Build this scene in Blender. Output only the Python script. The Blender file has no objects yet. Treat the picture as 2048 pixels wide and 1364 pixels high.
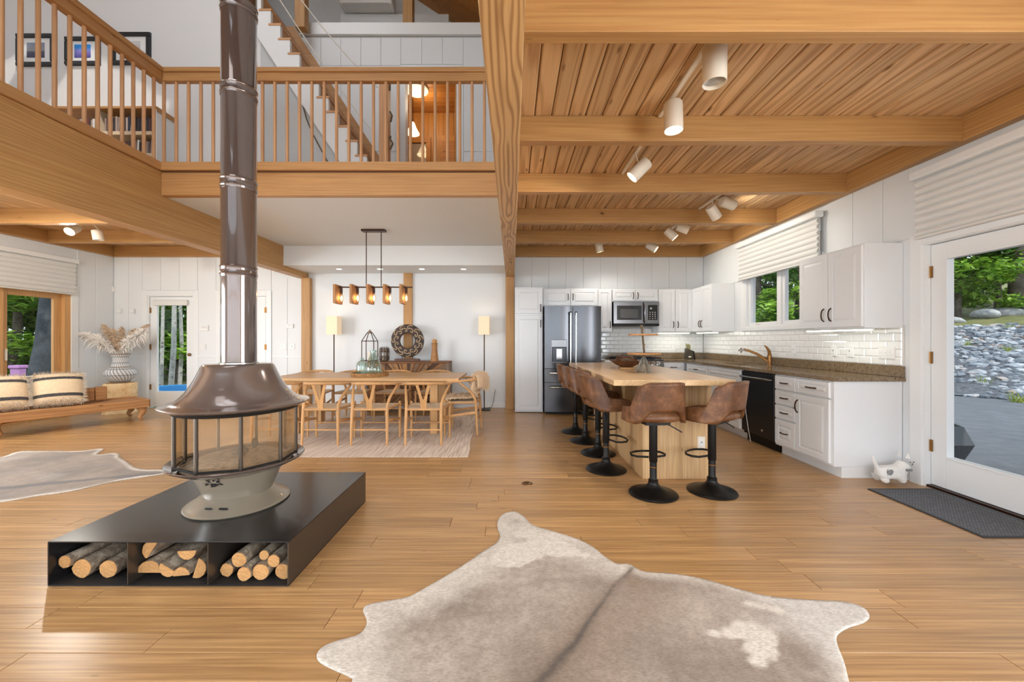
import bpy, bmesh, math, random
from mathutils import Vector, Matrix, noise as mnoise
SC = bpy.context.scene
COL = SC.collection
random.seed(7)
PI = math.pi
# ---------------------------------------------------------------- camera
CAMZ, F, HX, HY = 1.25, 796.0, 1024.0, 680.0
cam_d = bpy.data.cameras.new('camera'); cam = bpy.data.objects.new('camera', cam_d); COL.objects.link(cam)
cam.location = (0, 0, CAMZ); cam.rotation_euler = (PI/2, 0, 0)
cam_d.sensor_width = 36; cam_d.lens = F/2048*36; cam_d.shift_y = -2/2048; cam_d.clip_start = .05; cam_d.clip_end = 300
SC.camera = cam
# ---------------------------------------------------------------- light
VS = SC.view_settings
VS.view_transform = 'Standard'; VS.look = 'None'; VS.gamma = 1; VS.use_curve_mapping = False
VS.exposure = 0.06
CY = SC.cycles
CY.max_bounces = 5; CY.diffuse_bounces = 3; CY.adaptive_threshold = .07; CY.use_light_tree = False; CY.glossy_bounces = 3; CY.transmission_bounces = 3; CY.transparent_max_bounces = 10; CY.caustics_reflective = False; CY.caustics_refractive = False; CY.sample_clamp_indirect = 6
world = bpy.data.worlds.new('sky'); SC.world = world; world.use_nodes = True
_bg = world.node_tree.nodes['Background']; _bg.inputs[0].default_value = (.74, .87, 1, 1); _bg.inputs[1].default_value = 2.0
def lamp(name, kind, loc, energy, color=(1, 1, 1), rot=None, parent=None, **kw):
    d = bpy.data.lights.new(name, kind); d.energy = energy; d.color = color
    for k, v in kw.items(): setattr(d, k, v)
    o = bpy.data.objects.new(name, d); COL.objects.link(o); o.location = loc
    if rot is not None: o.rotation_euler = rot
    if parent is not None: o.parent = parent; o.location = Vector(loc)-Vector(parent.location)
    return o
def aim(o, d): o.rotation_euler = Vector(d).to_track_quat('-Z', 'Y').to_euler()
SUN_D = Vector((-.45, .45, -.77))
sun = lamp('sun', 'SUN', (6, -8, 14), 2.3, (1, .94, .84), angle=.01); aim(sun, SUN_D)
# daylight of gable wall and ridge skylights; two unseen side glazings added as fill
g1 = lamp('gable_daylight', 'AREA', (-1.9, -2.8, 2.0), 270, (.93, .965, 1), shape='RECTANGLE', size=10.4, size_y=3.7); aim(g1, (0, 1, 0.0))
g2 = lamp('skylight_daylight', 'AREA', (-3.7, 1.6, 8.2), 140, (.98, .98, 1), shape='RECTANGLE', size=3.0, size_y=5.0); aim(g2, (0, 0, -1))
g3 = lamp('side_glazing_fill', 'AREA', (3.4, -.9, 1.5), 190, (.90, .95, 1), shape='RECTANGLE', size=2.6, size_y=2.2); aim(g3, (-1, 0, 0))
g4 = lamp('patio_side_fill', 'AREA', (-7.2, 1.2, 1.2), 290, (.90, .95, 1), shape='RECTANGLE', size=3.6, size_y=2.0); aim(g4, (1, 0, 0))
# ---------------------------------------------------------------- helpers
def fl(x, y):
    Y = F*CAMZ/(y-HY); return ((x-HX)*Y/F, Y)
def lin(c):
    c = c/255.0
    return c/12.92 if c <= .04045 else ((c+.055)/1.055)**2.4
def S(r, g, b): return (lin(r), lin(g), lin(b), 1)
ORG = {}
class MB:
    def __init__(s, xf=None): s.v = []; s.f = []; s.xf = xf
    def add(s, vs, fs):
        n = len(s.v)
        s.v += [tuple(s.xf(Vector(p))) if s.xf else tuple(p) for p in vs]
        s.f += [tuple(i+n for i in f) for f in fs]
        return s
    def box(s, x0, y0, z0, x1, y1, z1):
        if x0 > x1: x0, x1 = x1, x0
        if y0 > y1: y0, y1 = y1, y0
        if z0 > z1: z0, z1 = z1, z0
        return s.add([(x0,y0,z0),(x1,y0,z0),(x1,y1,z0),(x0,y1,z0),(x0,y0,z1),(x1,y0,z1),(x1,y1,z1),(x0,y1,z1)],
                     [(0,3,2,1),(4,5,6,7),(0,1,5,4),(1,2,6,5),(2,3,7,6),(3,0,4,7)])
    def fru(s, a0, b0, n0, a1, b1, n1, axis):   # frustum: rectangle a0 (u0,v0,u1,v1) at n0 to rectangle a1 at n1; axis maps (u,v,n)
        r0, r1 = a0, a1
        q = lambda r, n: [axis(r[0], r[1], n), axis(r[2], r[1], n), axis(r[2], r[3], n), axis(r[0], r[3], n)]
        return s.add(q(r0, n0)+q(r1, n1), [(4,5,6,7),(0,1,5,4),(1,2,6,5),(2,3,7,6),(3,0,4,7),(3,2,1,0)])
    def cyl(s, p0, p1, r0, r1=None, n=16, caps=True):
        return s.tube([p0, p1], [r0, r0 if r1 is None else r1], n, caps)
    def tube(s, pts, r, n=8, caps=True, closed=False, flat=1.0, up=None):
        pts = [Vector(p) for p in pts]; N = len(pts)
        rs = r if isinstance(r, (list, tuple)) else [r]*N
        vs = []; prev = None
        for i, p in enumerate(pts):
            if closed: t = pts[(i+1) % N]-pts[i-1]
            else: t = pts[min(i+1, N-1)]-pts[max(i-1, 0)]
            t.normalize()
            if prev is None:
                a = Vector(up) if up else (Vector((0,0,1)) if abs(t.z) < .9 else Vector((1,0,0)))
            else: a = prev
            a = a - t*a.dot(t)
            if a.length < 1e-5: a = t.orthogonal()
            a.normalize(); prev = a; b = t.cross(a)
            for k in range(n):
                th = 2*PI*k/n
                vs.append(p + a*math.cos(th)*rs[i] + b*math.sin(th)*rs[i]*flat)
        fs = []
        for i in range(N if closed else N-1):
            j = (i+1) % N
            for k in range(n):
                k2 = (k+1) % n
                fs.append((i*n+k, i*n+k2, j*n+k2, j*n+k))
        if caps and not closed:
            fs.append(tuple(range(n-1, -1, -1))); fs.append(tuple((N-1)*n+k for k in range(n)))
        return s.add(vs, fs)
    def lathe(s, prof, n=32, c=(0,0,0), sx=1, sy=1):
        vs = []; fs = []
        for r, z in prof:
            for k in range(n):
                th = 2*PI*k/n
                vs.append((c[0]+r*sx*math.cos(th), c[1]+r*sy*math.sin(th), c[2]+z))
        for i in range(len(prof)-1):
            for k in range(n):
                k2 = (k+1) % n
                fs.append((i*n+k, i*n+k2, (i+1)*n+k2, (i+1)*n+k))
        if prof[0][0] > 1e-4: fs.append(tuple(range(n-1, -1, -1)))
        if prof[-1][0] > 1e-4: fs.append(tuple((len(prof)-1)*n+k for k in range(n)))
        return s.add(vs, fs)
    def ring(s, prof, n=32, c=(0,0,0)):           # closed profile swept round
        vs = []; fs = []; m = len(prof)
        for r, z in prof:
            for k in range(n):
                th = 2*PI*k/n; vs.append((c[0]+r*math.cos(th), c[1]+r*math.sin(th), c[2]+z))
        for i in range(m):
            for k in range(n):
                k2 = (k+1) % n; j = (i+1) % m
                fs.append((i*n+k, i*n+k2, j*n+k2, j*n+k))
        return s.add(vs, fs)
    def prism(s, poly, a0, a1, axis=None):        # polygon (u,v) extruded along n
        ax = axis or (lambda u, v, n: (u, v, n)); m = len(poly)
        return s.add([ax(u, v, a0) for u, v in poly]+[ax(u, v, a1) for u, v in poly],
                     [tuple(range(m-1, -1, -1)), tuple(range(m, 2*m))]+[(i, (i+1) % m, m+(i+1) % m, m+i) for i in range(m)])
    def ell(s, c, r, n=16, m=10, p=1.0):
        vs = [(c[0], c[1], c[2]-r[2])]
        sg = lambda v: math.copysign(abs(v)**p, v)
        for i in range(1, m):
            ph = -PI/2+PI*i/m
            for k in range(n):
                th = 2*PI*k/n
                vs.append((c[0]+r[0]*sg(math.cos(ph))*sg(math.cos(th)), c[1]+r[1]*sg(math.cos(ph))*sg(math.sin(th)), c[2]+r[2]*sg(math.sin(ph))))
        vs.append((c[0], c[1], c[2]+r[2])); L = len(vs)-1
        fs = [(0, 1+(k+1) % n, 1+k) for k in range(n)]
        for i in range(m-2):
            for k in range(n):
                fs.append((1+i*n+k, 1+i*n+(k+1) % n, 1+(i+1)*n+(k+1) % n, 1+(i+1)*n+k))
        fs += [(1+(m-2)*n+k, 1+(m-2)*n+(k+1) % n, L) for k in range(n)]
        return s.add(vs, fs)
    def grid(s, fn, nu, nv, closed_u=False):
        vs = [fn(i/(nu if closed_u else nu-1), j/(nv-1)) for j in range(nv) for i in range(nu)]
        fs = []
        for j in range(nv-1):
            for i in range(nu if closed_u else nu-1):
                i2 = (i+1) % nu
                fs.append((j*nu+i, j*nu+i2, (j+1)*nu+i2, (j+1)*nu+i))
        return s.add(vs, fs)
    def mesh(s, name, off=None, smooth=0):
        o = off or Vector((0,0,0))
        me = bpy.data.meshes.new(name)
        me.from_pydata([(p[0]-o[0], p[1]-o[1], p[2]-o[2]) for p in s.v], [], s.f)
        if smooth:
            me.polygons.foreach_set('use_smooth', [True]*len(me.polygons))
            if smooth < 170: me.set_sharp_from_angle(angle=math.radians(smooth))
        return me
    def build(s, name, mat, parent=None, smooth=0, bevel=0, local=False, seg=2, solid=0, fixn=False):
        if parent is not None: off = ORG.get(parent.name, Vector((0,0,0)))
        else: off = Vector((0,0,0))
        if local: off = Vector((0,0,0))
        elif parent is None and s.v:
            xs = [p[0] for p in s.v]; ys = [p[1] for p in s.v]; zs = [p[2] for p in s.v]
            off = Vector(((min(xs)+max(xs))/2, (min(ys)+max(ys))/2, min(zs)))
        me = s.mesh(name, off, smooth)
        if fixn:
            bm = bmesh.new(); bm.from_mesh(me); bmesh.ops.recalc_face_normals(bm, faces=bm.faces); bm.to_mesh(me); bm.free()
        me.materials.append(mat)
        o = bpy.data.objects.new(name, me); COL.objects.link(o)
        if parent is not None:
            o.parent = parent; ORG[o.name] = ORG.get(parent.name, Vector((0,0,0)))
        else:
            o.location = off; ORG[o.name] = off
        if solid:
            md = o.modifiers.new('solid', 'SOLIDIFY'); md.thickness = solid; md.offset = 0
        if bevel:
            md = o.modifiers.new('bevel', 'BEVEL'); md.width = bevel; md.segments = seg; md.limit_method = 'ANGLE'; md.angle_limit = math.radians(40)
        return o
def tag(o, label=None, cat=None, group=None, kind=None):
    if label: o['label'] = label
    if cat: o['category'] = cat
    if group: o['group'] = group
    if kind: o['kind'] = kind
    return o
def thing(name, label, cat, loc=(0,0,0), rotz=0, group=None, kind=None):
    o = bpy.data.objects.new(name, None); COL.objects.link(o); o.location = loc; o.rotation_euler = (0, 0, rotz); o.empty_display_size = .1
    ORG[o.name] = Vector(loc)
    return tag(o, label, cat, group, kind)
def struct(name, mb, mat, label=None, cat=None, **kw):
    o = mb.build(name, mat, **kw); o['kind'] = 'structure'
    return tag(o, label or name.replace('_', ' ')+' of the open plan room', cat or 'structure')
def copy_tree(o, parent=None, label=None, loc=None, rotz=None, group=None):
    c = o.copy(); COL.objects.link(c); c.parent = parent
    if label: c['label'] = label
    if group: c['group'] = group
    if loc is not None: c.location = loc
    if rotz is not None: c.rotation_euler = (0, 0, rotz)
    ORG[c.name] = Vector(c.location)
    for ch in list(o.children):
        if ch.type in {'MESH', 'LIGHT'}: copy_tree(ch, c)
    return c
def inst(o, mesh, name, parent, loc, mat=None):       # piece sharing mesh data
    n = bpy.data.objects.new(name, mesh); COL.objects.link(n); n.parent = parent
    n.location = Vector(loc)-(ORG.get(parent.name, Vector((0,0,0))) if parent else Vector((0,0,0)))
    return n
# ---------------------------------------------------------------- materials
def nodes(name):
    m = bpy.data.materials.new(name); m.use_nodes = True; nt = m.node_tree
    return m, nt, nt.nodes['Principled BSDF']
def nd(nt, typ, **kw):
    n = nt.nodes.new(typ)
    for k, v in kw.items():
        if k.startswith('_'): n.inputs[k[1:].replace('_', ' ')].default_value = v
        else: setattr(n, k, v)
    return n
def ramp(nt, stops, fac=None):
    r = nt.nodes.new('ShaderNodeValToRGB'); e = r.color_ramp.elements
    while len(e) < len(stops): e.new(.5)
    for i, (p, c) in enumerate(stops): e[i].position = p; e[i].color = c
    if fac is not None: nt.links.new(fac, r.inputs[0])
    return r
def mixc(nt, a, b, fac, mode='MIX'):
    n = nt.nodes.new('ShaderNodeMix'); n.data_type = 'RGBA'; n.blend_type = mode
    for v, i in ((a, 6), (b, 7), (fac, 0)):
        if hasattr(v, 'links') or isinstance(v, bpy.types.NodeSocket): nt.links.new(v, n.inputs[i])
        else: n.inputs[i].default_value = v
    return n.outputs[2]
def bump(nt, b, h, strength=.2, dist=.01):
    n = nd(nt, 'ShaderNodeBump'); n.inputs['Strength'].default_value = strength; n.inputs['Distance'].default_value = dist
    nt.links.new(h, n.inputs['Height']); nt.links.new(n.outputs[0], b.inputs['Normal'])
def plain(name, col, rough=.5, metal=0, coat=0, emit=None, estr=0, nscale=0, namt=.1, bmp=0, spec=None, sheen=0):
    m, nt, b = nodes(name)
    b.inputs['Base Color'].default_value = col; b.inputs['Roughness'].default_value = rough; b.inputs['Metallic'].default_value = metal
    b.inputs['Coat Weight'].default_value = coat
    if spec is not None: b.inputs['Specular IOR Level'].default_value = spec
    if sheen: b.inputs['Sheen Weight'].default_value = sheen
    if emit: b.inputs['Emission Color'].default_value = emit; b.inputs['Emission Strength'].default_value = estr
    if nscale:
        tc = nd(nt, 'ShaderNodeTexCoord'); n = nd(nt, 'ShaderNodeTexNoise', _Scale=nscale, _Detail=4.0)
        nt.links.new(tc.outputs['Object'], n.inputs['Vector'])
        dk = tuple(c*(1-namt*2) for c in col[:3])+(1,); lt = tuple(min(1, c*(1+namt)) for c in col[:3])+(1,)
        r = ramp(nt, [(.3, dk), (.7, lt)], n.outputs['Fac']); nt.links.new(r.outputs[0], b.inputs['Base Color'])
        if bmp: bump(nt, b, n.outputs['Fac'], bmp)
    return m
def wood(name, light, dark, ax='X', ring=9.0, stretch=.12, dist=2.5, rough=.42, knots=0.0, vary=.18, island=False, contrast=.5, fine=.35, coat=0.0, mid=None, rand=True, flatk=False):
    m, nt, b = nodes(name); L = nt.links.new
    tc = nd(nt, 'ShaderNodeTexCoord'); sep = nd(nt, 'ShaderNodeSeparateXYZ'); L(tc.outputs['Object'], sep.inputs[0])
    order = {'X': (0, 1, 2), 'Y': (1, 0, 2), 'Z': (2, 0, 1)}[ax]
    com = nd(nt, 'ShaderNodeCombineXYZ')
    for i, j in enumerate(order): L(sep.outputs[j], com.inputs[i])
    if island: rnd = nd(nt, 'ShaderNodeNewGeometry').outputs['Random Per Island']
    else: rnd = nd(nt, 'ShaderNodeObjectInfo').outputs['Random']
    mul = nd(nt, 'ShaderNodeVectorMath', operation='MULTIPLY_ADD')
    cr = nd(nt, 'ShaderNodeCombineXYZ')
    for i, k in enumerate((23.0, 0.05, 0.09)):
        mm = nd(nt, 'ShaderNodeMath', operation='MULTIPLY'); L(rnd, mm.inputs[0]); mm.inputs[1].default_value = k if rand else 0; L(mm.outputs[0], cr.inputs[i])
    L(com.outputs[0], mul.inputs[0]); mul.inputs[1].default_value = (1, 1, 1); L(cr.outputs[0], mul.inputs[2])
    mp = nd(nt, 'ShaderNodeMapping'); mp.inputs['Scale'].default_value = (stretch, 1, 1); L(mul.outputs[0], mp.inputs[0])
    ns = nd(nt, 'ShaderNodeTexNoise', _Scale=5.0, _Detail=2.0); L(mp.outputs[0], ns.inputs['Vector'])
    # ring distance about a wandering pith line -> cathedral figure
    s2 = nd(nt, 'ShaderNodeSeparateXYZ'); L(mp.outputs[0], s2.inputs[0])
    def M(op, a, c=None):
        n = nd(nt, 'ShaderNodeMath', operation=op)
        for i, v in enumerate((a, c)):
            if v is None: continue
            if isinstance(v, (int, float)): n.inputs[i].default_value = v
            else: L(v, n.inputs[i])
        return n.outputs[0]
    nsub = M('SUBTRACT', ns.outputs['Fac'], .5)
    w = M('ADD', s2.outputs[1], M('MULTIPLY', nsub, .12)); d = M('ADD', s2.outputs[2], M('ADD', .02, M('MULTIPLY', nsub, .1*dist)))
    rr = M('SQRT', M('ADD', M('MULTIPLY', w, w), M('MULTIPLY', d, d)))
    wave = M('SINE', M('ADD', M('MULTIPLY', rr, ring*40), M('MULTIPLY', ns.outputs['Fac'], 3.0)))
    wv = M('MULTIPLY', M('ADD', wave, 1), .5)
    mdl = mid or tuple((a*.55+c*.45) for a, c in zip(light, dark))
    r1 = ramp(nt, [(0, light), (.45, tuple(a*.75+c*.25 for a, c in zip(light, mdl))), (1, tuple(a*(1-contrast)+c*contrast for a, c in zip(light, dark)))], wv)
    mp2 = nd(nt, 'ShaderNodeMapping'); mp2.inputs['Scale'].default_value = (2.2, 90, 90); L(mul.outputs[0], mp2.inputs[0])
    n2 = nd(nt, 'ShaderNodeTexNoise', _Scale=1.0, _Detail=3.0); L(mp2.outputs[0], n2.inputs['Vector'])
    r2 = ramp(nt, [(.32, dark), (.6, (1, 1, 1, 1))], n2.outputs['Fac'])
    c = mixc(nt, r1.outputs[0], r2.outputs[0], fine, 'MULTIPLY')
    mp4 = nd(nt, 'ShaderNodeMapping'); mp4.inputs['Scale'].default_value = (.9, 9, 9); L(mul.outputs[0], mp4.inputs[0])
    n4 = nd(nt, 'ShaderNodeTexNoise', _Scale=1.0, _Detail=2.0); L(mp4.outputs[0], n4.inputs['Vector'])
    r4 = ramp(nt, [(.25, tuple(a*.72 for a in light[:3])+(1,)), (.75, tuple(min(1, a*1.15) for a in light[:3])+(1,))], n4.outputs['Fac'])
    c = mixc(nt, c, r4.outputs[0], .35)
    if knots:
        mp3 = nd(nt, 'ShaderNodeMapping'); mp3.inputs['Scale'].default_value = (2.3, 7.5, 0 if flatk else 7.5); L(mul.outputs[0], mp3.inputs[0])
        vo = nd(nt, 'ShaderNodeTexVoronoi', _Scale=1.0, _Randomness=1.0); L(mp3.outputs[0], vo.inputs['Vector'])
        r3 = ramp(nt, [(.02, (1, 1, 1, 1)), (.06+knots*.12, (0, 0, 0, 1))], vo.outputs['Distance'])
        c = mixc(nt, c, tuple(x*.38 for x in dark[:3])+(1,), M('MULTIPLY', r3.outputs[0], .85))
    hs = nd(nt, 'ShaderNodeHueSaturation'); L(c, hs.inputs['Color'])
    vv = nd(nt, 'ShaderNodeMapRange'); L(rnd, vv.inputs[0]); vv.inputs[3].default_value = 1-vary if rand else 1; vv.inputs[4].default_value = 1+vary*.6 if rand else 1
    L(vv.outputs[0], hs.inputs['Value'])
    L(hs.outputs[0], b.inputs['Base Color']); b.inputs['Roughness'].default_value = rough; b.inputs['Coat Weight'].default_value = coat
    b.inputs['Specular IOR Level'].default_value = .35; b.inputs['Coat Roughness'].default_value = .28
    return m
def thin_glass(name, tint=(1,1,1,1), refl=.08, diff=None, dfac=0.0, rough=.0):
    m, nt, b = nodes(name); L = nt.links.new; nt.nodes.remove(b); out = nt.nodes['Material Output']
    t = nd(nt, 'ShaderNodeBsdfTransparent'); t.inputs[0].default_value = tint
    g = nd(nt, 'ShaderNodeBsdfGlossy'); g.inputs['Roughness'].default_value = rough
    fr = nd(nt, 'ShaderNodeLayerWeight'); fr.inputs[0].default_value = .25
    mr = nd(nt, 'ShaderNodeMapRange'); L(fr.outputs['Facing'], mr.inputs[0]); mr.inputs[3].default_value = refl*.5; mr.inputs[4].default_value = min(1, refl*6)
    ms = nd(nt, 'ShaderNodeMixShader'); L(mr.outputs[0], ms.inputs[0]); L(t.outputs[0], ms.inputs[1]); L(g.outputs[0], ms.inputs[2])
    last = ms.outputs[0]
    if diff:
        d = nd(nt, 'ShaderNodeBsdfDiffuse'); d.inputs[0].default_value = diff
        m2 = nd(nt, 'ShaderNodeMixShader'); m2.inputs[0].default_value = dfac; L(last, m2.inputs[1]); L(d.outputs[0], m2.inputs[2]); last = m2.outputs[0]
    L(last, out.inputs[0]); return m
def emitm(name, col, strength):
    m, nt, b = nodes(name); b.inputs['Base Color'].default_value = col; b.inputs['Emission Color'].default_value = col; b.inputs['Emission Strength'].default_value = strength
    return m
def speck(name, stops, scale, rough=.3, coat=0, bmp=0, detail=6):
    m, nt, b = nodes(name); tc = nd(nt, 'ShaderNodeTexCoord'); n = nd(nt, 'ShaderNodeTexNoise', _Scale=scale, _Detail=float(detail), _Roughness=.7)
    nt.links.new(tc.outputs['Object'], n.inputs['Vector']); r = ramp(nt, stops, n.outputs['Fac']); nt.links.new(r.outputs[0], b.inputs['Base Color'])
    b.inputs['Roughness'].default_value = rough; b.inputs['Coat Weight'].default_value = coat
    if bmp: bump(nt, b, n.outputs['Fac'], bmp)
    return m
def leafm(name, c0, c1):
    m, nt, b = nodes(name); L = nt.links.new
    g = nd(nt, 'ShaderNodeNewGeometry'); r = ramp(nt, [(0, c0), (1, c1)], g.outputs['Random Per Island'])
    L(r.outputs[0], b.inputs['Base Color']); b.inputs['Roughness'].default_value = .6
    tr = nd(nt, 'ShaderNodeBsdfTranslucent'); L(r.outputs[0], tr.inputs[0]); ms = nd(nt, 'ShaderNodeMixShader'); ms.inputs[0].default_value = .4
    L(b.outputs[0], ms.inputs[1]); L(tr.outputs[0], ms.inputs[2]); L(ms.outputs[0], nt.nodes['Material Output'].inputs[0]); return m
def hidem(name):
    m, nt, b = nodes(name); L = nt.links.new
    at = nd(nt, 'ShaderNodeVertexColor', layer_name='Col'); tc = nd(nt, 'ShaderNodeTexCoord')
    n = nd(nt, 'ShaderNodeTexNoise', _Scale=26.0, _Detail=6.0, _Roughness=.75); L(tc.outputs['Object'], n.inputs['Vector'])
    mp = nd(nt, 'ShaderNodeMapping'); mp.inputs['Scale'].default_value = (60, 160, 60); mp.inputs['Rotation'].default_value = (0, 0, .6); L(tc.outputs['Object'], mp.inputs[0])
    n2 = nd(nt, 'ShaderNodeTexNoise', _Scale=1.0, _Detail=4.0); L(mp.outputs[0], n2.inputs['Vector'])
    r = ramp(nt, [(.32, (.60, .57, .53, 1)), (.62, (1.0, 1.0, 1.0, 1))], n.outputs['Fac']); r2 = ramp(nt, [(.36, (.62, .59, .55, 1)), (.58, (1, 1, 1, 1))], n2.outputs['Fac'])
    c = mixc(nt, at.outputs[0], r.outputs[0], .6, 'MULTIPLY'); c = mixc(nt, c, r2.outputs[0], .55, 'MULTIPLY')
    L(c, b.inputs['Base Color']); b.inputs['Roughness'].default_value = .65; b.inputs['Sheen Weight'].default_value = .2
    bump(nt, b, n2.outputs['Fac'], .25, .004); return m
W_FLOOR = dict(light=S(216,172,118), dark=S(150,102,60))
MT = {}
MT['wall'] = plain('white_wall_paint', S(229,232,234), .55)
MT['wallg'] = plain('pale_grey_wall_paint', S(222,222,222), .6)
MT['trim'] = plain('white_trim_paint', S(234,236,237), .35)
MT['cab'] = plain('white_cabinet_lacquer', S(234,236,238), .3)
MT['ceil'] = plain('white_ceiling_paint', S(228,231,233), .7)
MT['plank'] = wood('floor_plank_wood', S(200,158,106), S(138,94,52), 'X', ring=5, stretch=.05, rough=.3, knots=.10, vary=.13, contrast=.45, fine=.6, coat=.25, flatk=True)
MT['plankf'] = wood('floor_plank_field_wood', S(200,158,106), S(138,94,52), 'X', ring=5, stretch=.05, rough=.3, knots=.10, vary=.13, contrast=.45, fine=.6, coat=.25, island=True, flatk=True)
MT['gap'] = plain('dark_joint', S(96,62,34), .8)
MT['pine'] = wood('ceiling_pine', S(224,188,142), S(150,98,56), 'Y', ring=4, stretch=.09, dist=2.6, rough=.45, knots=.5, vary=.16, contrast=.68, fine=.15, flatk=True)
MT['fx'] = wood('fir_beam_across', S(196,153,98), S(168,108,56), 'X', ring=5, stretch=.04, rough=.42, knots=.15, vary=.07, contrast=.4, fine=.35)
MT['fy'] = wood('fir_beam_along', S(196,153,98), S(160,102,50), 'Y', ring=5, stretch=.05, dist=3, rough=.42, knots=.2, vary=.07, contrast=.5, fine=.35)
MT['fyc'] = wood('cathedral_fir_beam', S(214,176,124), S(132,84,42), 'Y', ring=6.0, stretch=.16, dist=2.2, rough=.4, vary=.03, contrast=1.0, fine=.25, rand=False)
MT['fz'] = wood('fir_post', S(198,154,100), S(164,106,56), 'Z', ring=5, stretch=.06, rough=.45, knots=.1, vary=.08, contrast=.4)
MT['rail'] = wood('rail_wood', S(196,150,98), S(168,108,60), 'X', ring=5, stretch=.05, rough=.4, knots=.2, vary=.06, contrast=.35)
MT['railY'] = wood('rail_wood_along', S(196,150,98), S(168,108,60), 'Y', ring=5, stretch=.05, rough=.4, knots=.2, vary=.06, contrast=.35)
MT['railz'] = wood('baluster_wood', S(214,166,122), S(176,122,80), 'Z', ring=6, stretch=.05, rough=.45, vary=.1, contrast=.3)
MT['oak'] = wood('pale_oak', S(218,176,124), S(176,128,80), 'X', ring=5, stretch=.05, rough=.38, vary=.05, contrast=.3)
MT['oakz'] = wood('pale_oak_upright', S(212,168,116), S(168,120,74), 'Z', ring=5, stretch=.06, rough=.42, vary=.06, contrast=.3)
MT['chair'] = wood('chair_oak', S(212,164,110), S(176,124,76), 'Z', ring=4, stretch=.08, rough=.4, vary=.08, contrast=.25)
MT['isl'] = wood('island_top_wood', S(226,192,146), S(190,146,96), 'Y', ring=4, stretch=.06, rough=.3, vary=.04, contrast=.35, coat=.1)
MT['islz'] = wood('island_base_wood', S(216,180,132), S(168,124,80), 'Z', ring=5, stretch=.08, rough=.45, knots=.1, vary=.04, contrast=.4, fine=.5)
MT['steel'] = plain('stainless_steel', S(128,128,130), .24, 1.0)
MT['steeld'] = plain('dark_stainless_steel', S(74,75,78), .28, 1.0)
MT['chrome'] = plain('polished_chrome', S(205,208,210), .12, 1.0)
MT['black'] = plain('black_metal', S(30,29,28), .4, .6)
MT['blackg'] = plain('black_glass', S(14,14,15), .08, 0, .5)
MT['bronze'] = plain('dark_bronze', S(72,50,38), .38, .85)
MT['brass'] = plain('aged_brass', S(150,110,66), .35, .9)
MT['granite'] = speck('speckled_brown_granite', [(.3, S(60,46,34)), (.45, S(122,102,78)), (.55, S(150,130,102)), (.60, S(70,52,38)), (.72, S(186,170,142))], 42, .14, .3, detail=9)
MT['tile'] = plain('glossy_white_tile', S(240,240,238), .12, 0, .4)
MT['grout'] = plain('pale_grout', S(214,212,208), .9)
MT['pane'] = thin_glass('window_glass', (1,1,1,1), .008)
MT['sooty'] = thin_glass('sooty_stove_glass', (.94,.88,.79,1), .07, S(214,186,152), .10)
MT['bottle'] = thin_glass('pale_green_bottle_glass', (.82,.93,.88,1), .22, S(150,180,165), .10)
MT['clear'] = thin_glass('clear_bulb_glass', (1,.95,.85,1), .1)
MT['hood'] = plain('taupe_enamel', S(112,98,91), .16, .35, .6)
MT['pipe'] = plain('glossy_brown_enamel_pipe', S(108,94,88), .10, .55, .8)
MT['bowl'] = plain('light_taupe_enamel', S(140,130,114), .3, .15, .4)
MT['hearth'] = speck('black_steel_plate', [(.3, S(22,22,24)), (.7, S(38,37,38))], 6, .22, .1, detail=3)
MT['hearthside'] = plain('dark_grey_steel_edge', S(92,84,76), .3, .7)
MT['soot'] = plain('charred_black', S(22,18,16), .8)
MT['ash'] = speck('grey_ash', [(.3, S(96,82,68)), (.6, S(170,150,128)), (.75, S(120,104,88))], 30, .9, 0, .6)
MT['bark'] = speck('grey_brown_bark', [(.3, S(92,76,62)), (.5, S(150,132,112)), (.62, S(196,180,158)), (.72, S(110,90,72))], 22, .9, 0, .7)
MT['logend'] = wood('cut_log_end', S(208,160,104), S(160,106,60), 'Y', ring=8, stretch=.5, rough=.7, vary=.12, contrast=.35)
MT['leather'] = speck('distressed_brown_leather', [(.28, S(58,35,20)), (.5, S(104,66,38)), (.72, S(150,106,70))], 5.5, .45, 0, .12, detail=5)
MT['cord'] = plain('woven_paper_cord', S(222,200,170), .8, nscale=90, namt=.12, bmp=.3)
MT['rugw'] = None
MT['shade'] = plain('white_shade_fabric', S(244,243,240), .7)
_nt = MT['shade'].node_tree; _tr = nd(_nt, 'ShaderNodeBsdfTranslucent'); _tr.inputs[0].default_value = S(246,246,246); _ms = nd(_nt, 'ShaderNodeMixShader'); _ms.inputs[0].default_value = .22
_nt.links.new(_nt.nodes['Principled BSDF'].outputs[0], _ms.inputs[1]); _nt.links.new(_tr.outputs[0], _ms.inputs[2]); _nt.links.new(_ms.outputs[0], _nt.nodes['Material Output'].inputs[0])
MT['lampsh'] = plain('glowing_linen_lampshade', S(240,222,192), .8, emit=S(255,214,170), estr=.27)
MT['glow'] = emitm('lit_lamp_face', (1, .88, .66, 1), 5)
MT['glowc'] = emitm('lit_cool_strip', (1, 1, .86, 1), 5)
MT['filament'] = emitm('glowing_filament', (1, .62, .25, 1), 30)
MT['globe'] = emitm('lit_opal_globe', (1, .86, .64, 1), 1.1)
MT['lampw'] = plain('cream_white_lamp_metal', S(236,226,210), .4)
MT['plastic'] = plain('white_plastic', S(236,236,234), .4)
MT['chand'] = wood('chandelier_board_wood', S(196,142,92), S(140,92,54), 'Z', ring=6, stretch=.1, rough=.6, vary=.06)
MT['leather2'] = plain('brown_seat_seam', S(96,62,42), .7)
MT['rope'] = plain('white_rope', S(226,222,214), .8)
MT['twig'] = plain('brown_twig', S(112,92,68), .8, nscale=30, namt=.2)
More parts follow.
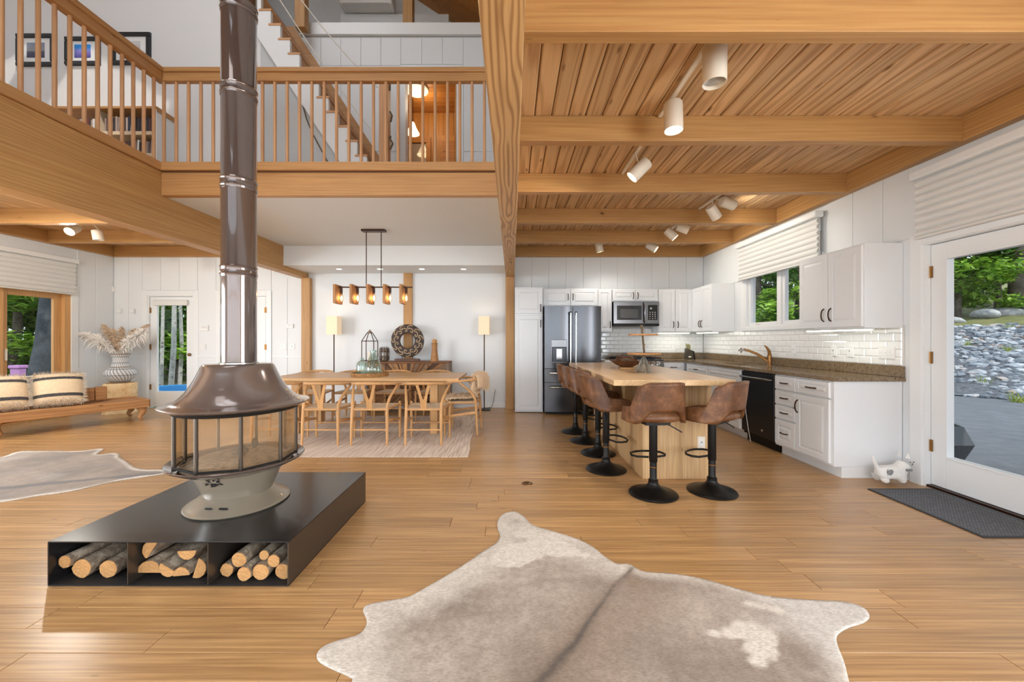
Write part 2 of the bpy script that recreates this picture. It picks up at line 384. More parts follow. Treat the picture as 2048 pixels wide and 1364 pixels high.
MT['twigg'] = plain('grey_twig', S(150,146,134), .8, nscale=30, namt=.2)
MT['bench'] = wood('old_teak', S(190,140,90), S(120,78,44), 'X', ring=5, stretch=.1, rough=.6, knots=.2, vary=.1, contrast=.5, fine=.6)
MT['winwood'] = wood('varnished_window_wood', S(214,168,112), S(176,126,74), 'Z', ring=4, stretch=.05, rough=.4, vary=.04, contrast=.25)
MT['bath'] = wood('honey_pine_panelling', S(214,152,80), S(160,98,44), 'Z', ring=5, stretch=.06, rough=.4, knots=.2, vary=.08, contrast=.45)
MT['bathx'] = wood('honey_pine_boards', S(206,140,70), S(150,90,40), 'X', ring=5, stretch=.06, rough=.4, knots=.4, vary=.1, contrast=.45)
# ================================================================ SETTING
WR, WB, WL, WF = 3.54, 7.35, -7.35, -3.0
ZC, ZB = 2.97, 2.775                     # plank ceiling, underside of cross beams
roof = lambda x: 7.046-.658*(x+1.0) if x > -3.7 else 8.82-.66*(-3.7-x)
def cplank(L, W, T, ax, ch=.0015, flip=False, name='plank'):    # plank centred in plan, face at z=0, body below (or above)
    mb = MB(); a, b = (L/2, W/2) if ax == 'X' else (W/2, L/2)
    s = 1 if flip else -1
    q = lambda a, b, z: [(-a,-b,z),(a,-b,z),(a,b,z),(-a,b,z)]
    mb.add(q(a, b, s*T)+q(a, b, s*ch)+q(a-ch, b-ch, 0), [(0,1,5,4),(1,2,6,5),(2,3,7,6),(3,0,4,7),(4,5,9,8),(5,6,10,9),(6,7,11,10),(7,4,8,11),(8,9,10,11)])
    me = mb.mesh(name); return me
floor = struct('floor', MB().box(WL, WF, -.12, WR, WB, -.008), MT['gap'], 'warm oak plank floor of the open plan room', 'floor')
PW, PL = .135, 1.29
pm = cplank(PL-.002, PW-.0018, .0078, 'X'); pm.materials.append(MT['plank'])
fieldm = MB(); rr = random.Random(3)
nrow = int((WB-WF)/PW)+1
cnt = 0
for r in range(nrow):
    y0 = WF+r*PW; y1 = min(y0+PW, WB); yc = (y0+y1)/2
    x = WL-rr.random()*PL
    while x < WR:
        xa, xb = max(x, WL), min(x+PL, WR)
        if xb-xa > .02:
            near = 1.3 < yc < 5.3 and min(abs(xa), abs(xb)) < 1.29*yc+.1
            if near and xb-xa > PL-.01 and y1-y0 > PW-.01:
                inst(None, pm, 'plank', floor, ((xa+xb)/2, yc, 0)); cnt += 1
            else:
                c = .0015; g = .001
                xa += g; xb -= g; ya = y0+.0009; yb = y1-.0009
                n = [(xa,ya,-.0078),(xb,ya,-.0078),(xb,yb,-.0078),(xa,yb,-.0078),(xa,ya,-.0015),(xb,ya,-.0015),(xb,yb,-.0015),(xa,yb,-.0015),(xa+c,ya+c,0),(xb-c,ya+c,0),(xb-c,yb-c,0),(xa+c,yb-c,0)]
                fieldm.add(n, [(0,1,5,4),(1,2,6,5),(2,3,7,6),(3,0,4,7),(4,5,9,8),(5,6,10,9),(6,7,11,10),(7,4,8,11),(8,9,10,11)])
        x += PL
o = fieldm.build('plank_field', MT['plankf'], floor); o['kind'] = 'stuff'
# ---- walls with openings
def holes_wall(mb, axis, face, th, u0, u1, z0, z1, holes):      # axis 'X': wall plane x=face, u along Y ; 'Y': plane y=face, u along X ; th signed outward
    us = sorted({u0, u1, *[h[0] for h in holes], *[h[1] for h in holes]}); zs = sorted({z0, z1, *[h[2] for h in holes], *[h[3] for h in holes]})
    us = [u for u in us if u0 <= u <= u1]; zs = [z for z in zs if z0 <= z <= z1]
    for i in range(len(us)-1):
        for j in range(len(zs)-1):
            uc, zc = (us[i]+us[i+1])/2, (zs[j]+zs[j+1])/2
            if any(h[0] < uc < h[1] and h[2] < zc < h[3] for h in holes): continue
            if axis == 'X': mb.box(face, us[i], zs[j], face+th, us[i+1], zs[j+1])
            else: mb.box(us[i], face, zs[j], us[i+1], face+th, zs[j+1])
    return mb
HR = [(2.47, 3.44, 0, 2.085), (2.55, 3.36, 2.19, 2.60), (4.52, 6.02, 1.44, 2.64), (-2.4, .4, 0, 2.4)]
HL = [(3.95, 6.62, 0, 2.06), (4.0, 6.57, 2.12, 2.50), (-1.2, 3.2, 0, 2.2)]
HB = [(-6.74, -5.86, 0, 2.08)]
wall_right = struct('wall_right', holes_wall(MB(), 'X', WR, .14, WF, WB, 0, ZC+.02, HR), MT['wall'], 'white wall with the kitchen window and glazed door', 'wall')
wall_left = struct('wall_left', holes_wall(MB(), 'X', WL, -.14, WF, WB, 0, ZC+.02, HL), MT['wall'], 'white wall with the wood framed sliding door', 'wall')
wall_back = struct('wall_back', holes_wall(MB(), 'Y', WB, .14, WL, WR, 0, ZC+.02, HB), MT['wall'], 'white wall behind the dining table and kitchen', 'wall')
wall_front = struct('wall_front', holes_wall(MB(), 'Y', WF, -.14, WL, WR, 0, 8.0, [(-6.2, 2.4, .3, 5.6)]), MT['wall'], 'white gable wall behind the photographer', 'wall')
# upper walls
mb = MB(); mb.box(WL-.14, WF, ZC+.02, WL, WB, 6.4); wall_ul = struct('wall_upper_left', mb, MT['wall'], 'white upper storey side wall of the loft', 'wall')
mb = MB().prism([(WL, 2.99), (WR, 2.99), (WR, roof(WR)), (-3.7, roof(-3.7)), (WL, roof(WL))], WB, WB+.14, lambda u, v, n: (u, n, v))
wall_ub = struct('wall_upper_back', mb, MT['wall'], 'white top storey wall under the sloping roof', 'wall')
mb = MB().prism([(-.115, 3.0), (.045, 3.0), (.045, roof(.045)-.005), (-.115, roof(-.115)-.005)], WF, WB-.003, lambda u, v, n: (u, n, v))
wall_um = struct('wall_upper_middle', mb, MT['wall'], 'white upper storey wall above the long centre beam', 'wall')
# roof: two slopes, the far one with skylight openings near the ridge
def slope(x0, x1, holes):
    mb = MB(); ys = sorted({WF, WB+.14, *[h[2] for h in holes], *[h[3] for h in holes]}); xs = sorted({x0, x1, *[h[0] for h in holes], *[h[1] for h in holes]})
    for i in range(len(xs)-1):
        for j in range(len(ys)-1):
            if any(h[0] < (xs[i]+xs[i+1])/2 < h[1] and h[2] < (ys[j]+ys[j+1])/2 < h[3] for h in holes): continue
            a, b, c, d = xs[i], xs[i+1], ys[j], ys[j+1]
            za, zb = roof(a+1e-6), roof(b-1e-6)
            mb.add([(a,c,za),(b,c,zb),(b,d,zb),(a,d,za),(a,c,za+.15),(b,c,zb+.15),(b,d,zb+.15),(a,d,za+.15)], [(0,3,2,1),(4,5,6,7),(0,1,5,4),(1,2,6,5),(2,3,7,6),(3,0,4,7)])
    return mb
MT['roofp'] = plain('roof_underlay', S(150,100,58), .8)
roof_r = struct('roof_right', slope(-3.7, 5.6, [(-3.4, -2.2, .4, 3.0)]), MT['roofp'], 'sloping plank roof above the loft', 'roof')
roof_l = struct('roof_left', slope(-7.6, -3.7, [(-4.75, -3.95, 2.2, 3.05)]), MT['roofp'], 'other slope of the plank roof above the loft', 'roof')
rp = MB(); 
ln = math.hypot(1, .658)
for k in range(0, 11):                                            # boards on the visible piece of the roof slope
    ya = 5.95+k*.127; m_ = MB(); x0, x1 = -2.4, 0.0-.12
    za, zb = roof(x0)-.002, roof(x1)-.002
    m_.add([(x0,ya,za),(x1,ya,zb),(x1,ya+.123,zb),(x0,ya+.123,za),(x0,ya,za-.014),(x1,ya,zb-.014),(x1,ya+.123,zb-.014),(x0,ya+.123,za-.014)], [(0,1,2,3),(7,6,5,4),(0,4,5,1),(1,5,6,2),(2,6,7,3),(3,7,4,0)])
    m_.build('roof_board', MT['bathx'], roof_r)
# ---- floors of the loft
loft = MB(); loft.box(WL, WF, 2.985, -3.952, WB, 3.058); loft.box(-3.76, 4.345, 2.82, -.115, WB, 3.06)
struct('floor_loft', loft, MT['pine'], 'floor slab of the loft above the dining area', 'floor')
struct('floor_attic', MB().box(-3.1, 5.98, 5.72, -.115, WB, 5.8), MT['pine'], 'top storey floor above the loft doorway', 'floor')
# ---- dining ceiling and soffit
struct('ceiling_dining', MB().box(-3.76, 4.345, 2.80, -.115, 6.55, 2.82), MT['ceil'], 'smooth white ceiling above the dining table', 'ceiling')
struct('ceiling_soffit', MB().box(-3.76, 6.55, 2.48, -.115, WB, 2.815), MT['ceil'], 'dropped white soffit with recessed lights', 'ceiling')
# ---- plank ceilings
def plank_ceiling(name, x0, x1, label):
    c = struct(name, MB().box(x0, WF, ZC+.013, x1, WB, ZC+.02), MT['gap'], label, 'ceiling')
    n = round((x1-x0)/.1285); w = (x1-x0)/n; me = cplank(WB-.3+.0, w-.006, .012, 'Y', .007, True); me.materials.append(MT['pine'])
    for k in range(n): inst(None, me, 'ceiling_plank', c, (x0+(k+.5)*w, (WB+.3)/2, ZC))
    return c
plank_ceiling('ceiling_kitchen', .045, WR, 'knotty pine plank ceiling above the kitchen')
plank_ceiling('ceiling_sitting', WL, -3.95, 'knotty pine plank ceiling above the old teak bench')
# ---- beams
BW = .082
def beam(x0, y0, z0, x1, y1, z1, mat, label, bev=.004):
    return struct('ceiling_beam', MB().box(x0, y0, z0, x1, y1, z1), mat, label, 'beam', bevel=bev)
ordn = ['nearest', 'second', 'third', 'fourth', 'fifth']
for i, yb in enumerate((2.05, 3.13, 4.185, 5.28, 6.31)):
    beam(.045, yb-BW, ZB, 3.455, yb, ZC, MT['fx'], ordn[i]+' fir cross beam of the kitchen ceiling, counted from the photographer')
for i, yb in enumerate((2.05, 3.13, 4.185, 5.28, 6.31)):
    beam(-7.265, yb-BW, ZB, -3.95, yb, ZC, MT['fx'], ordn[i]+' fir cross beam above the old teak bench, counted from the photographer')
beam(3.455, .3, ZB, 3.54, WB, ZC, MT['fy'], 'long fir rim beam along the kitchen window wall')
beam(.045, WB-.083, ZB, 3.455, WB, ZC, MT['fx'], 'short fir rim beam above the kitchen wall cabinets')
beam(-7.35, .3, ZB, -7.265, WB, ZC, MT['fy'], 'fir rim beam along the sliding door wall')
beam(-7.265, WB-.083, ZB, -3.95, WB, ZC, MT['fx'], 'fir rim beam above the narrow glazed back door')
beam(-.115, WF+.1, 2.39, .045, WB-.155, ZC+.02, MT['fyc'], 'long centre beam with bold cathedral grain', .006)
beam(-3.95, WF+.1, 2.39, -3.76, 6.55, 3.058, MT['fy'], 'deep fir beam carrying the loft railing beside the stove pipe', .006)
beam(-3.93, 6.55, 2.385, -3.755, WB, 2.482, MT['fy'], 'thin fir header between deep beam and corner post')
beam(-3.76, 4.265, 2.80, -.115, 4.345, 3.045, MT['rail'], 'orange fir fascia beam along the balcony edge')
def post(x0, y0, z0, x1, y1, z1, label):
    return struct('post', MB().box(x0, y0, z0, x1, y1, z1), MT['fz'], label, 'post', bevel=.004)
post(-.115, WB-.155, .0, .04, WB, 2.985, 'tall fir post between dining wall and kitchen pantry')
post(-3.84, WB-.10, 0, -3.685, WB, 2.386, 'fir corner post at the dining nook beside the white door')
post(-1.99, WB-.05, 0, -1.835, WB, 2.48, 'fir post on the dining wall behind the ring sculpture')
# ---- ledges (railing plates)
lg = struct('trim_1', MB().box(-3.76, 4.235, 3.06, -.115, 4.40, 3.15), MT['rail'], 'wide wooden plate under the balcony balusters', 'trim', bevel=.006)
lg2 = struct('trim_2', MB().box(-3.90, .2, 3.06, -3.735, 4.40, 3.15), MT['railY'], 'wide wooden plate under the side balusters of the loft', 'trim', bevel=.006)
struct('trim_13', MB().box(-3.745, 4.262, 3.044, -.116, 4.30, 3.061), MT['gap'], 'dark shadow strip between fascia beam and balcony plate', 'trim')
# ---- railings
def railing(label, pts, rail_box, mats, rail2):
    t = thing('railing', label, 'railing', (rail_box[0], rail_box[1], 3.15))
    MB().box(*rail_box).build('handrail', mats, t, bevel=.008); MB().box(*rail2).build('sub_rail', mats, t, bevel=.004)
    me = MB().cyl((0,0,0), (0,0,.90), .0165, n=10).mesh('baluster', None, 60); me.materials.append(MT['railz'])
    for x, y in pts: inst(None, me, 'baluster', t, (x, y, 3.149))
    return t
railing('balcony railing of round wooden balusters facing the dining area', [((328+24.65*i-HX)*4.30/F, 4.30) for i in range(27) if (328+24.65*i-HX)*4.30/F < -.13],
        (-3.7345, 4.255, 4.125, -.118, 4.355, 4.175), MT['rail'], (-3.7545, 4.272, 4.035, -.118, 4.335, 4.1249))
railing('side railing of round wooden balusters above the deep beam', [(-3.80, 4.222-.1145*i) for i in range(34)],
        (-3.855, .25, 4.125, -3.735, 4.355, 4.175), MT['railY'], (-3.835, .25, 4.035, -3.755, 4.335, 4.1249))
# ---- wall panelling (board and groove)
def panels(parent, axis, face, s, u0, u1, z0, z1, pitch=.309, t=.010):
    n = max(1, round((u1-u0)/pitch)); w = (u1-u0)/n; g = .0022; c = .004
    ax = (lambda u, v, n_: (face+s*n_, u, v)) if axis == 'X' else (lambda u, v, n_: (u, face+s*n_, v))
    for k in range(n):
        a, b = u0+k*w+g, u0+(k+1)*w-g
        m_ = MB(); m_.fru((a, z0, b, z1), 0, 0, (a, z0, b, z1), 0, t-c, ax) if False else None
        q = lambda a_, b_, za, zb, n_: [ax(a_, za, n_), ax(b_, za, n_), ax(b_, zb, n_), ax(a_, zb, n_)]
        m_.add(q(a, b, z0, z1, 0)+q(a, b, z0, z1, t-c)+q(a+c, b-c, z0, z1, t), [(0,1,5,4),(1,2,6,5),(2,3,7,6),(3,0,4,7),(4,5,9,8),(5,6,10,9),(6,7,11,10),(7,4,8,11),(8,9,10,11)])
        m_.build('wall_panel', MT['wall'], parent, fixn=True)
panels(wall_back, 'Y', WB, -1, .045, 3.53, 2.16, ZB-.001)
panels(wall_right, 'X', WR, -1, 3.46, 4.46, 2.15, ZB-.001, .30)
panels(wall_right, 'X', WR, -1, 6.12, 7.33, 2.16, ZB-.001, .30)
panels(wall_right, 'X', WR, -1, .6, 2.4, .1, ZB-.001, .30)
panels(wall_left, 'X', WL, 1, 6.72, 7.33, .1, ZB-.001, .31)
panels(wall_back, 'Y', WB, -1, -7.33, -6.82, .1, .93, .25)
panels(wall_back, 'Y', WB, -1, -7.33, -6.82, .96, ZB-.001, .25)
panels(wall_back, 'Y', WB, -1, -6.82, -5.80, 2.17, ZB-.001, .30)
panels(wall_back, 'Y', WB, -1, -5.80, -5.46, .1, .93, .34)
panels(wall_back, 'Y', WB, -1, -5.80, -5.46, .96, ZB-.001, .34)
panels(wall_back, 'Y', WB, -1, -5.46, -4.44, 2.17, ZB-.001, .32)
panels(wall_back, 'Y', WB, -1, -4.44, -3.845, .1, .93, .30)
panels(wall_back, 'Y', WB, -1, -4.44, -3.845, .96, 2.384, .30)
n_tr = [3]
def trim(mb, label, mat='trim', bevel=.003):
    o = struct('trim_%d' % n_tr[0], mb, MT[mat], label, 'trim', bevel=bevel); n_tr[0] += 1
    return o
trim(MB().box(-7.33, WB-.022, .93, -6.82, WB, .96), 'thin white rail on the wall behind the pampas vase')
trim(MB().box(-5.80, WB-.022, .93, -5.46, WB, .96), 'thin white rail between the two back doors')
trim(MB().box(-4.44, WB-.022, .93, -3.845, WB, .96), 'thin white rail beside the fir corner post')
# baseboards
def base(name, *b):
    struct(name, MB().box(*b), MT['trim'], name.replace('_', ' ')+' painted white', 'baseboard', bevel=.004)
base('baseboard_dining', -3.68, WB-.018, 0, -.12, WB, .105)
base('baseboard_left', WL, 6.73, 0, WL+.018, WB, .1)
base('baseboard_back_left', -7.33, WB-.018, 0, -6.82, WB, .1)
base('baseboard_back_middle', -5.80, WB-.018, 0, -5.46, WB, .1)
base('baseboard_back_right', -4.44, WB-.018, 0, -3.845, WB, .1)
base('baseboard_right', WR-.016, 3.53, 0, WR, 3.58, .1)
# ---- doors and windows
def hinge(parent, x, y, z, ax):
    m_ = MB(); m_.cyl((x, y, z-.05), (x, y, z+.05), .008, n=8)
    if ax == 'X': m_.box(x-.002, y-.02, z-.05, x+.004, y+.02, z+.05)
    else: m_.box(x-.02, y-.002, z-.05, x+.02, y+.004, z+.05)
    m_.build('hinge', MT['brass'], parent)
# right glazed door (closed, in the wall plane)
d1 = thing('door_1', 'white glazed door leading to the driveway', 'door', (3.60, 2.95, 0), kind='structure')
dx0, dx1 = 3.585, 3.63
m_ = MB(); m_.box(dx0, 3.29, .02, dx1, 3.405, 2.06); m_.box(dx0, 2.50, .02, dx1, 2.615, 2.06); m_.box(dx0, 2.615, .02, dx1, 3.29, .27); m_.box(dx0, 2.615, 1.935, dx1, 3.29, 2.06)
m_.build('door_leaf', MT['trim'], d1, bevel=.004)
m_ = MB(); m_.box(dx0-.008, 3.275, .27, dx1+.008, 3.29, 1.935); m_.box(dx0-.008, 2.615, .27, dx1+.008, 2.63, 1.935); m_.box(dx0-.008, 2.63, .27, dx1+.008, 3.275, .285); m_.box(dx0-.008, 2.63, 1.92, dx1+.008, 3.275, 1.935)
m_.build('glazing_bead', MT['trim'], d1)
MB().box(3.605, 2.63, .285, 3.612, 3.275, 1.92).build('pane', MT['pane'], d1)
m_ = MB(); m_.box(3.53, 3.408, 0, 3.66, 3.438, 2.084); m_.box(3.53, 2.472, 0, 3.66, 2.498, 2.084); m_.box(3.53, 2.498, 2.064, 3.66, 3.408, 2.084); m_.build('door_frame', MT['trim'], d1)
MB().box(3.545, 2.50, .0, 3.67, 3.405, .018).build('threshold', MT['bronze'], d1)
for z in (.35, 1.10, 1.83): hinge(d1, 3.578, 3.407, z, 'X')
m_ = MB(); m_.box(3.515, 3.42, 0, 3.54, 3.52, 2.17); m_.box(3.515, 2.39, 0, 3.54, 2.49, 2.17); m_.box(3.515, 2.49, 2.07, 3.54, 3.42, 2.17)
trim(m_, 'white casing round the driveway door')
# kitchen window
w1 = thing('window_1', 'twin casement kitchen window above the sink', 'window', (3.56, 5.27, 1.44), kind='structure')
def sash(parent, ya, yb):
    m_ = MB(); x0, x1 = 3.555, 3.60; z0, z1 = 1.46, 2.235; f = .045
    m_.box(x0, ya, z0, x1, ya+f, z1); m_.box(x0, yb-f, z0, x1, yb, z1); m_.box(x0, ya+f, z0, x1, yb-f, z0+f); m_.box(x0, ya+f, z1-f, x1, yb-f, z1)
    s_ = m_.build('sash', MT['trim'], parent, bevel=.004); MB().box(3.575, ya+f, z0+f, 3.58, yb-f, z1-f).build('pane', MT['pane'], s_)
sash(w1, 4.56, 5.235); sash(w1, 5.30, 5.98)
m_ = MB(); m_.box(3.52, 4.52, 1.44, 3.66, 4.56, 2.25); m_.box(3.52, 5.98, 1.44, 3.66, 6.02, 2.25); m_.box(3.535, 5.235, 1.46, 3.64, 5.30, 2.235); m_.box(3.52, 4.56, 2.235, 3.66, 5.98, 2.25); m_.box(3.52, 4.56, 1.44, 3.66, 5.98, 1.46)
m_.build('window_frame', MT['trim'], w1)
MB().tube([(3.55, 5.78, 1.475), (3.53, 5.76, 1.485), (3.52, 5.70, 1.48), (3.515, 5.66, 1.47)], .006, 6).build('crank', MT['lampw'], w1)
m_ = MB(); m_.box(3.515, 6.02, 1.40, 3.54, 6.12, 2.73); m_.box(3.515, 4.45, 1.40, 3.54, 4.52, 2.13); m_.box(3.505, 4.45, 1.385, 3.54, 6.12, 1.44)
trim(m_, 'white casing round the kitchen window')
m_ = MB(); m_.box(3.575, 4.56, 2.27, 3.58, 5.98, 2.62); m_.build('transom_pane', MT['pane'], w1)
m_ = MB(); m_.box(3.54, 4.52, 2.2505, 3.66, 6.02, 2.27); m_.box(3.54, 4.52, 2.62, 3.66, 6.02, 2.64); m_.box(3.54, 4.52, 2.27, 3.66, 4.56, 2.62); m_.box(3.54, 5.98, 2.27, 3.66, 6.02, 2.62); m_.build('transom_frame', MT['trim'], w1)
MB().box(3.605, 2.55, 2.19, 3.612, 3.36, 2.60).build('transom_pane', MT['pane'], d1)
# left sliding door, honey wood frame
w2 = thing('window_2', 'wood framed sliding patio door behind the old teak bench', 'window', (WL-.06, 5.3, 0), kind='structure')
def panel(parent, ya, yb, x0):
    m_ = MB(); f = .10; z0, z1 = .03, 2.03; x1 = x0+.045
    m_.box(x0, ya, z0, x1, ya+f, z1); m_.box(x0, yb-f, z0, x1, yb, z1); m_.box(x0, ya+f, z0, x1, yb-f, z0+.14); m_.box(x0, ya+f, z1-.11, x1, yb-f, z1)
    s_ = m_.build('sliding_panel', MT['winwood'], parent, bevel=.004); MB().box(x0+.018, ya+f, z0+.14, x0+.024, yb-f, z1-.11).build('pane', MT['pane'], s_)
    return s_
s_ = panel(w2, 5.74, 6.53, -7.45)
MB().box(-7.405, 5.80, .95, -7.385, 5.825, 1.12).build('pull_handle', MT['lampw'], s_)
panel(w2, 4.86, 5.76, -7.40); panel(w2, 3.99, 4.88, -7.45)
m_ = MB(); m_.box(-7.49, 6.53, 0, -7.34, 6.62, 2.06); m_.box(-7.49, 3.95, 0, -7.34, 3.99, 2.06); m_.box(-7.49, 3.99, 2.03, -7.34, 6.53, 2.06); m_.box(-7.49, 3.99, 0, -7.36, 6.53, .03)
m_.build('door_frame', MT['winwood'], w2)
MB().box(-7.425, 4.0, 2.12, -7.42, 6.57, 2.50).build('transom_pane', MT['pane'], w2)
trim(MB().box(WL, 6.62, 0, WL+.022, 6.73, 2.16), 'white casing beside the wood framed sliding door')
# glazed back door
d2 = thing('door_2', 'narrow glazed back door looking onto birch trunks', 'door', (-6.3, WB+.05, 0), kind='structure')
m_ = MB(); y0, y1 = 7.375, 7.42
m_.box(-6.70, y0, .02, -6.58, y1, 2.05); m_.box(-6.03, y0, .02, -5.90, y1, 2.05); m_.box(-6.58, y0, .02, -6.03, y1, .30); m_.box(-6.58, y0, 1.93, -6.03, y1, 2.05)
m_.build('door_leaf', MT['trim'], d2, bevel=.004); MB().box(-6.58, 7.395, .30, -6.03, 7.401, 1.93).build('pane', MT['pane'], d2)
m_ = MB(); m_.box(-6.74, 7.345, 0, -6.705, 7.45, 2.08); m_.box(-5.895, 7.345, 0, -5.86, 7.45, 2.08); m_.box(-6.705, 7.345, 2.055, -5.895, 7.45, 2.08); m_.build('door_frame', MT['trim'], d2)
m_ = MB(); m_.box(-6.62, 7.325, 1.885, -5.985, 7.374, 1.99); m_.build('roller_blind', MT['shade'], d2, bevel=.015, seg=3)
for z in (.38, 1.12, 1.80): hinge(d2, -6.70, 7.366, z, 'Y')
m_ = MB(); m_.lathe([(.0, 0), (.02, .0), (.028, .015), (.028, .03), (.018, .042), (0, .045)], 14); m_.v = [(p[0]-5.965, 7.374-p[2], p[1]+.98) for p in m_.v]; m_.build('door_knob', MT['brass'], d2, smooth=50, fixn=True)
m_ = MB(); m_.box(-6.82, WB-.02, 0, -6.725, WB, 2.165); m_.box(-5.875, WB-.02, 0, -5.78, WB, 2.165); m_.box(-6.725, WB-.02, 2.07, -5.875, WB, 2.165)
trim(m_, 'white casing round the narrow glazed back door')
# closed white door behind the stove pipe
d3 = thing('door_3', 'closed white door half hidden by the stove pipe', 'door', (-4.94, WB, 0), kind='structure')
m_ = MB(); m_.box(-5.35, WB-.03, .015, -4.53, WB-.002, 2.05); dl = m_.build('door_leaf', MT['trim'], d3, bevel=.003)
for za, zb in ((.2, .85), (1.0, 1.9)):
    for xa, xb in ((-5.25, -4.99), (-4.89, -4.63)):
        m_ = MB(); ax = lambda u, v, n: (u, WB-n, v); m_.fru((xa, za, xb, zb), 0, .03, (xa+.03, za+.03, xb-.03, zb-.03), 0, .036, ax); m_.build('door_panel', MT['trim'], dl, fixn=True)
m_ = MB(); m_.lathe([(.0, 0), (.02, .0), (.028, .015), (.028, .03), (.018, .042), (0, .045)], 14); m_.v = [(p[0]-5.28, WB-.03-p[2], p[1]+.98) for p in m_.v]; m_.build('door_knob', MT['brass'], d3, smooth=50, fixn=True)
m_ = MB(); m_.box(-5.45, WB-.035, 0, -5.355, WB, 2.165); m_.box(-4.525, WB-.035, 0, -4.43, WB, 2.165); m_.box(-5.355, WB-.035, 2.055, -4.525, WB, 2.165)
trim(m_, 'white casing round the closed door behind the stove pipe')
for z in (.38, 1.12, 1.80): hinge(d3, -4.528, WB-.04, z, 'Y')
# glazing behind the photographer; the unseen side doors are added as light sources
def glazed(nm, label, axis, face, u0, u1, z0, z1, nu, nz):
    ax = (lambda u, v, n: (face+n, u, v)) if axis == 'X' else (lambda u, v, n: (u, face+n, v))
    t = thing(nm, label, 'window', ax((u0+u1)/2, z0, 0), kind='structure')
    def B(a, za, b, zb, n0, n1):
        p, q = ax(a, za, n0), ax(b, zb, n1); return MB().box(*p, *q)
    for k in range(nu+1): u = u0+(u1-u0)*k/nu; B(max(u0, u-.04), z0, min(u1, u+.04), z1, -.03, .03).build('mullion', MT['winwood'], t)
    for k in range(nz+1): z = z0+(z1-z0)*k/nz; B(u0, max(z0, z-.04), u1, min(z1, z+.04), -.025, .025).build('rail', MT['winwood'], t)
    for i in range(nu):
        for j in range(nz): B(u0+(u1-u0)*i/nu+.041, z0+(z1-z0)*j/nz+.041, u0+(u1-u0)*(i+1)/nu-.041, z0+(z1-z0)*(j+1)/nz-.041, -.003, .003).build('pane', MT['pane'], t)
glazed('window_3', 'tall glazed gable behind the photographer', 'Y', WF-.07, -6.2, 2.4, .3, 5.6, 5, 3)
glazed('window_4', 'added glazed side doors beside the photographer, kitchen side', 'X', WR+.07, -2.4, .4, 0, 2.4, 3, 1)
glazed('window_5', 'added glazed patio doors beside the photographer, bench side', 'X', WL-.07, -1.2, 3.2, 0, 2.2, 4, 1)
# ---- pleated shades
def shade(name, label, axis, face, s, u0, u1, z0, z1, nv):
    ax = (lambda u, v, n: (face+s*n, u, v)) if axis == 'X' else (lambda u, v, n: (u, face+s*n, v))
    loc = ax((u0+u1)/2, z0, .04)
    t = thing(name, label, 'shade', loc)
    B = lambda a, za, n0, b, zb, n1: MB().add([ax(a,za,n0),ax(b,za,n0),ax(b,zb,n0),ax(a,zb,n0),ax(a,za,n1),ax(b,za,n1),ax(b,zb,n1),ax(a,zb,n1)], [(0,3,2,1),(4,5,6,7),(0,1,5,4),(1,2,6,5),(2,3,7,6),(3,0,4,7)])
    B(u0-.02, z1-.075, .002, u1+.02, z1, .10).build('cassette', MT['trim'], t, bevel=.012, fixn=True)
    B(u0, z0, .02, u1, z0+.022, .075).build('bottom_rail', MT['shade'], t, bevel=.008, fixn=True)
    B(u0+.006, z0+.02, .024, u1-.006, z1-.08, .027).build('backing', MT['shade'], t, fixn=True)
    h = (z1-.075-z0-.02)/nv
    for k in range(nv):
        za = z0+.02+k*h; prof = [(.030, za-.004), (.052, za+h*.10), (.066, za+h*.3), (.066, za+h*.55), (.052, za+h*.8), (.036, za+h*1.04), (.03, za+h*1.04)]
        MB().grid(lambda a, b_: ax(u0+.004+(u1-u0-.008)*a, prof[round(b_*5)][1], prof[round(b_*5)][0]), 2, 6).build('vane', MT['shade'], t, smooth=170)
    return t
shade('window_shade', 'white pleated shade above the driveway door', 'X', WR, -1, 2.3, 3.44, 2.115, 2.70, 8)
shade('window_shade', 'white pleated shade half lowered over the kitchen window', 'X', WR-.026, -1, 4.50, 6.08, 2.145, 2.715, 7)
shade('window_shade', 'white pleated shade above the wood framed sliding door', 'X', WL, 1, 3.9, 6.66, 2.0, 2.60, 7)
# ---- little wall fittings
def plate(label, cat, x, z, w, h, face='Y', t=.012, pos=None, toggles=0, mat='plastic', group=None):
    if face == 'Y': ax = lambda u, v, n: (x+u, (pos if pos else WB-.011)-n, z+v)
    else: ax = lambda u, v, n: ((pos if pos else WR-.012)-n, x+u, z+v)
    o = thing('switch_plate' if cat == 'switch' else ('outlet' if cat == 'outlet' else 'wall_sensor'), label, cat, ax(0, -h/2, 0), group=group)
    m_ = MB(); m_.fru((-w/2, -h/2, w/2, h/2), 0, 0, (-w/2+.003, -h/2+.003, w/2-.003, h/2-.003), 0, t, ax); m_.build('plate', MT[mat], o, fixn=True)
    for k in range(max(1, toggles)):
        u = (k-(max(1, toggles)-1)/2)*.046
        if cat in ('switch', 'outlet'):
            m_ = MB()
            m_.fru((u-.013, -.03, u+.013, .03), 0, t, (u-.011, -.028, u+.011, .028), 0, t+.004, ax)
            m_.build('rocker' if cat == 'switch' else 'socket', MT['trim'], o, fixn=True)
            m_ = MB(); m_.fru((u-.004, -.004, u+.004, .012), 0, t+.003, (u-.003, -.002, u+.003, .010), 0, t+.010 if cat == 'switch' else t+.005, ax)
            m_.build('toggle' if cat == 'switch' else 'slot', MT['plastic' if cat == 'switch' else 'black'], o, fixn=True)
        else:
            m_ = MB(); m_.fru((-w*.3, -h*.05, w*.3, h*.3), 0, t, (-w*.3, -h*.05, w*.3, h*.3), 0, t+.003, ax); m_.build('screen', MT['wallg'], o, fixn=True)
    return o
PX = lambda x, Y=WB: (x-HX)*Y/F
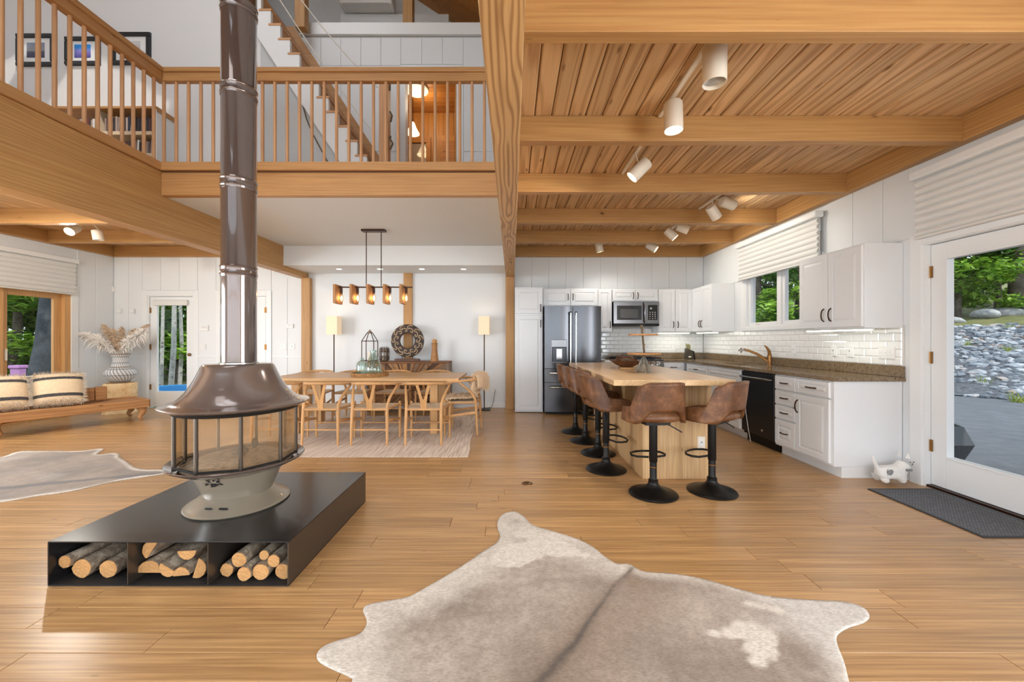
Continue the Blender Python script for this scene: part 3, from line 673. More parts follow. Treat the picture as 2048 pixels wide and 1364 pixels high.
PZ = lambda y, Y=WB: CAMZ-(y-HY)*Y/F
plate('white alarm keypad between the two back doors', 'keypad', PX(411), PZ(656), .15, .11, t=.03)
plate('white light switch below the alarm keypad', 'switch', PX(407), PZ(694), .12, .115, toggles=2)
plate('white thermostat beside the fir corner post', 'thermostat', PX(582), PZ(652), .12, .08, t=.03)
plate('white light switch below the thermostat', 'switch', PX(568), PZ(693), .12, .115, toggles=2)
plate('white outlet beside the switch below the thermostat', 'outlet', PX(585), PZ(693), .10, .115)
plate('small white sensor box above the pampas vase', 'sensor', PX(226), PZ(579), .11, .10, t=.04)
plate('white outlet on the dining wall beside the sheepskin chair', 'outlet', PX(989, WB), .34, .075, .115, pos=WB)
for k, px in enumerate((243, 270)):
    o = MB().box(PX(px)-.03, WB-.075, PZ(622)-.04, PX(px)+.03, WB-.011, PZ(622)+.04).build('wall_hook', MT['plastic'], bevel=.012, seg=3)
    tag(o, ['small white wall hook nearer the sliding door, above the pampas', 'small white wall hook nearer the glazed back door, above the pampas'][k], 'hook')
# kitchen backsplash fittings are placed with the kitchen
# ---- recessed lights
MT['recess'] = emitm('recessed_light_glow', (1, .97, .9, 1), 6)
for k, px in enumerate((678, 760, 844, 927)):
    x = (px-HX)*6.89/F
    t = thing('recessed_light', ['first', 'second', 'third', 'fourth'][k]+' recessed soffit light counted from the stove pipe side', 'light', (x, 6.89, 2.48), group='recessed soffit lights')
    MB().ring([(.045, -.004), (.062, -.004), (.062, -.0005), (.045, -.0005)], 24, (x, 6.89, 2.48)).build('trim_ring', MT['trim'], t, smooth=40)
    MB().lathe([(0, -.002), (.045, -.002), (.045, -.0006), (0, -.0006)], 24, (x, 6.89, 2.48)).build('lens', MT['recess'], t)
    l = lamp('recessed_spot', 'SPOT', (x, 6.89, 2.46), 1.6, (1, .95, .87), parent=t, spot_size=2.2, spot_blend=.8, shadow_soft_size=.04)
# ================================================================ LOFT
YS = 5.05
nose = lambda k: (-1.842-.122*k, 3.604+.1847*k)
K0, K1 = -2, 12
low = lambda x: 3.515+(x+2.186)*(-1.513)          # lower edge line of the stringer
wall_loft = MB()
xs = -1.88
wall_loft.prism([(WL, 3.061), (-3.22, 3.061), (-3.22, low(-3.22)), (-3.56, low(-3.56)-.0), (-4.6, low(-4.6)), (-4.6, roof(-4.6)-.01), (WL, roof(WL)-.01)], YS+.05, YS+.16, lambda u, v, n: (u, n, v))
wall_loft = struct('wall_loft', wall_loft, MT['wallg'], 'pale loft wall with framed pictures and the stair', 'wall')
MT['wallgrey'] = plain('mid_grey_wall', S(192,195,196), .6)  # greyer tone than the adjoining loft wall
struct('wall_stair', MB().prism([(-3.219, 3.061), (xs, 3.061), (-3.219, low(-3.219))], YS+.05, YS+.16, lambda u, v, n: (u, n, v)), MT['wallgrey'], 'grey wall triangle under the steep stair', 'wall', fixn=True)
# staircase
st = thing('staircase', 'steep white and wood staircase climbing from the loft', 'staircase', (-2.3, YS, 3.06))
poly = []
for k in range(K0, K1+1):
    x, z = nose(k); poly.append((x, z-.1847-.026)) ; poly.append((x, z-.026))
x, z = nose(K1+1); poly.append((x, z-.1847-.026)); poly.append((x, low(x)))
poly.append(((3.061-3.515)/-1.513-2.186, 3.061)); 
poly[0] = (poly[0][0], 3.061)
MB().prism(poly, YS, YS+.045, lambda u, v, n: (u, n, v)).build('stringer', MT['trim'], st, fixn=True)
for k in range(K0, K1+1):
    x, z = nose(k)
    MB().box(x-.15, YS-.008, z-.026, x+.012, 5.80, z).build('tread', MT['railz'], st, bevel=.004)
    if k > K0: MB().box(x-.012, YS+.046, z-.1847, x, 5.80, z-.027).build('riser', MT['rail'], st)
x0, z0 = nose(K0); x1, z1 = nose(K1)
MB().prism([(x0-.03, z0), (x0+.12, z0), (x1+.12, z1), (x1-.03, z1)], 5.801, 5.838, lambda u, v, n: (u, n, v)).build('skirt_board', MT['rail'], st, fixn=True)
# newel post with rope rails
nw = thing('newel_post', 'square wooden newel post with knotted rope ends', 'post', (-1.70, 5.55, 3.061))
MB().box(-1.80, 5.38, 3.061, -1.675, 5.50, 4.76).build('shaft', MT['railz'], nw, bevel=.006)
m_ = MB(); m_.tube([(-1.66, 5.40, 4.74), (-1.645, 5.36, 4.70), (-1.65, 5.37, 4.62)], .016, 6); m_.build('rope_knot', MT['twig'], nw); m_ = MB(); m_.tube([(-1.652, 5.39, 4.34), (-1.62, 5.37, 4.28), (-1.64, 5.38, 4.2)], .014, 6); m_.build('rope_knot', MT['twig'], nw)
m_ = MB(); m_.tube([(-1.652, 5.39, 3.98), (-1.61, 5.37, 3.9), (-1.645, 5.37, 3.82)], .014, 6); m_.ell((-1.652, 5.39, 4.0), (.02, .02, .02), 8, 6); m_.build('rope_tail', MT['twig'], nw)
for k, (pa, pb) in enumerate((((552, -12), (745, 268)), ((593, -12), (752, 175)))):
    Y = 5.38
    a = Vector((PX(pa[0], Y), Y, PZ(pa[1], Y))); b = Vector((PX(pb[0], Y)+.02, Y, PZ(pb[1], Y)))
    m_ = MB(); N = 60; pts = [a.lerp(b, i/N)+Vector((0, 0, -.05*math.sin(PI*i/N))) for i in range(N+1)]
    m_.tube(pts, [.009 if i % 2 else .0065 for i in range(N+1)], 6)
    tag(m_.build('rope_rail', MT['rope'], smooth=180), ['lower slack rope handrail of the steep stair', 'upper slack rope handrail of the steep stair'][k], 'rope')
# far board wall with doorway
DX0, DX1, DZ1 = -1.56, -.815, 5.17
YF = 5.85
wfar = struct('wall_loft_back', holes_wall(MB(), 'Y', YF, .12, -3.1, -.118, 3.061, 5.70, [(DX0, DX1, 3.061, DZ1)]), MT['wall'], 'white board wall behind the stair with the bathroom doorway', 'wall')
panels(wfar, 'Y', YF, -1, -3.1, DX0-.07, 5.28, 5.69, .30); panels(wfar, 'Y', YF, -1, -3.1, DX0-.07, 4.02, 5.272, .30); panels(wfar, 'Y', YF, -1, -3.1, DX0-.07, 3.08, 4.0, .30)
panels(wfar, 'Y', YF, -1, DX1+.10, -.12, 4.02, 5.69, .30); panels(wfar, 'Y', YF, -1, DX1+.10, -.12, 3.08, 4.0, .30); panels(wfar, 'Y', YF, -1, DX0-.07, DX1+.10, 5.30, 5.69, .30)
m_ = MB(); m_.box(DX0-.075, YF-.02, 3.061, DX0, YF, 5.27); m_.box(DX1, YF-.02, 3.061, DX1+.10, YF, 5.27); m_.box(DX0, YF-.02, DZ1, DX1, YF, 5.27)
trim(m_, 'white casing round the bathroom doorway in the loft')
trim(MB().box(-3.1, YF-.05, 5.71, -.118, YF+.13, 5.88), 'white cap rail on top of the loft board wall')
# bathroom box, honey pine
struct('wall_bathroom_back', MB().box(-2.3, 6.90, 3.061, -.3, 6.98, 5.2), MT['bath'], 'honey pine bathroom wall seen through the loft doorway', 'wall')
bw = struct('wall_bathroom_side', MB().box(-2.32, 5.97, 3.061, -2.26, 6.9, 5.2), MT['bath'], 'honey pine side wall of the loft bathroom', 'wall')
struct('wall_bathroom_end', MB().box(-.32, 5.97, 3.061, -.26, 6.9, 5.2), MT['bath'], 'honey pine end wall of the loft bathroom', 'wall')
bc = struct('ceiling_bathroom', MB().box(-2.26, 5.97, 5.2, -.32, 6.98, 5.24), MT['gap'], 'honey pine board ceiling of the loft bathroom', 'ceiling')
for k in range(8): MB().box(-2.26, 5.97+k*.1165, 5.186, -.32, 5.97+k*.1165+.113, 5.2).build('ceiling_board', MT['bathx'], bc, bevel=.004)
for k in range(22):
    x = -2.24+k*.088; 
    if x+.085 < -.33: MB().box(x, 6.892, 3.061, x+.084, 6.90, 5.186).build('wall_board', MT['bath'], bpy.data.objects['wall_bathroom_back'], bevel=.004)
t = thing('flush_ceiling_light', 'round glowing ceiling light in the loft bathroom', 'light', (-1.50, 6.22, 5.1))
MB().lathe([(.17, .086), (.19, .075), (.19, .055), (.165, .05)], 28, (-1.50, 6.22, 5.1)).build('rim', MT['lampw'], t, smooth=40)
MB().lathe([(.165, .055), (.16, .035), (.12, .008), (.06, -.004), (0, -.006)], 28, (-1.50, 6.22, 5.1)).build('diffuser', MT['globe'], t, smooth=60)
lamp('bath_light', 'POINT', (-1.4, 6.35, 4.98), 5, (1, .80, .55), parent=t, shadow_soft_size=.12)
t = thing('pendant_light', 'small conical pendant light hanging in the loft bathroom', 'light', (-1.62, 6.5, 4.62))
MB().cyl((-1.62, 6.5, 4.80), (-1.62, 6.5, 5.186), .006, n=6).build('cord', MT['bronze'], t)
MB().lathe([(.015, .19), (.03, .17), (.06, .09), (.11, .0), (.105, -.004), (.05, .08), (.02, .16)], 20, (-1.62, 6.5, 4.62)).build('shade', MT['globe'], t, smooth=60)
t = thing('bathroom_mirror', 'wood framed mirror on the honey pine bathroom wall', 'mirror', (-1.7, 6.88, 3.9))
m_ = MB(); m_.box(-2.0, 6.85, 4.65, -1.40, 6.89, 4.75); m_.box(-1.48, 6.85, 3.9, -1.40, 6.89, 4.65); m_.box(-2.0, 6.85, 3.9, -1.92, 6.89, 4.65); m_.box(-1.92, 6.85, 3.9, -1.48, 6.89, 3.98); m_.build('frame', MT['bathx'], t, bevel=.004)
MT['mirror'] = plain('mirror_glass', S(200,190,175), .03, 1.0)
MB().box(-1.92, 6.875, 3.98, -1.48, 6.885, 4.65).build('mirror_glass', MT['mirror'], t)
t = thing('wall_cupboard', 'honey pine wall cupboard in the loft bathroom', 'cupboard', (-1.1, 6.8, 3.7))
MB().box(-1.30, 6.74, 3.7, -.86, 6.89, 4.72).build('body', MT['bath'], t, bevel=.004)
m_ = MB(); ax = lambda u, v, n: (u, 6.74-n, v); m_.fru((-1.28, 3.72, -.88, 4.70), 0, 0, (-1.28, 3.72, -.88, 4.70), 0, .018, ax); dd = m_.build('door', MT['bath'], t, bevel=.003, fixn=True)
m_ = MB(); m_.fru((-1.22, 3.79, -.94, 4.63), 0, .018, (-1.18, 3.83, -.98, 4.59), 0, .026, ax); m_.build('door_panel', MT['bathx'], dd, fixn=True)
# open bathroom door leaf
d4 = thing('door_4', 'open honey pine door leaf of the loft bathroom', 'door', (DX1-.02, 5.9, 3.065), kind='structure')
MB().box(DX1-.045, 5.985, 3.07, DX1-.005, 6.70, 5.12).build('door_leaf', MT['bath'], d4, bevel=.003)
for z in (3.9, 4.86): MB().box(DX1-.004, 5.84, z-.05, DX1+.02, 5.849-.02+.015, z+.05).build('hinge', MT['black'], d4)
# top storey posts and air conditioner
post(-1.645, 5.99, 5.801, -1.50, 6.13, roof(-1.55)-.08, 'wooden post of the top storey beside the sloping roof')
post(-3.06, 5.60, 5.66, -2.92, 5.72, 7.4, 'wooden post at the head of the steep stair')
wv = struct('wall_attic_vent', MB().box(-2.98, 6.9, 5.801, -1.1, 6.96, 6.9), MT['wall'], 'white knee wall in the top storey', 'wall')
t = thing('air_conditioner', 'white wall air conditioner under the roof of the top storey', 'air conditioner', (-2.6, 6.85, 6.9))
MB().box(-2.92, 6.70, 6.925, -2.02, 6.96, 7.22).build('body', MT['plastic'], t, bevel=.03, seg=4)
MB().box(-2.86, 6.69, 6.918, -2.08, 6.90, 6.926).build('louver', MT['wallg'], t)
trim(MB().box(-3.0, 6.88, 6.60, -1.1, 6.90, 6.64), 'thin white rail on the top storey knee wall')
# ---- pictures
def picture(x0, y0, x1, y1, label, stops):
    Y = YS+.05; a, b = PX(x0, Y), PX(x1, Y); zt, zb = PZ(y0, Y), PZ(y1, Y); fr = .055
    t = thing('framed_picture', label, 'picture', ((a+b)/2, Y, zb))
    ax = lambda u, v, n: (u, Y-n, v)
    m_ = MB()
    for r0, r1 in (((a, zb, b, zb+fr), 0), ((a, zt-fr, b, zt), 0), ((a, zb+fr, a+fr, zt-fr), 0), ((b-fr, zb+fr, b, zt-fr), 0)):
        m_.fru(r0, 0, 0, (r0[0]+.008, r0[1]+.008, r0[2]-.008, r0[3]-.008), 0, .03, ax)
    m_.build('frame', MT['pframe'], t, fixn=True)
    MB().box(a+fr, Y-.010, zb+fr, b-fr, Y-.002, zt-fr).build('mat_board', MT['trim'], t)
    w, h = b-a, zt-zb
    p = MB().box(a+w*.27, Y-.013, zb+h*.27, b-w*.27, Y-.010, zt-h*.27)
    m, nt, bs = nodes('photo_print'); tc = nd(nt, 'ShaderNodeTexCoord'); sp = nd(nt, 'ShaderNodeSeparateXYZ'); nt.links.new(tc.outputs['Generated'], sp.inputs[0])
    nz = nd(nt, 'ShaderNodeTexNoise', _Scale=6.0, _Detail=4.0); nt.links.new(tc.outputs['Generated'], nz.inputs['Vector'])
    ad = nd(nt, 'ShaderNodeMath', operation='MULTIPLY_ADD'); nt.links.new(nz.outputs['Fac'], ad.inputs[0]); ad.inputs[1].default_value = .25; nt.links.new(sp.outputs[2], ad.inputs[2])
    r = ramp(nt, stops, ad.outputs[0]); nt.links.new(r.outputs[0], bs.inputs['Base Color']); bs.inputs['Roughness'].default_value = .3
    p.build('print', m, t)
MT['pframe'] = plain('black_picture_frame', S(44,48,52), .35)
picture(35, 69, 112, 134, 'black framed picture of a dusky lake, beside the railing end', [(.1, S(56,60,84)), (.5, S(84,84,110)), (.62, S(150,150,156)), (1, S(128,140,158))])
picture(132, 75, 202, 132, 'black framed picture of a purple mountain under blue sky', [(.15, S(70,76,150)), (.45, S(120,110,190)), (.7, S(130,140,214)), (.85, S(40,140,226)), (1, S(40,140,226))])
picture(225, 66, 303, 131, 'black framed picture of a pale scene behind the sloping handrail', [(.1, S(90,84,90)), (.4, S(170,160,160)), (1, S(206,206,208))])
# ---- loft bookshelf with cases
Yf, Yb = 4.80, 5.098
bx1 = PX(313, Yf); bx0 = -7.0
bs = thing('bookshelf', 'low loft bookshelf with pale shelves and a wooden top', 'bookshelf', ((bx0+bx1)/2, 4.95, 3.061))
ztop = PZ(213, Yf)
MB().box(bx0, Yf-.012, ztop-.03, bx1+.012, Yb, ztop).build('top', MT['rail'], bs, bevel=.004)
s1 = PZ(262, Yf); s2 = PZ(306, Yf)
for z in (s1, s2, 3.10): MB().box(bx0+.02, Yf, z-.045, bx1-.02, Yb-.012, z).build('shelf', MT['cord'], bs, bevel=.003)
for x in (bx0, PX(193, Yf), bx1-.02): MB().box(x, Yf, 3.061, x+.02, Yb-.012, ztop-.031).build('upright', MT['cord'] if x != bx1-.02 else MT['trim'], bs, bevel=.002)
MB().box(bx0, Yb-.012, 3.061, bx1, Yb, ztop-.031).build('back_panel', MT['trim'], bs)
MB().box(bx1, Yf, ztop-.06, bx1+.01, Yb, ztop-.031).build('edge_strip', MT['rail'], bs)
bcols = [S(60,52,50), S(150,130,120), S(96,84,80), S(200,192,184), S(84,60,56), S(120,112,110), S(46,50,62), S(168,150,140), S(222,218,212), S(110,60,52)]
bmats = [plain('case_spine_%d' % i, c, .5) for i, c in enumerate(bcols)]
rb = random.Random(11)
def row(px0, px1, zb, hh, what):
    x = PX(px0, Yf); xe = PX(px1, Yf); shelfy = Yf+.02
    while x < xe-.03:
        w = rb.uniform(.016, .03); h = hh*rb.uniform(.82, 1.0); tilt = rb.choice((0, 0, .06, .1))
        m_ = MB(); d = .14; x_ = x
        m_.add([(x_, shelfy, zb), (x_+w, shelfy, zb), (x_+w, shelfy+d, zb), (x_, shelfy+d, zb), (x_+tilt*h, shelfy, zb+h), (x_+w+tilt*h, shelfy, zb+h), (x_+w+tilt*h, shelfy+d, zb+h), (x_+tilt*h, shelfy+d, zb+h)], [(0,3,2,1),(4,5,6,7),(0,1,5,4),(1,2,6,5),(2,3,7,6),(3,0,4,7)])
        o = m_.build('book', rb.choice(bmats)); tag(o, 'slim case standing in the %s row of the loft bookshelf' % what, 'book', '%s row of cases on the loft bookshelf' % what)
        x += w+.003+(tilt and .004)
row(152, 190, s1+.001, .17, 'upper short'); row(206, 306, s1+.001, .19, 'upper long'); row(236, 306, s2+.001, .17, 'lower')
# cable under the stair
m_ = MB(); Y = YS+.035
m_.tube([(PX(x, Y), Y, PZ(y, Y)) for x, y in ((604, 204), (612, 235), (624, 265), (640, 295), (656, 325), (668, 345))], .007, 6)
tag(m_.build('cable', MT['twig'], smooth=180), 'loose brown cable hanging under the steep stair', 'cable')
# ================================================================ KITCHEN
def fr_back(y): return lambda u, v, n: (u, y-n, v)        # faces the photographer
def fr_right(x): return lambda u, v, n: (x-n, u, v)       # faces away from the window wall
def bx(ax, u0, v0, n0, u1, v1, n1):
    return MB().add([ax(u0,v0,n0),ax(u1,v0,n0),ax(u1,v1,n0),ax(u0,v1,n0),ax(u0,v0,n1),ax(u1,v0,n1),ax(u1,v1,n1),ax(u0,v1,n1)], [(0,3,2,1),(4,5,6,7),(0,1,5,4),(1,2,6,5),(2,3,7,6),(3,0,4,7)])
def pull(ax, u, v, L, parent, vert=True):
    h = L/2; pts = []
    for i in range(9):
        t = -1+2*i/8; n = .020+.030*math.sqrt(max(0, 1-t*t))**1.0 if abs(t) < 1 else .020
        pts.append(ax(u, v+t*h, n) if vert else ax(u+t*h, v, n))
    m_ = MB(); m_.tube(pts, .0065, 6)
    return m_.build('handle', MT['bronze'], parent, smooth=60)
def front(ax, parent, u0, v0, u1, v1, kind='door', hand=None, raised=True):
    g = .0025; u0 += g; u1 -= g; v0 += g; v1 -= g
    m_ = MB(); m_.fru((u0, v0, u1, v1), 0, .001, (u0, v0, u1, v1), 0, .014, ax)
    w = min(.055, (v1-v0)*.26, (u1-u0)*.26); q = .004
    for r in ((u0, v0, u1, v0+w), (u0, v1-w, u1, v1), (u0, v0+w, u0+w, v1-w), (u1-w, v0+w, u1, v1-w)):
        m_.fru(r, 0, .014, (r[0]+(q if r[0] == u0 else 0), r[1]+(q if r[1] == v0 else 0), r[2]-(q if r[2] == u1 else 0), r[3]-(q if r[3] == v1 else 0)), 0, .021, ax)
    d = m_.build(kind, MT['cab'], parent, fixn=True)
    i = w+.010; b = min(.022, (v1-v0-2*i)*.3)
    if v1-v0-2*i > .02:
        m_ = MB(); m_.fru((u0+i, v0+i, u1-i, v1-i), 0, .014, (u0+i+b, v0+i+b, u1-i-b, v1-i-b), 0, .021, ax); m_.build('raised_panel', MT['cab'], d, fixn=True)
    if hand: pull(ax, hand[0], hand[1], hand[2], d, hand[3])
    return d
def cabinet(label, ax, u0, u1, v0, v1, depth, name='wall_cabinet', cat='cabinet', toe=0):
    t = thing(name, label, cat, ax((u0+u1)/2, v0-toe if toe else v0, -depth/2))
    bx(ax, u0+.0005, v0, -depth, u1-.0005, v1, 0).build('body', MT['cab'], t, bevel=.002, fixn=True)
    if toe: bx(ax, u0+.002, v0-toe, -depth, u1-.002, v0-.0005, -.07).build('toe_kick', MT['trim'], t, fixn=True)
    return t
YU = WB-.33          # face of the back wall cabinets
B7 = fr_back(YU)
H = .115
# tall pantry
P = fr_back(6.85); t = cabinet('tall white pantry cabinet beside the fridge', P, .048, .533, .012, 2.158, .484, 'pantry_cabinet')
front(P, t, .06, 1.70, .525, 2.14, hand=(.49, 1.80, .13, True)); front(P, t, .06, .04, .525, 1.68, hand=(.49, 1.53, .13, True))
# above the fridge
t = cabinet('white cabinet above the fridge', fr_back(6.95), .537, 1.50, 1.835, 2.15, .397)
front(fr_back(6.95), t, .54, 1.845, 1.017, 2.14, hand=(.975, 2.0, H, True)); front(fr_back(6.95), t, 1.021, 1.845, 1.497, 2.14, hand=(1.06, 2.0, H, True))
t = cabinet('narrow white wall cabinet between fridge and microwave', B7, 1.507, 1.762, 1.385, 2.15, .327)
front(B7, t, 1.51, 1.395, 1.76, 2.14, hand=(1.725, 1.52, H, True))
t = cabinet('short white wall cabinet above the microwave', B7, 1.766, 2.572, 1.925, 2.15, .327)
front(B7, t, 1.77, 1.935, 2.168, 2.14, hand=(2.13, 2.03, H, True)); front(B7, t, 2.17, 1.935, 2.57, 2.14, hand=(2.21, 2.03, H, True))
t = cabinet('white double wall cabinet above the range side counter', B7, 2.576, 3.175, 1.385, 2.15, .327)
front(B7, t, 2.58, 1.395, 2.874, 2.14, hand=(2.835, 1.52, H, True)); front(B7, t, 2.876, 1.395, 3.17, 2.14, hand=(2.915, 1.52, H, True))
R19 = fr_right(3.19)
t = cabinet('white corner wall cabinet beside the kitchen window', R19, 6.33, 7.02, 1.385, 2.15, .348)
front(R19, t, 6.335, 1.395, 6.674, 2.14, hand=(6.64, 1.52, H, True)); front(R19, t, 6.676, 1.395, 7.015, 2.14, hand=(6.71, 1.52, H, True))
t = cabinet('white wall cabinet nearest the driveway door', R19, 3.60, 4.40, 1.36, 2.13, .348)
front(R19, t, 3.605, 1.37, 3.998, 2.12, hand=(3.955, 1.50, .13, True)); front(R19, t, 4.002, 1.37, 4.395, 2.12, hand=(4.045, 1.50, .13, True))
# under cabinet lights
def strip(label, ax, u0, u1, v, n0, n1):
    t = thing('under_cabinet_light', label, 'light', ax((u0+u1)/2, v-.022, (n0+n1)/2)); bx(ax, u0, v-.012, n0, u1, v-.001, n1).build('housing', MT['plastic'], t, fixn=True)
    bx(ax, u0+.01, v-.022, n0+.01, u1-.01, v-.0125, n1-.01).build('diffuser', MT['glowc'], t, fixn=True)
    c = Vector(ax((u0+u1)/2, v-.03, (n0+n1)/2)); l = lamp('strip_light', 'AREA', c, 0.6, (1, .98, .88), parent=t, shape='RECTANGLE', size=abs(u1-u0), size_y=.06)
    d = Vector(ax(1, 0, 0))-Vector(ax(0, 0, 0)); 
    if abs(d.y) > .5: l.rotation_euler = (0, 0, PI/2)
strip('lit strip under the double wall cabinet', B7, 2.60, 3.15, 1.385, -.12, -.02)
strip('lit strip under the corner wall cabinet', R19, 6.36, 6.95, 1.385, -.12, -.02)
strip('lit strip under the wall cabinet nearest the driveway door', R19, 3.63, 4.36, 1.36, -.12, -.02)
# microwave
M5 = fr_back(6.95); t = thing('microwave', 'stainless over-range microwave with black window', 'microwave', (2.15, 7.1, 1.5))
bx(M5, 1.772, 1.50, -.395, 2.568, 1.92, -.022).build('body', MT['black'], t, fixn=True)
d = bx(M5, 1.772, 1.535, -.02, 2.348, 1.92, .012).build('door', MT['steel'], t, bevel=.004, fixn=True)
bx(M5, 1.83, 1.60, .012, 2.26, 1.85, .0145).build('window', MT['blackg'], d, fixn=True)
bx(M5, 1.885, 1.635, .0145, 2.20, 1.79, .016).build('inner_window', plain('dim_window_mesh', S(70,68,66), .25), d, fixn=True)
m_ = MB(); m_.tube([M5(2.305, 1.56, .012), M5(2.305, 1.57, .05), M5(2.305, 1.73, .058), M5(2.305, 1.89, .05), M5(2.305, 1.90, .012)], .016, 8); m_.build('handle', MT['steel'], d, smooth=60)
cp = bx(M5, 2.352, 1.535, -.02, 2.568, 1.92, .010).build('control_panel', MT['steel'], t, bevel=.004, fixn=True)
bx(M5, 2.37, 1.60, .010, 2.535, 1.86, .0125).build('key_field', MT['blackg'], cp, fixn=True)
m_ = MB(); m_.cyl(M5(2.42, 1.80, .012), M5(2.42, 1.80, .022), .018, n=16); m_.build('dial', MT['chrome'], cp, smooth=40)
MT['keyp'] = plain('pale_key_print', S(190,188,182), .5)
for i in range(3):
    for j in range(4): bx(M5, 2.395+i*.045, 1.62+j*.035, .0125, 2.415+i*.045, 1.635+j*.035, .0135).build('key', MT['keyp'], cp, fixn=True)
bx(M5, 1.772, 1.495, -.39, 2.568, 1.533, .006).build('vent', MT['black'], t, fixn=True)
# range
RG = fr_back(6.69); t = thing('range_cooker', 'stainless gas range behind the island', 'range', (2.15, 7.0, 0))
bx(RG, 1.768, .02, -.63, 2.548, .90, -.03).build('body', MT['steeld'], t, fixn=True)
d = bx(RG, 1.78, .18, -.029, 2.536, .74, .012).build('oven_door', MT['steel'], t, bevel=.004, fixn=True)
bx(RG, 1.86, .28, .012, 2.46, .62, .015).build('oven_window', MT['blackg'], d, fixn=True)
m_ = MB(); m_.tube([RG(1.84, .70, .012), RG(1.84, .70, .055), RG(2.48, .70, .055), RG(2.48, .70, .012)], .012, 8); m_.build('handle', MT['steel'], d, smooth=60)
cp = MB().prism([(-.03, .76), (.015, .76), (.03, .80), (-.01, .915), (-.03, .915)], 1.768, 2.548, lambda n, v, u: RG(u, v, n)).build('control_panel', MT['steel'], t, fixn=True)
for k in range(5):
    u = 1.88+k*.136 if k < 2 else 2.28+(k-2)*.085
    m_ = MB(); c0 = Vector(RG(u, .857, .012)); dv = Vector((0, -.94, .34)); m_.cyl(c0, c0+dv*.012, .036, n=18); m_.cyl(c0+dv*.012, c0+dv*.04, .028, .025, n=18); kb = m_.build('knob', MT['chrome'], cp, smooth=40)
    MB().cyl(c0+dv*.0405, c0+dv*.043, .006, n=8).build('knob_mark', MT['black'], kb)
bx(RG, 1.768, .90, -.63, 2.548, .918, -.005).build('cooktop', MT['black'], t, bevel=.004, fixn=True)
for k in range(3):
    u0 = 1.79+k*.253; m_ = MB()
    for a in (0, .5, 1): m_.box(u0+a*.22-.006+.006, 6.75, .935, u0+a*.22+.012, 7.26, .95)
    for b_ in (6.76, 6.93, 7.10, 7.25): m_.box(u0, b_-.006, .935, u0+.232, b_+.006, .95)
    for a in (0, 1):
        for b_ in (6.76, 7.25): m_.box(u0+a*.22, b_-.006, .918, u0+a*.22+.012, b_+.006, .936)
    m_.build('grate', MT['black'], t)
for k, (u, y) in enumerate(((1.91, 6.86), (1.91, 7.13), (2.16, 7.0), (2.41, 6.86), (2.41, 7.13))):
    MB().lathe([(.05, 0), (.05, .008), (.03, .015), (0, .016)], 16, (u, y, .918)).build('burner', MT['soot'], t, smooth=40)
# fridge
FX0, FX1 = .545, 1.49; FG = fr_back(6.68); t = thing('refrigerator', 'stainless french door refrigerator with water dispenser', 'refrigerator', (1.02, 7.0, 0))
bx(FG, FX0+.004, .03, -.65, FX1-.004, 1.80, -.03).build('body', MT['steeld'], t, bevel=.004, fixn=True)
bx(FG, FX0+.03, .0, -.6, FX1-.03, .03, -.06).build('plinth', MT['black'], t, fixn=True)
mid = (FX0+FX1)/2
fs = MT['fridge'] = plain('brushed_fridge_steel', S(88,89,92), .2, 1.0)
def bowed(u0, u1, v0, v1, bow=.018):
    ax = FG; m_ = MB(); N = 10
    pts = [(u0+(u1-u0)*i/N, .03+bow*(1-(2*i/N-1)**2)) for i in range(N+1)]
    poly = [(u0, -.028)]+pts+[(u1, -.028)]
    return m_.prism(poly, v0, v1, lambda u, n, v: ax(u, v, n))
dl = bowed(FX0, mid-.003, .775, 1.815).build('door', fs, t, smooth=35, fixn=True); dr = bowed(mid+.003, FX1, .775, 1.815).build('door', fs, t, smooth=35, fixn=True)
for d, u in ((dl, mid-.045), (dr, mid+.045)):
    m_ = MB(); m_.tube([FG(u, .86, .10), FG(u, 1.70, .10)], .014, 10); m_.build('handle', MT['chrome'], d, smooth=60)
    m_ = MB(); m_.box(u-.015, 6.575, .85, u+.015, 6.64, .89); m_.box(u-.015, 6.575, 1.68, u+.015, 6.64, 1.72); m_.build('handle_mount', MT['black'], d)
dr1 = bowed(FX0, FX1, .545, .767).build('drawer', fs, t, smooth=35, fixn=True); dr2 = bowed(FX0, FX1, .05, .537).build('drawer', fs, t, smooth=35, fixn=True)
for d, v in ((dr1, .70), (dr2, .465)):
    m_ = MB(); m_.tube([FG(FX0+.08, v, .11), FG(FX1-.08, v, .11)], .014, 10); m_.build('handle', MT['chrome'], d, smooth=60)
    m_ = MB()
    for u in (FX0+.1, FX1-.1): m_.box(u-.012, 6.57, v-.012, u+.012, 6.65, v+.012)
    m_.build('handle_mount', MT['black'], d)
ds = bx(FG, .655, .86, .035, .915, 1.255, .052).build('dispenser', MT['steel'], dl, bevel=.006, fixn=True)
bx(FG, .675, .885, .052, .895, 1.12, .054).build('dispenser_recess', MT['steeld'], dl, fixn=True)
bx(FG, .74, .93, .054, .83, 1.10, .072).build('dispenser_paddle', MT['chrome'], dl, fixn=True)
bx(FG, .665, 1.122, .052, .905, 1.135, .075).build('dispenser_lip', MT['black'], dl, fixn=True)
MB().box(.665, 6.622, .885, .676, 6.63, 1.12).build('dispenser_edge', MT['black'], dl); MB().box(.894, 6.622, .885, .905, 6.63, 1.12).build('dispenser_edge', MT['black'], dl)
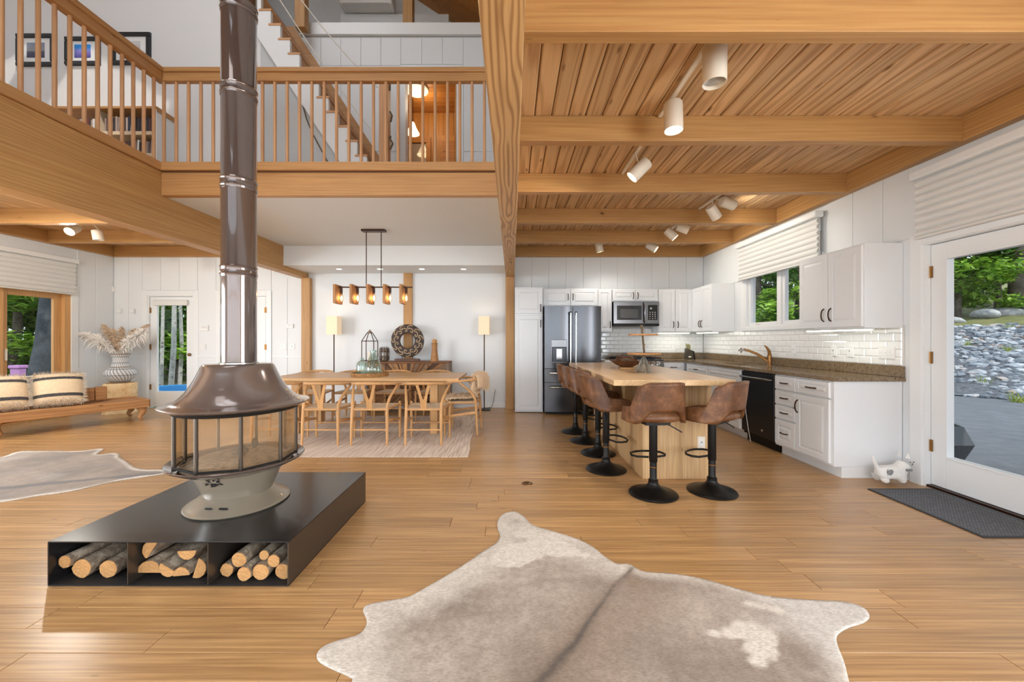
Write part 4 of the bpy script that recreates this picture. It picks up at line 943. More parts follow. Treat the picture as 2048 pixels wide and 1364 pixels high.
# base cabinets along the window wall
FXR = 2.917; R9 = fr_right(FXR); DEP = WR-FXR
t = cabinet('white base cabinet with four drawers and a door, nearest the driveway door', R9, 3.605, 4.405, .10, .875, DEP-.005, 'base_cabinet', toe=.10)
yd = 4.075
for v0, v1 in ((.715, .865), (.555, .705), (.40, .545), (.12, .39)): front(R9, t, yd, v0, 4.39, v1, 'drawer', hand=((yd+4.39)/2, (v0+v1)/2, .11, False))
front(R9, t, 3.635, .715, yd-.005, .865, 'drawer', hand=((3.635+yd)/2, .79, .13, False)); front(R9, t, 3.635, .12, yd-.005, .705, hand=(yd-.04, .58, .13, True))
t = cabinet('white sink base cabinet beside the dishwasher', R9, 5.04, 5.90, .10, .875, DEP-.005, 'base_cabinet', toe=.10)
front(R9, t, 5.06, .715, 5.88, .865, 'drawer_front'); front(R9, t, 5.06, .12, 5.468, .705, hand=(5.43, .58, .13, True)); front(R9, t, 5.472, .12, 5.88, .705, hand=(5.51, .58, .13, True))
t = cabinet('white base cabinet with one drawer, under the corner wall cabinet', R9, 5.905, 6.62, .10, .875, DEP-.005, 'base_cabinet', toe=.10)
front(R9, t, 5.92, .715, 6.60, .865, 'drawer', hand=(6.26, .79, .11, False)); front(R9, t, 5.92, .12, 6.60, .705, hand=(5.97, .58, .13, True))
RB = fr_back(6.74)
t = cabinet('white corner base cabinet beside the gas range', RB, 2.555, 3.535, .10, .875, .605, 'base_cabinet', toe=.10)
front(RB, t, 2.56, .715, 2.91, .865, 'drawer', hand=(2.73, .79, .11, False)); front(RB, t, 2.56, .12, 2.91, .705, hand=(2.60, .58, .13, True))
t = cabinet('narrow white base cabinet between fridge and range', RB, 1.50, 1.762, .10, .875, .605, 'base_cabinet', toe=.10)
front(RB, t, 1.505, .715, 1.757, .865, 'drawer', hand=(1.63, .79, .09, False)); front(RB, t, 1.505, .12, 1.757, .705, hand=(1.72, .58, .13, True))
# dishwasher
t = thing('dishwasher', 'dark stainless dishwasher under the granite counter', 'dishwasher', (3.2, 4.72, 0))
bx(R9, 4.41, .09, -.57, 5.035, .87, -.02).build('body', MT['black'], t, fixn=True)
d = bx(R9, 4.415, .125, -.019, 5.03, .865, .014).build('door', MT['steeld'], t, bevel=.005, fixn=True)
m_ = MB(); m_.tube([R9(4.45, .80, .014), R9(4.45, .80, .055), R9(4.995, .80, .055), R9(4.995, .80, .014)], .013, 8); m_.build('handle', MT['steel'], d, smooth=60)
m_ = MB(); m_.cyl(R9(4.62, .20, .0145), R9(4.62, .20, .0165), .014, n=16); m_.build('badge', MT['chrome'], d)
bx(R9, 4.415, .0, -.50, 5.03, .088, -.06).build('toe_kick', MT['black'], t, fixn=True)
# granite counter with sink cut-out
gz0, gz1 = .876, .912; SX0, SX1, SY0, SY1 = 3.03, 3.40, 5.10, 5.82
m_ = MB(); e = .028
m_.box(FXR-e, 3.575, gz0, 3.538, SY0, gz1); m_.box(FXR-e, SY1, gz0, 3.538, 6.715, gz1); m_.box(FXR-e, SY0, gz0, SX0, SY1, gz1); m_.box(SX1, SY0, gz0, 3.538, SY1, gz1); m_.box(2.556, 6.715, gz0, 3.538, 7.348, gz1)
tag(m_.build('countertop', MT['granite']), 'speckled brown granite counter running along the window wall', 'countertop')
m_ = MB(); m_.box(1.50, 6.715, gz0, 1.763, 7.348, gz1)
tag(m_.build('countertop', MT['granite'], bevel=.003), 'small granite counter between fridge and range', 'countertop')
m_ = MB(); m_.box(3.518, 3.58, gz1+.0005, 3.539, 7.328, 1.014); tag(m_.build('granite_upstand', MT['granite'], bevel=.003), 'granite upstand under the window wall tiles', 'upstand')
m_ = MB(); m_.box(1.50, 7.328, gz1+.0005, 3.517, 7.349, 1.014); tag(m_.build('granite_upstand', MT['granite'], bevel=.003), 'granite upstand behind the gas range', 'upstand')
t = thing('kitchen_sink', 'undermounted stainless sink below the kitchen window', 'sink', ((SX0+SX1)/2, (SY0+SY1)/2, .70))
m_ = MB(); w = .006
m_.box(SX0-w, SY0-w, .70, SX1+w, SY1+w, .706); m_.box(SX0-w, SY0-w, .706, SX0, SY1+w, .875); m_.box(SX1, SY0-w, .706, SX1+w, SY1+w, .875); m_.box(SX0, SY0-w, .706, SX1, SY0, .875); m_.box(SX0, SY1, .706, SX1, SY1+w, .875); m_.build('basin', MT['steel'], t)
MB().lathe([(0, .002), (.035, .002), (.045, .006), (.045, .007), (0, .008)], 16, (3.22, 5.46, .70)).build('drain', MT['chrome'], t, smooth=40)
# faucet
fx, fy = 3.43, 5.30
t = thing('faucet', 'bronze single lever faucet with chrome spray tip', 'faucet', (fx, fy, gz1))
m_ = MB(); m_.lathe([(.032, 0), (.032, .01), (.026, .02), (.025, .10), (.028, .13), (.02, .15), (0, .155)], 18, (fx, fy, gz1)); m_.build('body', MT['bronzeh'] if 'bronzeh' in MT else MT['brass'], t, smooth=50)
m_ = MB(); m_.tube([(fx, fy, gz1+.04), (fx-.04, fy+.05, gz1+.09), (fx-.10, fy+.12, gz1+.15), (fx-.16, fy+.19, gz1+.19), (fx-.20, fy+.23, gz1+.20)], [.022, .020, .018, .017, .017], 10); m_.build('spout', MT['brass'], t, smooth=60)
m_ = MB(); m_.tube([(fx-.19, fy+.22, gz1+.205), (fx-.225, fy+.26, gz1+.205), (fx-.24, fy+.275, gz1+.175)], [.02, .026, .03], 12); m_.build('spray_tip', MT['chrome'], t, smooth=60)
m_ = MB(); m_.tube([(fx, fy, gz1+.14), (fx+.0, fy+.01, gz1+.19), (fx-.01, fy+.04, gz1+.235), (fx-.02, fy+.075, gz1+.262)], [.022, .02, .014, .008], 10); m_.build('lever', MT['brass'], t, smooth=60)
# ---- subway tiles
def tile_mesh(L, Hh, name, ax):
    m_ = MB(); a, b = L/2-.0012, Hh/2-.0012; be = .009
    q = lambda a_, b_, n: [ax(-a_, -b_, n), ax(a_, -b_, n), ax(a_, b_, n), ax(-a_, b_, n)]
    m_.add(q(a, b, 0)+q(a, b, .004)+q(a-be, b-be, .0085), [(0,1,5,4),(1,2,6,5),(2,3,7,6),(3,0,4,7),(4,5,9,8),(5,6,10,9),(6,7,11,10),(7,4,8,11),(8,9,10,11)])
    me = m_.mesh(name); bm = bmesh.new(); bm.from_mesh(me); bmesh.ops.recalc_face_normals(bm, faces=bm.faces); bm.to_mesh(me); bm.free()
    me.materials.append(MT['tile']); return me
TL, TH = .152, .074
zt0 = 1.0155
gb = struct('wall_backsplash_range', MB().box(1.50, WB-.006, zt0-.001, 3.531, WB-.0005, 1.385+.0), MT['grout'], 'white subway tile backsplash behind the range', 'backsplash')
gb2 = MB(); gb2.box(1.768, WB-.006, 1.385, 2.575, WB-.0005, 1.49); gb2.build('tile_backing', MT['grout'], gb)
axb = lambda u, v, n: (u, -n, v); axr = lambda u, v, n: (-n, u, v)
meshes = {}
def tile(parent, wallax, u0, u1, zc):
    L = round(u1-u0, 4); key = (wallax, L)
    if key not in meshes: meshes[key] = tile_mesh(L, TH, 'tile', axb if wallax == 'Y' else axr)
    loc = ((u0+u1)/2, WB-.006, zc) if wallax == 'Y' else (WR-.006, (u0+u1)/2, zc)
    inst(None, meshes[key], 'tile', parent, loc)
def tiles(parent, wallax, u0, u1, z0, rows, off=0):
    for r in range(rows):
        x = u0-((r+off) % 2)*TL/2; zc = z0+(r+.5)*TH
        while x < u1-.02:
            a, b = max(x, u0), min(x+TL, u1)
            if b-a > .025: tile(parent, wallax, a, b, zc)
            x += TL
tiles(gb, 'Y', 1.505, 3.52, zt0, 5); tiles(gb, 'Y', 1.78, 2.57, zt0+5*TH, 1, 1)
gr = struct('wall_backsplash_window', MB().box(WR-.006, 3.585, zt0-.001, WR-.0005, 7.34, 1.384), MT['grout'], 'white subway tile backsplash under the kitchen window', 'backsplash')
tiles(gr, 'X', 3.60, 7.33, zt0, 5)
gr2 = MB().box(WR-.006, 3.60, 1.3845, WR-.0005, 4.44, 1.387).build('tile_backing', MT['grout'], gr)
PT = WR-.0155
plate('three gang white light switch on the tiles beside the driveway door', 'switch', 3.74, 1.13, .165, .115, 'X', pos=PT, toggles=3)
plate('white outlet on the tiles, second fitting from the driveway door', 'outlet', 4.14, 1.13, .075, .115, 'X', pos=PT)
plate('white outlet on the tiles, third fitting from the driveway door', 'outlet', 4.35, 1.13, .075, .115, 'X', pos=PT)
plate('white outlet on the tiles behind the faucet', 'outlet', 4.97, 1.13, .075, .115, 'X', pos=PT)
plate('white outlet on the tiles beside the fridge', 'outlet', 1.60, 1.14, .075, .115, 'Y', pos=WB-.0155)
plate('white outlet on the tiles behind the knife block', 'outlet', 3.05, 1.14, .075, .115, 'Y', pos=WB-.0155)
# knife block
kx, ky = 3.13, 7.05
t = thing('knife_block', 'dark knife block with pale handled knives in the counter corner', 'knife block', (kx, ky, gz1))
MB().prism([(-.06, 0), (.07, 0), (.05, .15), (-.05, .19)], -.05, .05, lambda u, v, n: (kx+u, ky+n, gz1+v)).build('block', plain('dark_block_wood', S(64,58,46), .5), t, bevel=.004, fixn=True)
MT['kh'] = plain('olive_knife_handle', S(150,146,104), .5)
for k in range(6):
    u = -.035+.024*(k % 3); y = ky-.02+.035*(k//3); z = gz1+.165-.008*(k % 3)
    MB().box(kx+u-.008, y-.01, z, kx+u+.008, y+.01, z+.10+.012*(k % 2)).build('knife_handle', MT['kh'], t, bevel=.004)
MB().box(kx-.025, ky-.0525, gz1+.03, kx+.02, ky-.0505, gz1+.055).build('label_plate', MT['lampw'], t)
m_ = MB(); m_.prism([(.075, 0), (.11, 0), (.085, .14), (.055, .15)], -.03, .03, lambda u, v, n: (kx+u, ky+n, gz1+v)); m_.build('scissor_slot', MT['black'], t, fixn=True)
# ---- ISLAND
IX0, IX1, IY0, IY1 = .838, 1.845, 3.28, 5.84
t = thing('kitchen_island', 'pale wood kitchen island with thick overhanging top', 'island', (1.4, 4.6, 0))
MB().box(IX0, IY0, .872, IX1, IY1, .92).build('island_top', MT['isl'], t, bevel=.003)
MB().box(1.19, 3.597, .0, 1.785, 5.70, .871).build('core', MT['gap'], t)
MB().box(1.177, 3.58, 0, 1.795, 3.596, .871).build('end_panel', MT['islz'], t, bevel=.0015)
for k in range(4): MB().box(1.172, 3.597+k*.526, .0, 1.189, 3.597+(k+1)*.526-.003, .871).build('side_panel', MT['islz'], t, bevel=.0015)
MB().box(1.786, 3.597, 0, 1.80, 5.70, .871).build('side_panel', MT['cab'], t); MB().box(1.177, 5.7005, 0, 1.795, 5.715, .871).build('end_panel', MT['islz'], t)
m_ = MB(); ax = lambda u, v, n: (u, 3.58-n, v)
plate('pale outlet low on the island end panel', 'outlet', 1.70, .33, .07, .11, 'Y', pos=3.58, mat='lampw')
# things on the island
IZ = .92
bxc, byc = 1.33, 4.62
t = thing('wooden_bowl', 'wide dark wooden bowl on a small foot, on the island', 'bowl', (bxc, byc, IZ))
MB().lathe([(0, 0), (.09, 0), (.09, .014), (.08, .018), (0, .018)], 28, (bxc, byc, IZ)).build('foot', MT['logend'], t, smooth=40)
MT['darkwood'] = plain('dark_turned_wood', S(96,58,36), .35, nscale=14, namt=.3)
MB().lathe([(0, .018), (.07, .02), (.13, .05), (.19, .09), (.20, .094), (.196, .097), (.13, .062), (.07, .034), (0, .03)], 36, (bxc, byc, IZ)).build('bowl', MT['darkwood'], t, smooth=50)
rb = random.Random(5)
for k in range(7):
    a = k*.9; R_ = rb.uniform(.04, .06); cx = bxc+.08*math.cos(a)*(k > 0); cy = byc+.08*math.sin(a)*(k > 0); m_ = MB(); N = 14
    tl = rb.uniform(.2, .9); 
    pts = [(cx+R_*math.cos(2*PI*i/N), cy+R_*math.sin(2*PI*i/N)*math.cos(tl), IZ+.098+R_*math.sin(2*PI*i/N)*math.sin(tl)) for i in range(N)]
    m_.tube(pts, .011, 6, closed=True)
    for q in range(3):
        a2 = q*2.1+k; m_.tube([(cx+R_*math.cos(a2), cy+R_*math.sin(a2)*math.cos(tl), IZ+.098+R_*math.sin(a2)*math.sin(tl)), (cx, cy, IZ+.11), (cx-R_*math.cos(a2), cy-R_*math.sin(a2)*math.cos(tl), IZ+.098-R_*math.sin(a2)*math.sin(tl))], .007, 5)
    tag(m_.build('twig_ring', MT['twig'] if k % 2 else MT['darkwood'], smooth=180), 'small brown twig ring lying in the dark wooden bowl', 'ring', 'twig rings in the bowl')
# tiered branch stand
sx, sy = 1.32, 3.99
t = thing('tiered_stand', 'two tiered wooden stand on a branch stem and twig foot', 'stand', (sx, sy, IZ))
m_ = MB(); rb = random.Random(8)
for k in range(40):
    a = rb.uniform(0, 2*PI); r1 = rb.uniform(.045, .07); r2 = rb.uniform(.02, .045)
    m_.tube([(sx+.012*math.cos(a), sy+.012*math.sin(a), IZ+.16), (sx+r2*math.cos(a+.3), sy+r2*math.sin(a+.3), IZ+.11), (sx+r1*math.cos(a+.1), sy+r1*math.sin(a+.1), IZ+.05), (sx+r1*1.05*math.cos(a-.1), sy+r1*1.05*math.sin(a-.1), IZ+.003)], [.004, .0032, .0026, .002], 5)
m_.build('twig_foot', MT['twigg'], t, smooth=180)
m_ = MB(); m_.tube([(sx, sy, IZ+.15), (sx+.004, sy, IZ+.22), (sx-.004, sy, IZ+.30), (sx-.012, sy, IZ+.38), (sx-.018, sy, IZ+.45), (sx-.024, sy, IZ+.48)], [.011, .010, .011, .010, .011, .016], 8); m_.tube([(sx, sy, IZ+.27), (sx+.012, sy-.01, IZ+.285)], [.006, .004], 5); m_.build('branch_stem', MT['twig'], t, smooth=180)
for zz, rx in ((.185, .168), (.375, .145)):
    m_ = MB(); N = 30; rb2 = random.Random(int(rx*1000))
    prof = [rx*(1+.05*math.sin(3*i/N*2*PI+rx*9)+.03*rb2.uniform(-1, 1)) for i in range(N)]
    m_.prism([(sx+(-.01 if zz > .3 else 0)+prof[i]*math.cos(2*PI*i/N), sy+prof[i]*.7*math.sin(2*PI*i/N)) for i in range(N)], IZ+zz, IZ+zz+.016)
    m_.build('tier_slice', MT['bench'], t, bevel=.003)
# ---- track lights
def track(x0, x1, y0, y1, label):
    o = MB().box(x0, y0, ZC-.022, x1, y1, ZC-.0005).build('light_track', MT['lampw'], bevel=.003); tag(o, label, 'track')
track(1.115, 1.145, 2.06, 3.04, 'pale light track in the nearest kitchen ceiling bay')
track(1.115, 1.145, 3.14, 4.08, 'pale light track in the second kitchen ceiling bay')
track(2.425, 2.455, 4.50, 5.19, 'pale light track in the third kitchen ceiling bay')
track(2.425, 2.455, 5.55, 6.22, 'pale light track in the fourth kitchen ceiling bay')
track(1.50, 2.50, 6.62, 6.65, 'pale light track running across the last kitchen ceiling bay')
track(-6.9, -5.9, 5.60, 5.63, 'pale light track in the ceiling above the old teak bench')
def spot(c, d, label, on=5.0, r=.062, L=.21, tr=None):
    c = Vector(c); d = Vector(d).normalized(); q = d.to_track_quat('-Z', 'Y').to_matrix()
    t = thing('track_spotlight', label, 'spotlight', c)
    w = lambda p: c+q@Vector(p)
    m_ = MB(lambda p: w(p)); m_.lathe([(0, L/2), (r*.9, L/2), (r, L/2-.008), (r, -L/2), (r-.004, -L/2), (r-.004, -L/2+.03)], 24); m_.build('can', MT['lampw'], t, smooth=40)
    m_ = MB(lambda p: w(p)); m_.lathe([(r-.004, -L/2+.022), (0, -L/2+.022)], 24); m_.build('lamp_face', MT['glow'] if on else MT['plastic'], t)
    tp = Vector(tr) if tr else Vector((c.x, c.y, ZC-.02))
    m_ = MB(); m_.tube([tp, tp+Vector((0, 0, -.03)), w((0, r*.9, L*.2))], .007, 6); m_.build('stem', MT['lampw'], t, smooth=60)
    if on:
        l = lamp('spot_beam', 'SPOT', w((0, 0, -L/2-.01)), on*4.2, (1, .94, .84), parent=t, spot_size=2.3, spot_blend=.7, shadow_soft_size=.05); l.rotation_euler = q.to_euler()
spot((1.17, 2.30, 2.84), (0, 0.02, -1), 'large hanging spotlight nearest the photographer in the kitchen', 0, .066, .215, (1.13, 2.34, 2.95))
spot((1.135, 2.80, 2.82), (0, -.05, -1), 'cream spotlight hanging in front of the second kitchen beam', 10, .064, .2, (1.13, 2.85, 2.95))
spot((1.16, 3.62, 2.80), (-.75, .15, -.75), 'tilted cream spotlight at the end of the second track', 14, .06, .19, (1.13, 3.62, 2.95))
spot((2.43, 4.80, 2.79), (.65, .3, -.72), 'lower of the paired spotlights under the third track', 4, .06, .17, (2.44, 4.85, 2.95))
spot((2.58, 4.76, 2.885), (.95, .2, -.25), 'upper of the paired spotlights under the third track', 1.5, .06, .18, (2.44, 4.75, 2.95))
spot((2.34, 5.86, 2.81), (.65, -.2, -.72), 'lower of the paired spotlights under the fourth track', 2.5, .06, .17, (2.44, 5.9, 2.95))
spot((2.50, 5.83, 2.885), (.9, -.2, -.4), 'upper of the paired spotlights under the fourth track', 2, .06, .17, (2.44, 5.8, 2.95))
spot((1.45, 6.63, 2.80), (.25, .12, -.95), 'spotlight peeping under the last kitchen beam above the fridge', 6, .06, .17, (1.55, 6.635, 2.95))
spot((2.33, 6.63, 2.80), (.75, -.35, -.6), 'lit spotlight peeping under the last kitchen beam above the microwave', 5, .06, .17, (2.40, 6.635, 2.95))
spot((-6.20, 5.62, 2.81), (.15, -.75, -.6), 'glowing spotlight above the old teak bench', 24, .062, .15, (-6.3, 5.615, 2.95))
spot((-5.85, 5.62, 2.73), (.1, .1, -1), 'unlit spotlight beside the glowing one above the bench', 0, .06, .14, (-5.95, 5.615, 2.95))
track(-6.6, -4.6, 3.58, 3.61, 'added pale light track in the ceiling bay nearer the photographer, bench side')  # unseen track and two spotlights, added to brighten the bench-side back wall
spot((-6.1, 3.62, 2.80), (-.25, .85, -.4), 'added fill spotlight aimed at the pampas corner', 22, .06, .17, (-6.1, 3.595, 2.95))
spot((-5.0, 3.62, 2.80), (.05, .88, -.4), 'added fill spotlight aimed at the glazed back door', 16, .06, .17, (-5.0, 3.595, 2.95))
# hook in beam
m_ = MB(); m_.tube([(1.17, 5.19, 2.90), (1.17, 5.15, 2.90), (1.15, 5.135, 2.885), (1.17, 5.13, 2.872), (1.19, 5.13, 2.88)], .006, 6)
tag(m_.build('cup_hook', MT['brass'], smooth=180), 'little brass hook screwed into the fourth kitchen beam', 'hook')
# ================================================================ HEARTH, STOVE, LOGS
hx0, hx1, hy0, hy1, hz = -2.355, -1.133, 2.018, 3.08, .228
t = thing('hearth_box', 'low black steel hearth box with three log compartments', 'hearth', ((hx0+hx1)/2, (hy0+hy1)/2, 0))
MB().box(hx0, hy0, hz-.006, hx1, hy1, hz).build('top_plate', MT['hearth'], t, bevel=.001)
MB().box(hx0+.0005, hy0+.001, .001, hx1-.0005, hy1, .007).build('bottom_plate', MT['soot'], t)
for x in (hx0, hx1-.006): MB().box(x, hy0, .0075, x+.006, hy1-.0065, hz-.0065).build('side_plate', MT['hearthside'] if x > -2 else MT['hearth'], t)
MB().box(hx0, hy1-.006, .0075, hx1, hy1, hz-.0065).build('back_plate', MT['hearth'], t)
for x in (-1.95, -1.543): MB().box(x-.002, hy0+.001, .0075, x+.002, hy1-.007, hz-.0065).build('divider', MT['hearthside'], t)
MB().box(hx0+.007, 2.52, .0075, hx1-.007, 2.526, hz-.0065).build('inner_plate', MT['soot'], t)
def logpos(zx, zy, Y=2.07): 
    px, py = 60+zx/2.926, 920+zy/2.926; return (px-HX)*Y/F, CAMZ-(py-HY)*Y/F
def firewood(x, z, r, label, grp, split=None, L=.36, yaw=0):
    rl = random.Random(int(x*7000+z*900)); Y = 2.05+rl.uniform(0, .05); zx = x*100
    if split is not None: r *= 1.16
    t = thing('firewood_log', label, 'log', (x, Y, z), group=grp)
    n = 14; N = 6
    if split is None: ang = [2*PI*k/n for k in range(n)]; sec = [(r*math.cos(a)*(1+.07*rl.uniform(-1, 1)), r*math.sin(a)*(1+.07*rl.uniform(-1, 1))) for a in ang]
    else:
        ang = [PI*k/(n-1) for k in range(n)]; sec = [(r*math.cos(a)*(1+.05*rl.uniform(-1, 1)), r*(math.sin(a)-.4)*(1+.05*rl.uniform(-1, 1))) for a in ang]
        c, s = math.cos(split), math.sin(split); sec = [(a*c-b*s, a*s+b*c) for a, b in sec]
    vs = []
    for i in range(N+1):
        y = Y+L*i/N; j = 1+.04*math.sin(i*1.7+zx)
        dx = math.tan(yaw)*L*i/N
        for a, b in sec: vs.append((x+a*j+dx, y, z+b*j))
    fs = [(i*n+k, i*n+(k+1) % n, (i+1)*n+(k+1) % n, (i+1)*n+k) for i in range(N) for k in range(n)]
    fs.append(tuple(range(N*n, N*n+n)))
    m_ = MB(); m_.add(vs, fs); m_.build('bark', MT['bark'] if split is None or True else MT['logend'], t, smooth=50, fixn=True)
    m_ = MB(); m_.add([(x+a*.97, Y-.002, z+b*.97) for a, b in sec]+[(x+a, Y+.001, z+b) for a, b in sec], [tuple(range(n))]+[(k, (k+1) % n, n+(k+1) % n, n+k) for k in range(n)])
    m_.build('cut_end', MT['logend'], t, fixn=True)
    return t
G1, G2, G3 = (hx0+.006, -1.952), (-1.948, -1.545), (-1.541, hx1-.006)
def pile(items, G, grp, L):
    P_ = []
    for (zx, zy, zr), lb, sp_, yaw in items:
        x, z = logpos(zx, zy); P_.append([x, z, zr/2.926*2.07/F*.97*(1 if sp_ is None else .86)])
    for _ in range(120):
        for a in range(len(P_)):
            for b_ in range(a):
                dx, dz = P_[a][0]-P_[b_][0], P_[a][1]-P_[b_][1]; d = math.hypot(dx, dz) or 1e-6; o_ = P_[a][2]+P_[b_][2]+.001-d
                if o_ > 0:
                    dx, dz = dx/d*o_*.5, dz/d*o_*.5; P_[a][0] += dx; P_[a][1] += dz; P_[b_][0] -= dx; P_[b_][1] -= dz
        for q in P_:
            q[0] = min(max(q[0], G[0]+q[2]+.003), G[1]-q[2]-.003); q[1] = min(max(q[1]-.0004, .0085+q[2]), .217-q[2])
    for q, (k_, lb, sp_, yaw) in zip(P_, items): firewood(q[0], q[1], q[2], lb, grp, sp_, L, yaw if sp_ is not None or True else 0)
pile((((245, 680, 56), 'thick birch log at the floor of the hearth end compartment', None, .03), ((210, 598, 38), 'small round log lying high in the hearth end compartment', None, .05), ((450, 665, 54), 'round birch log beside the first hearth divider', None, -.02)), G1, 'logs in the hearth end compartment', .33)
t = thing('firewood_log', 'curly birch log lying crosswise on top of the hearth end logs', 'log', (-2.09, 2.17, .13), group='logs in the hearth end compartment')
m_ = MB(); m_.tube([(-2.19, 2.20, .181), (-2.13, 2.19, .188), (-2.06, 2.18, .183), (-1.97, 2.17, .186)], [.026, .030, .029, .028], 12); m_.build('bark', MT['bark'], t, smooth=50)
m_ = MB(); m_.cyl((-2.194, 2.2005, .1805), (-2.189, 2.1998, .1812), .024, n=12); m_.build('cut_end', MT['logend'], t)
pile((((682, 690, 72), 'half round split log low beside the first hearth divider', 0.0, 0), ((672, 590, 60), 'split log leaning on the half round log in the middle compartment', 1.0, .08), ((790, 628, 56), 'split log in the centre of the middle compartment', 2.6, .05), ((890, 600, 56), 'split log with its flat face up in the middle compartment', 3.2, .03), ((885, 712, 50), 'small half round log at the floor of the middle compartment', 0.1, .02), ((990, 660, 64), 'broad split log beside the second hearth divider', 4.4, -.01)), G2, 'logs in the middle compartment', .36)
pile((((1230, 585, 44), 'round log on top of the pile beside the second divider', None, .03), ((1137, 685, 40), 'small round log at the floor beside the second divider', None, .02), ((1262, 658, 42), 'round log second along the floor of the compartment nearest the cowhide', None, .02), ((1340, 686, 48), 'round log third along the floor of the compartment nearest the cowhide', None, .01), ((1440, 578, 38), 'small round log on top against the outer hearth plate', None, .0), ((1462, 690, 46), 'round log at the floor against the outer hearth plate', None, .0), ((1350, 590, 30), 'knobbly thin log on top of the pile nearest the cowhide', None, .02)), G3, 'logs in the compartment nearest the cowhide', .36)
cx, cy = -1.735, 2.53
t = thing('fireplace_stove', 'freestanding round enamel fireplace with glass sides and tall flue', 'stove', (cx, cy, hz))
c0 = (cx, cy, 0)
MB().lathe([(.20, hz+.0005), (.278, hz+.0005), (.284, hz+.008), (.276, hz+.016), (.262, hz+.018), (.19, hz+.075), (.183, hz+.078), (.15, hz+.07)], 64, c0).build('base_flange', MT['bowl'], t, smooth=40)
MB().lathe([(.176, .300), (.184, .302), (.246, .455), (.246, .462), (.2, .462)], 64, c0).build('bowl', MT['bowl'], t, smooth=40)
MB().ring([(.15, .462), (.30, .474), (.350, .500), (.366, .512), (.371, .508), (.368, .500), (.350, .490), (.30, .464), (.15, .452)], 72, c0).build('lower_rim', MT['hood'], t, smooth=50)
NS = 9; PH = math.radians(266); RG_ = .318; zg0, zg1 = .500, .842
cn = [(cx+RG_*math.cos(PH+2*PI*k/NS), cy+RG_*math.sin(PH+2*PI*k/NS)) for k in range(NS)]
for k in range(NS):
    a, b = Vector(cn[k]), Vector(cn[(k+1) % NS]); d = (b-a).normalized(); nrm = Vector((d.y, -d.x))
    a2, b2 = a+d*.012, b-d*.012; i_ = nrm*-.004
    m_ = MB(); m_.add([(a2.x, a2.y, zg0), (b2.x, b2.y, zg0), (b2.x, b2.y, zg1), (a2.x, a2.y, zg1), (a2.x+i_.x, a2.y+i_.y, zg0), (b2.x+i_.x, b2.y+i_.y, zg0), (b2.x+i_.x, b2.y+i_.y, zg1), (a2.x+i_.x, a2.y+i_.y, zg1)], [(0,1,2,3),(7,6,5,4),(0,4,5,1),(1,5,6,2),(2,6,7,3),(3,7,4,0)])
    if k != 8: m_.build('glass_pane', MT['sooty'], t)
    o_ = nrm*.008; 
    m_ = MB(); m_.cyl((a.x, a.y, zg0-.01), (a.x, a.y, zg1+.005), .0105, n=8); m_.build('glass_post', MT['chromed'] if 'chromed' in MT else MT['hearthside'], t, smooth=40)
    m_ = MB()
    for z in (zg0+.002, zg1-.012):
        m_ = MB()
        m_.add([(a.x, a.y, z), (b.x, b.y, z), (b.x, b.y, z+.012), (a.x, a.y, z+.012), (a.x+o_.x, a.y+o_.y, z), (b.x+o_.x, b.y+o_.y, z), (b.x+o_.x, b.y+o_.y, z+.012), (a.x+o_.x, a.y+o_.y, z+.012)], [(0,3,2,1),(4,5,6,7),(0,1,5,4),(1,2,6,5),(2,3,7,6),(3,0,4,7)])
        m_.build('pane_rail', MT['soot'], t)
MB().lathe([(0, .485), (.12, .53), (.2, .525), (.27, .50), (.30, .485)], 40, c0).build('ash_bed', MT['ash'], t, smooth=60)
m_ = MB(); m_.ell((cx+.02, cy-.02, .55), (.05, .035, .03), 12, 8); m_.ell((cx+.035, cy+.1, .57), (.02, .02, .035), 10, 8); m_.build('charred_wood', MT['soot'], t, smooth=60)
hp = [(.30, .836), (.385, .842), (.398, .850), (.399, .858), (.388, .862), (.355, .868), (.325, .882), (.296, .908), (.268, .942), (.245, .978), (.226, 1.015), (.210, 1.052), (.198, 1.082), (.190, 1.094), (.180, 1.100), (.10, 1.103)]
MB().lathe(hp, 80, c0).build('hood', MT['hood'], t, smooth=60)
m_ = MB(); m_.ring([(.26, .800), (.33, .812), (.36, .838), (.30, .838), (.26, .838)], 64, c0); m_.build('smoke_collar', MT['soot'], t, smooth=40)
zs = [1.101]+[CAMZ+(HY-y)/314.6 for y in (552, 380, 196, 30)]+[4.6, 5.7, 6.8]
ptop = roof(cx)+.1
zs = [z for z in zs if z < ptop-.3]+[ptop]
for i in range(len(zs)-1):
    a, b = zs[i], zs[i+1]; r = .097; r2 = .0995
    prof = [(r, a)] if i == 0 else [(r2, a-.012)]
    prof += [(r2+.001, a+.0), (r2+.004, a+.006), (r2+.001, a+.012), (r2, a+.045), (r2+.004, a+.051), (r2+.001, a+.057), (r, a+.062), (r, b)] if i else [(r, b)]
    MB().lathe(prof, 48, c0).build('flue_section', MT['pipe'], t, smooth=40)
m_ = MB(); m_.ring([(.097, 1.1005), (.106, 1.1005), (.106, 1.108), (.097, 1.112)], 48, c0); m_.build('flue_collar', MT['chrome'], t, smooth=40)
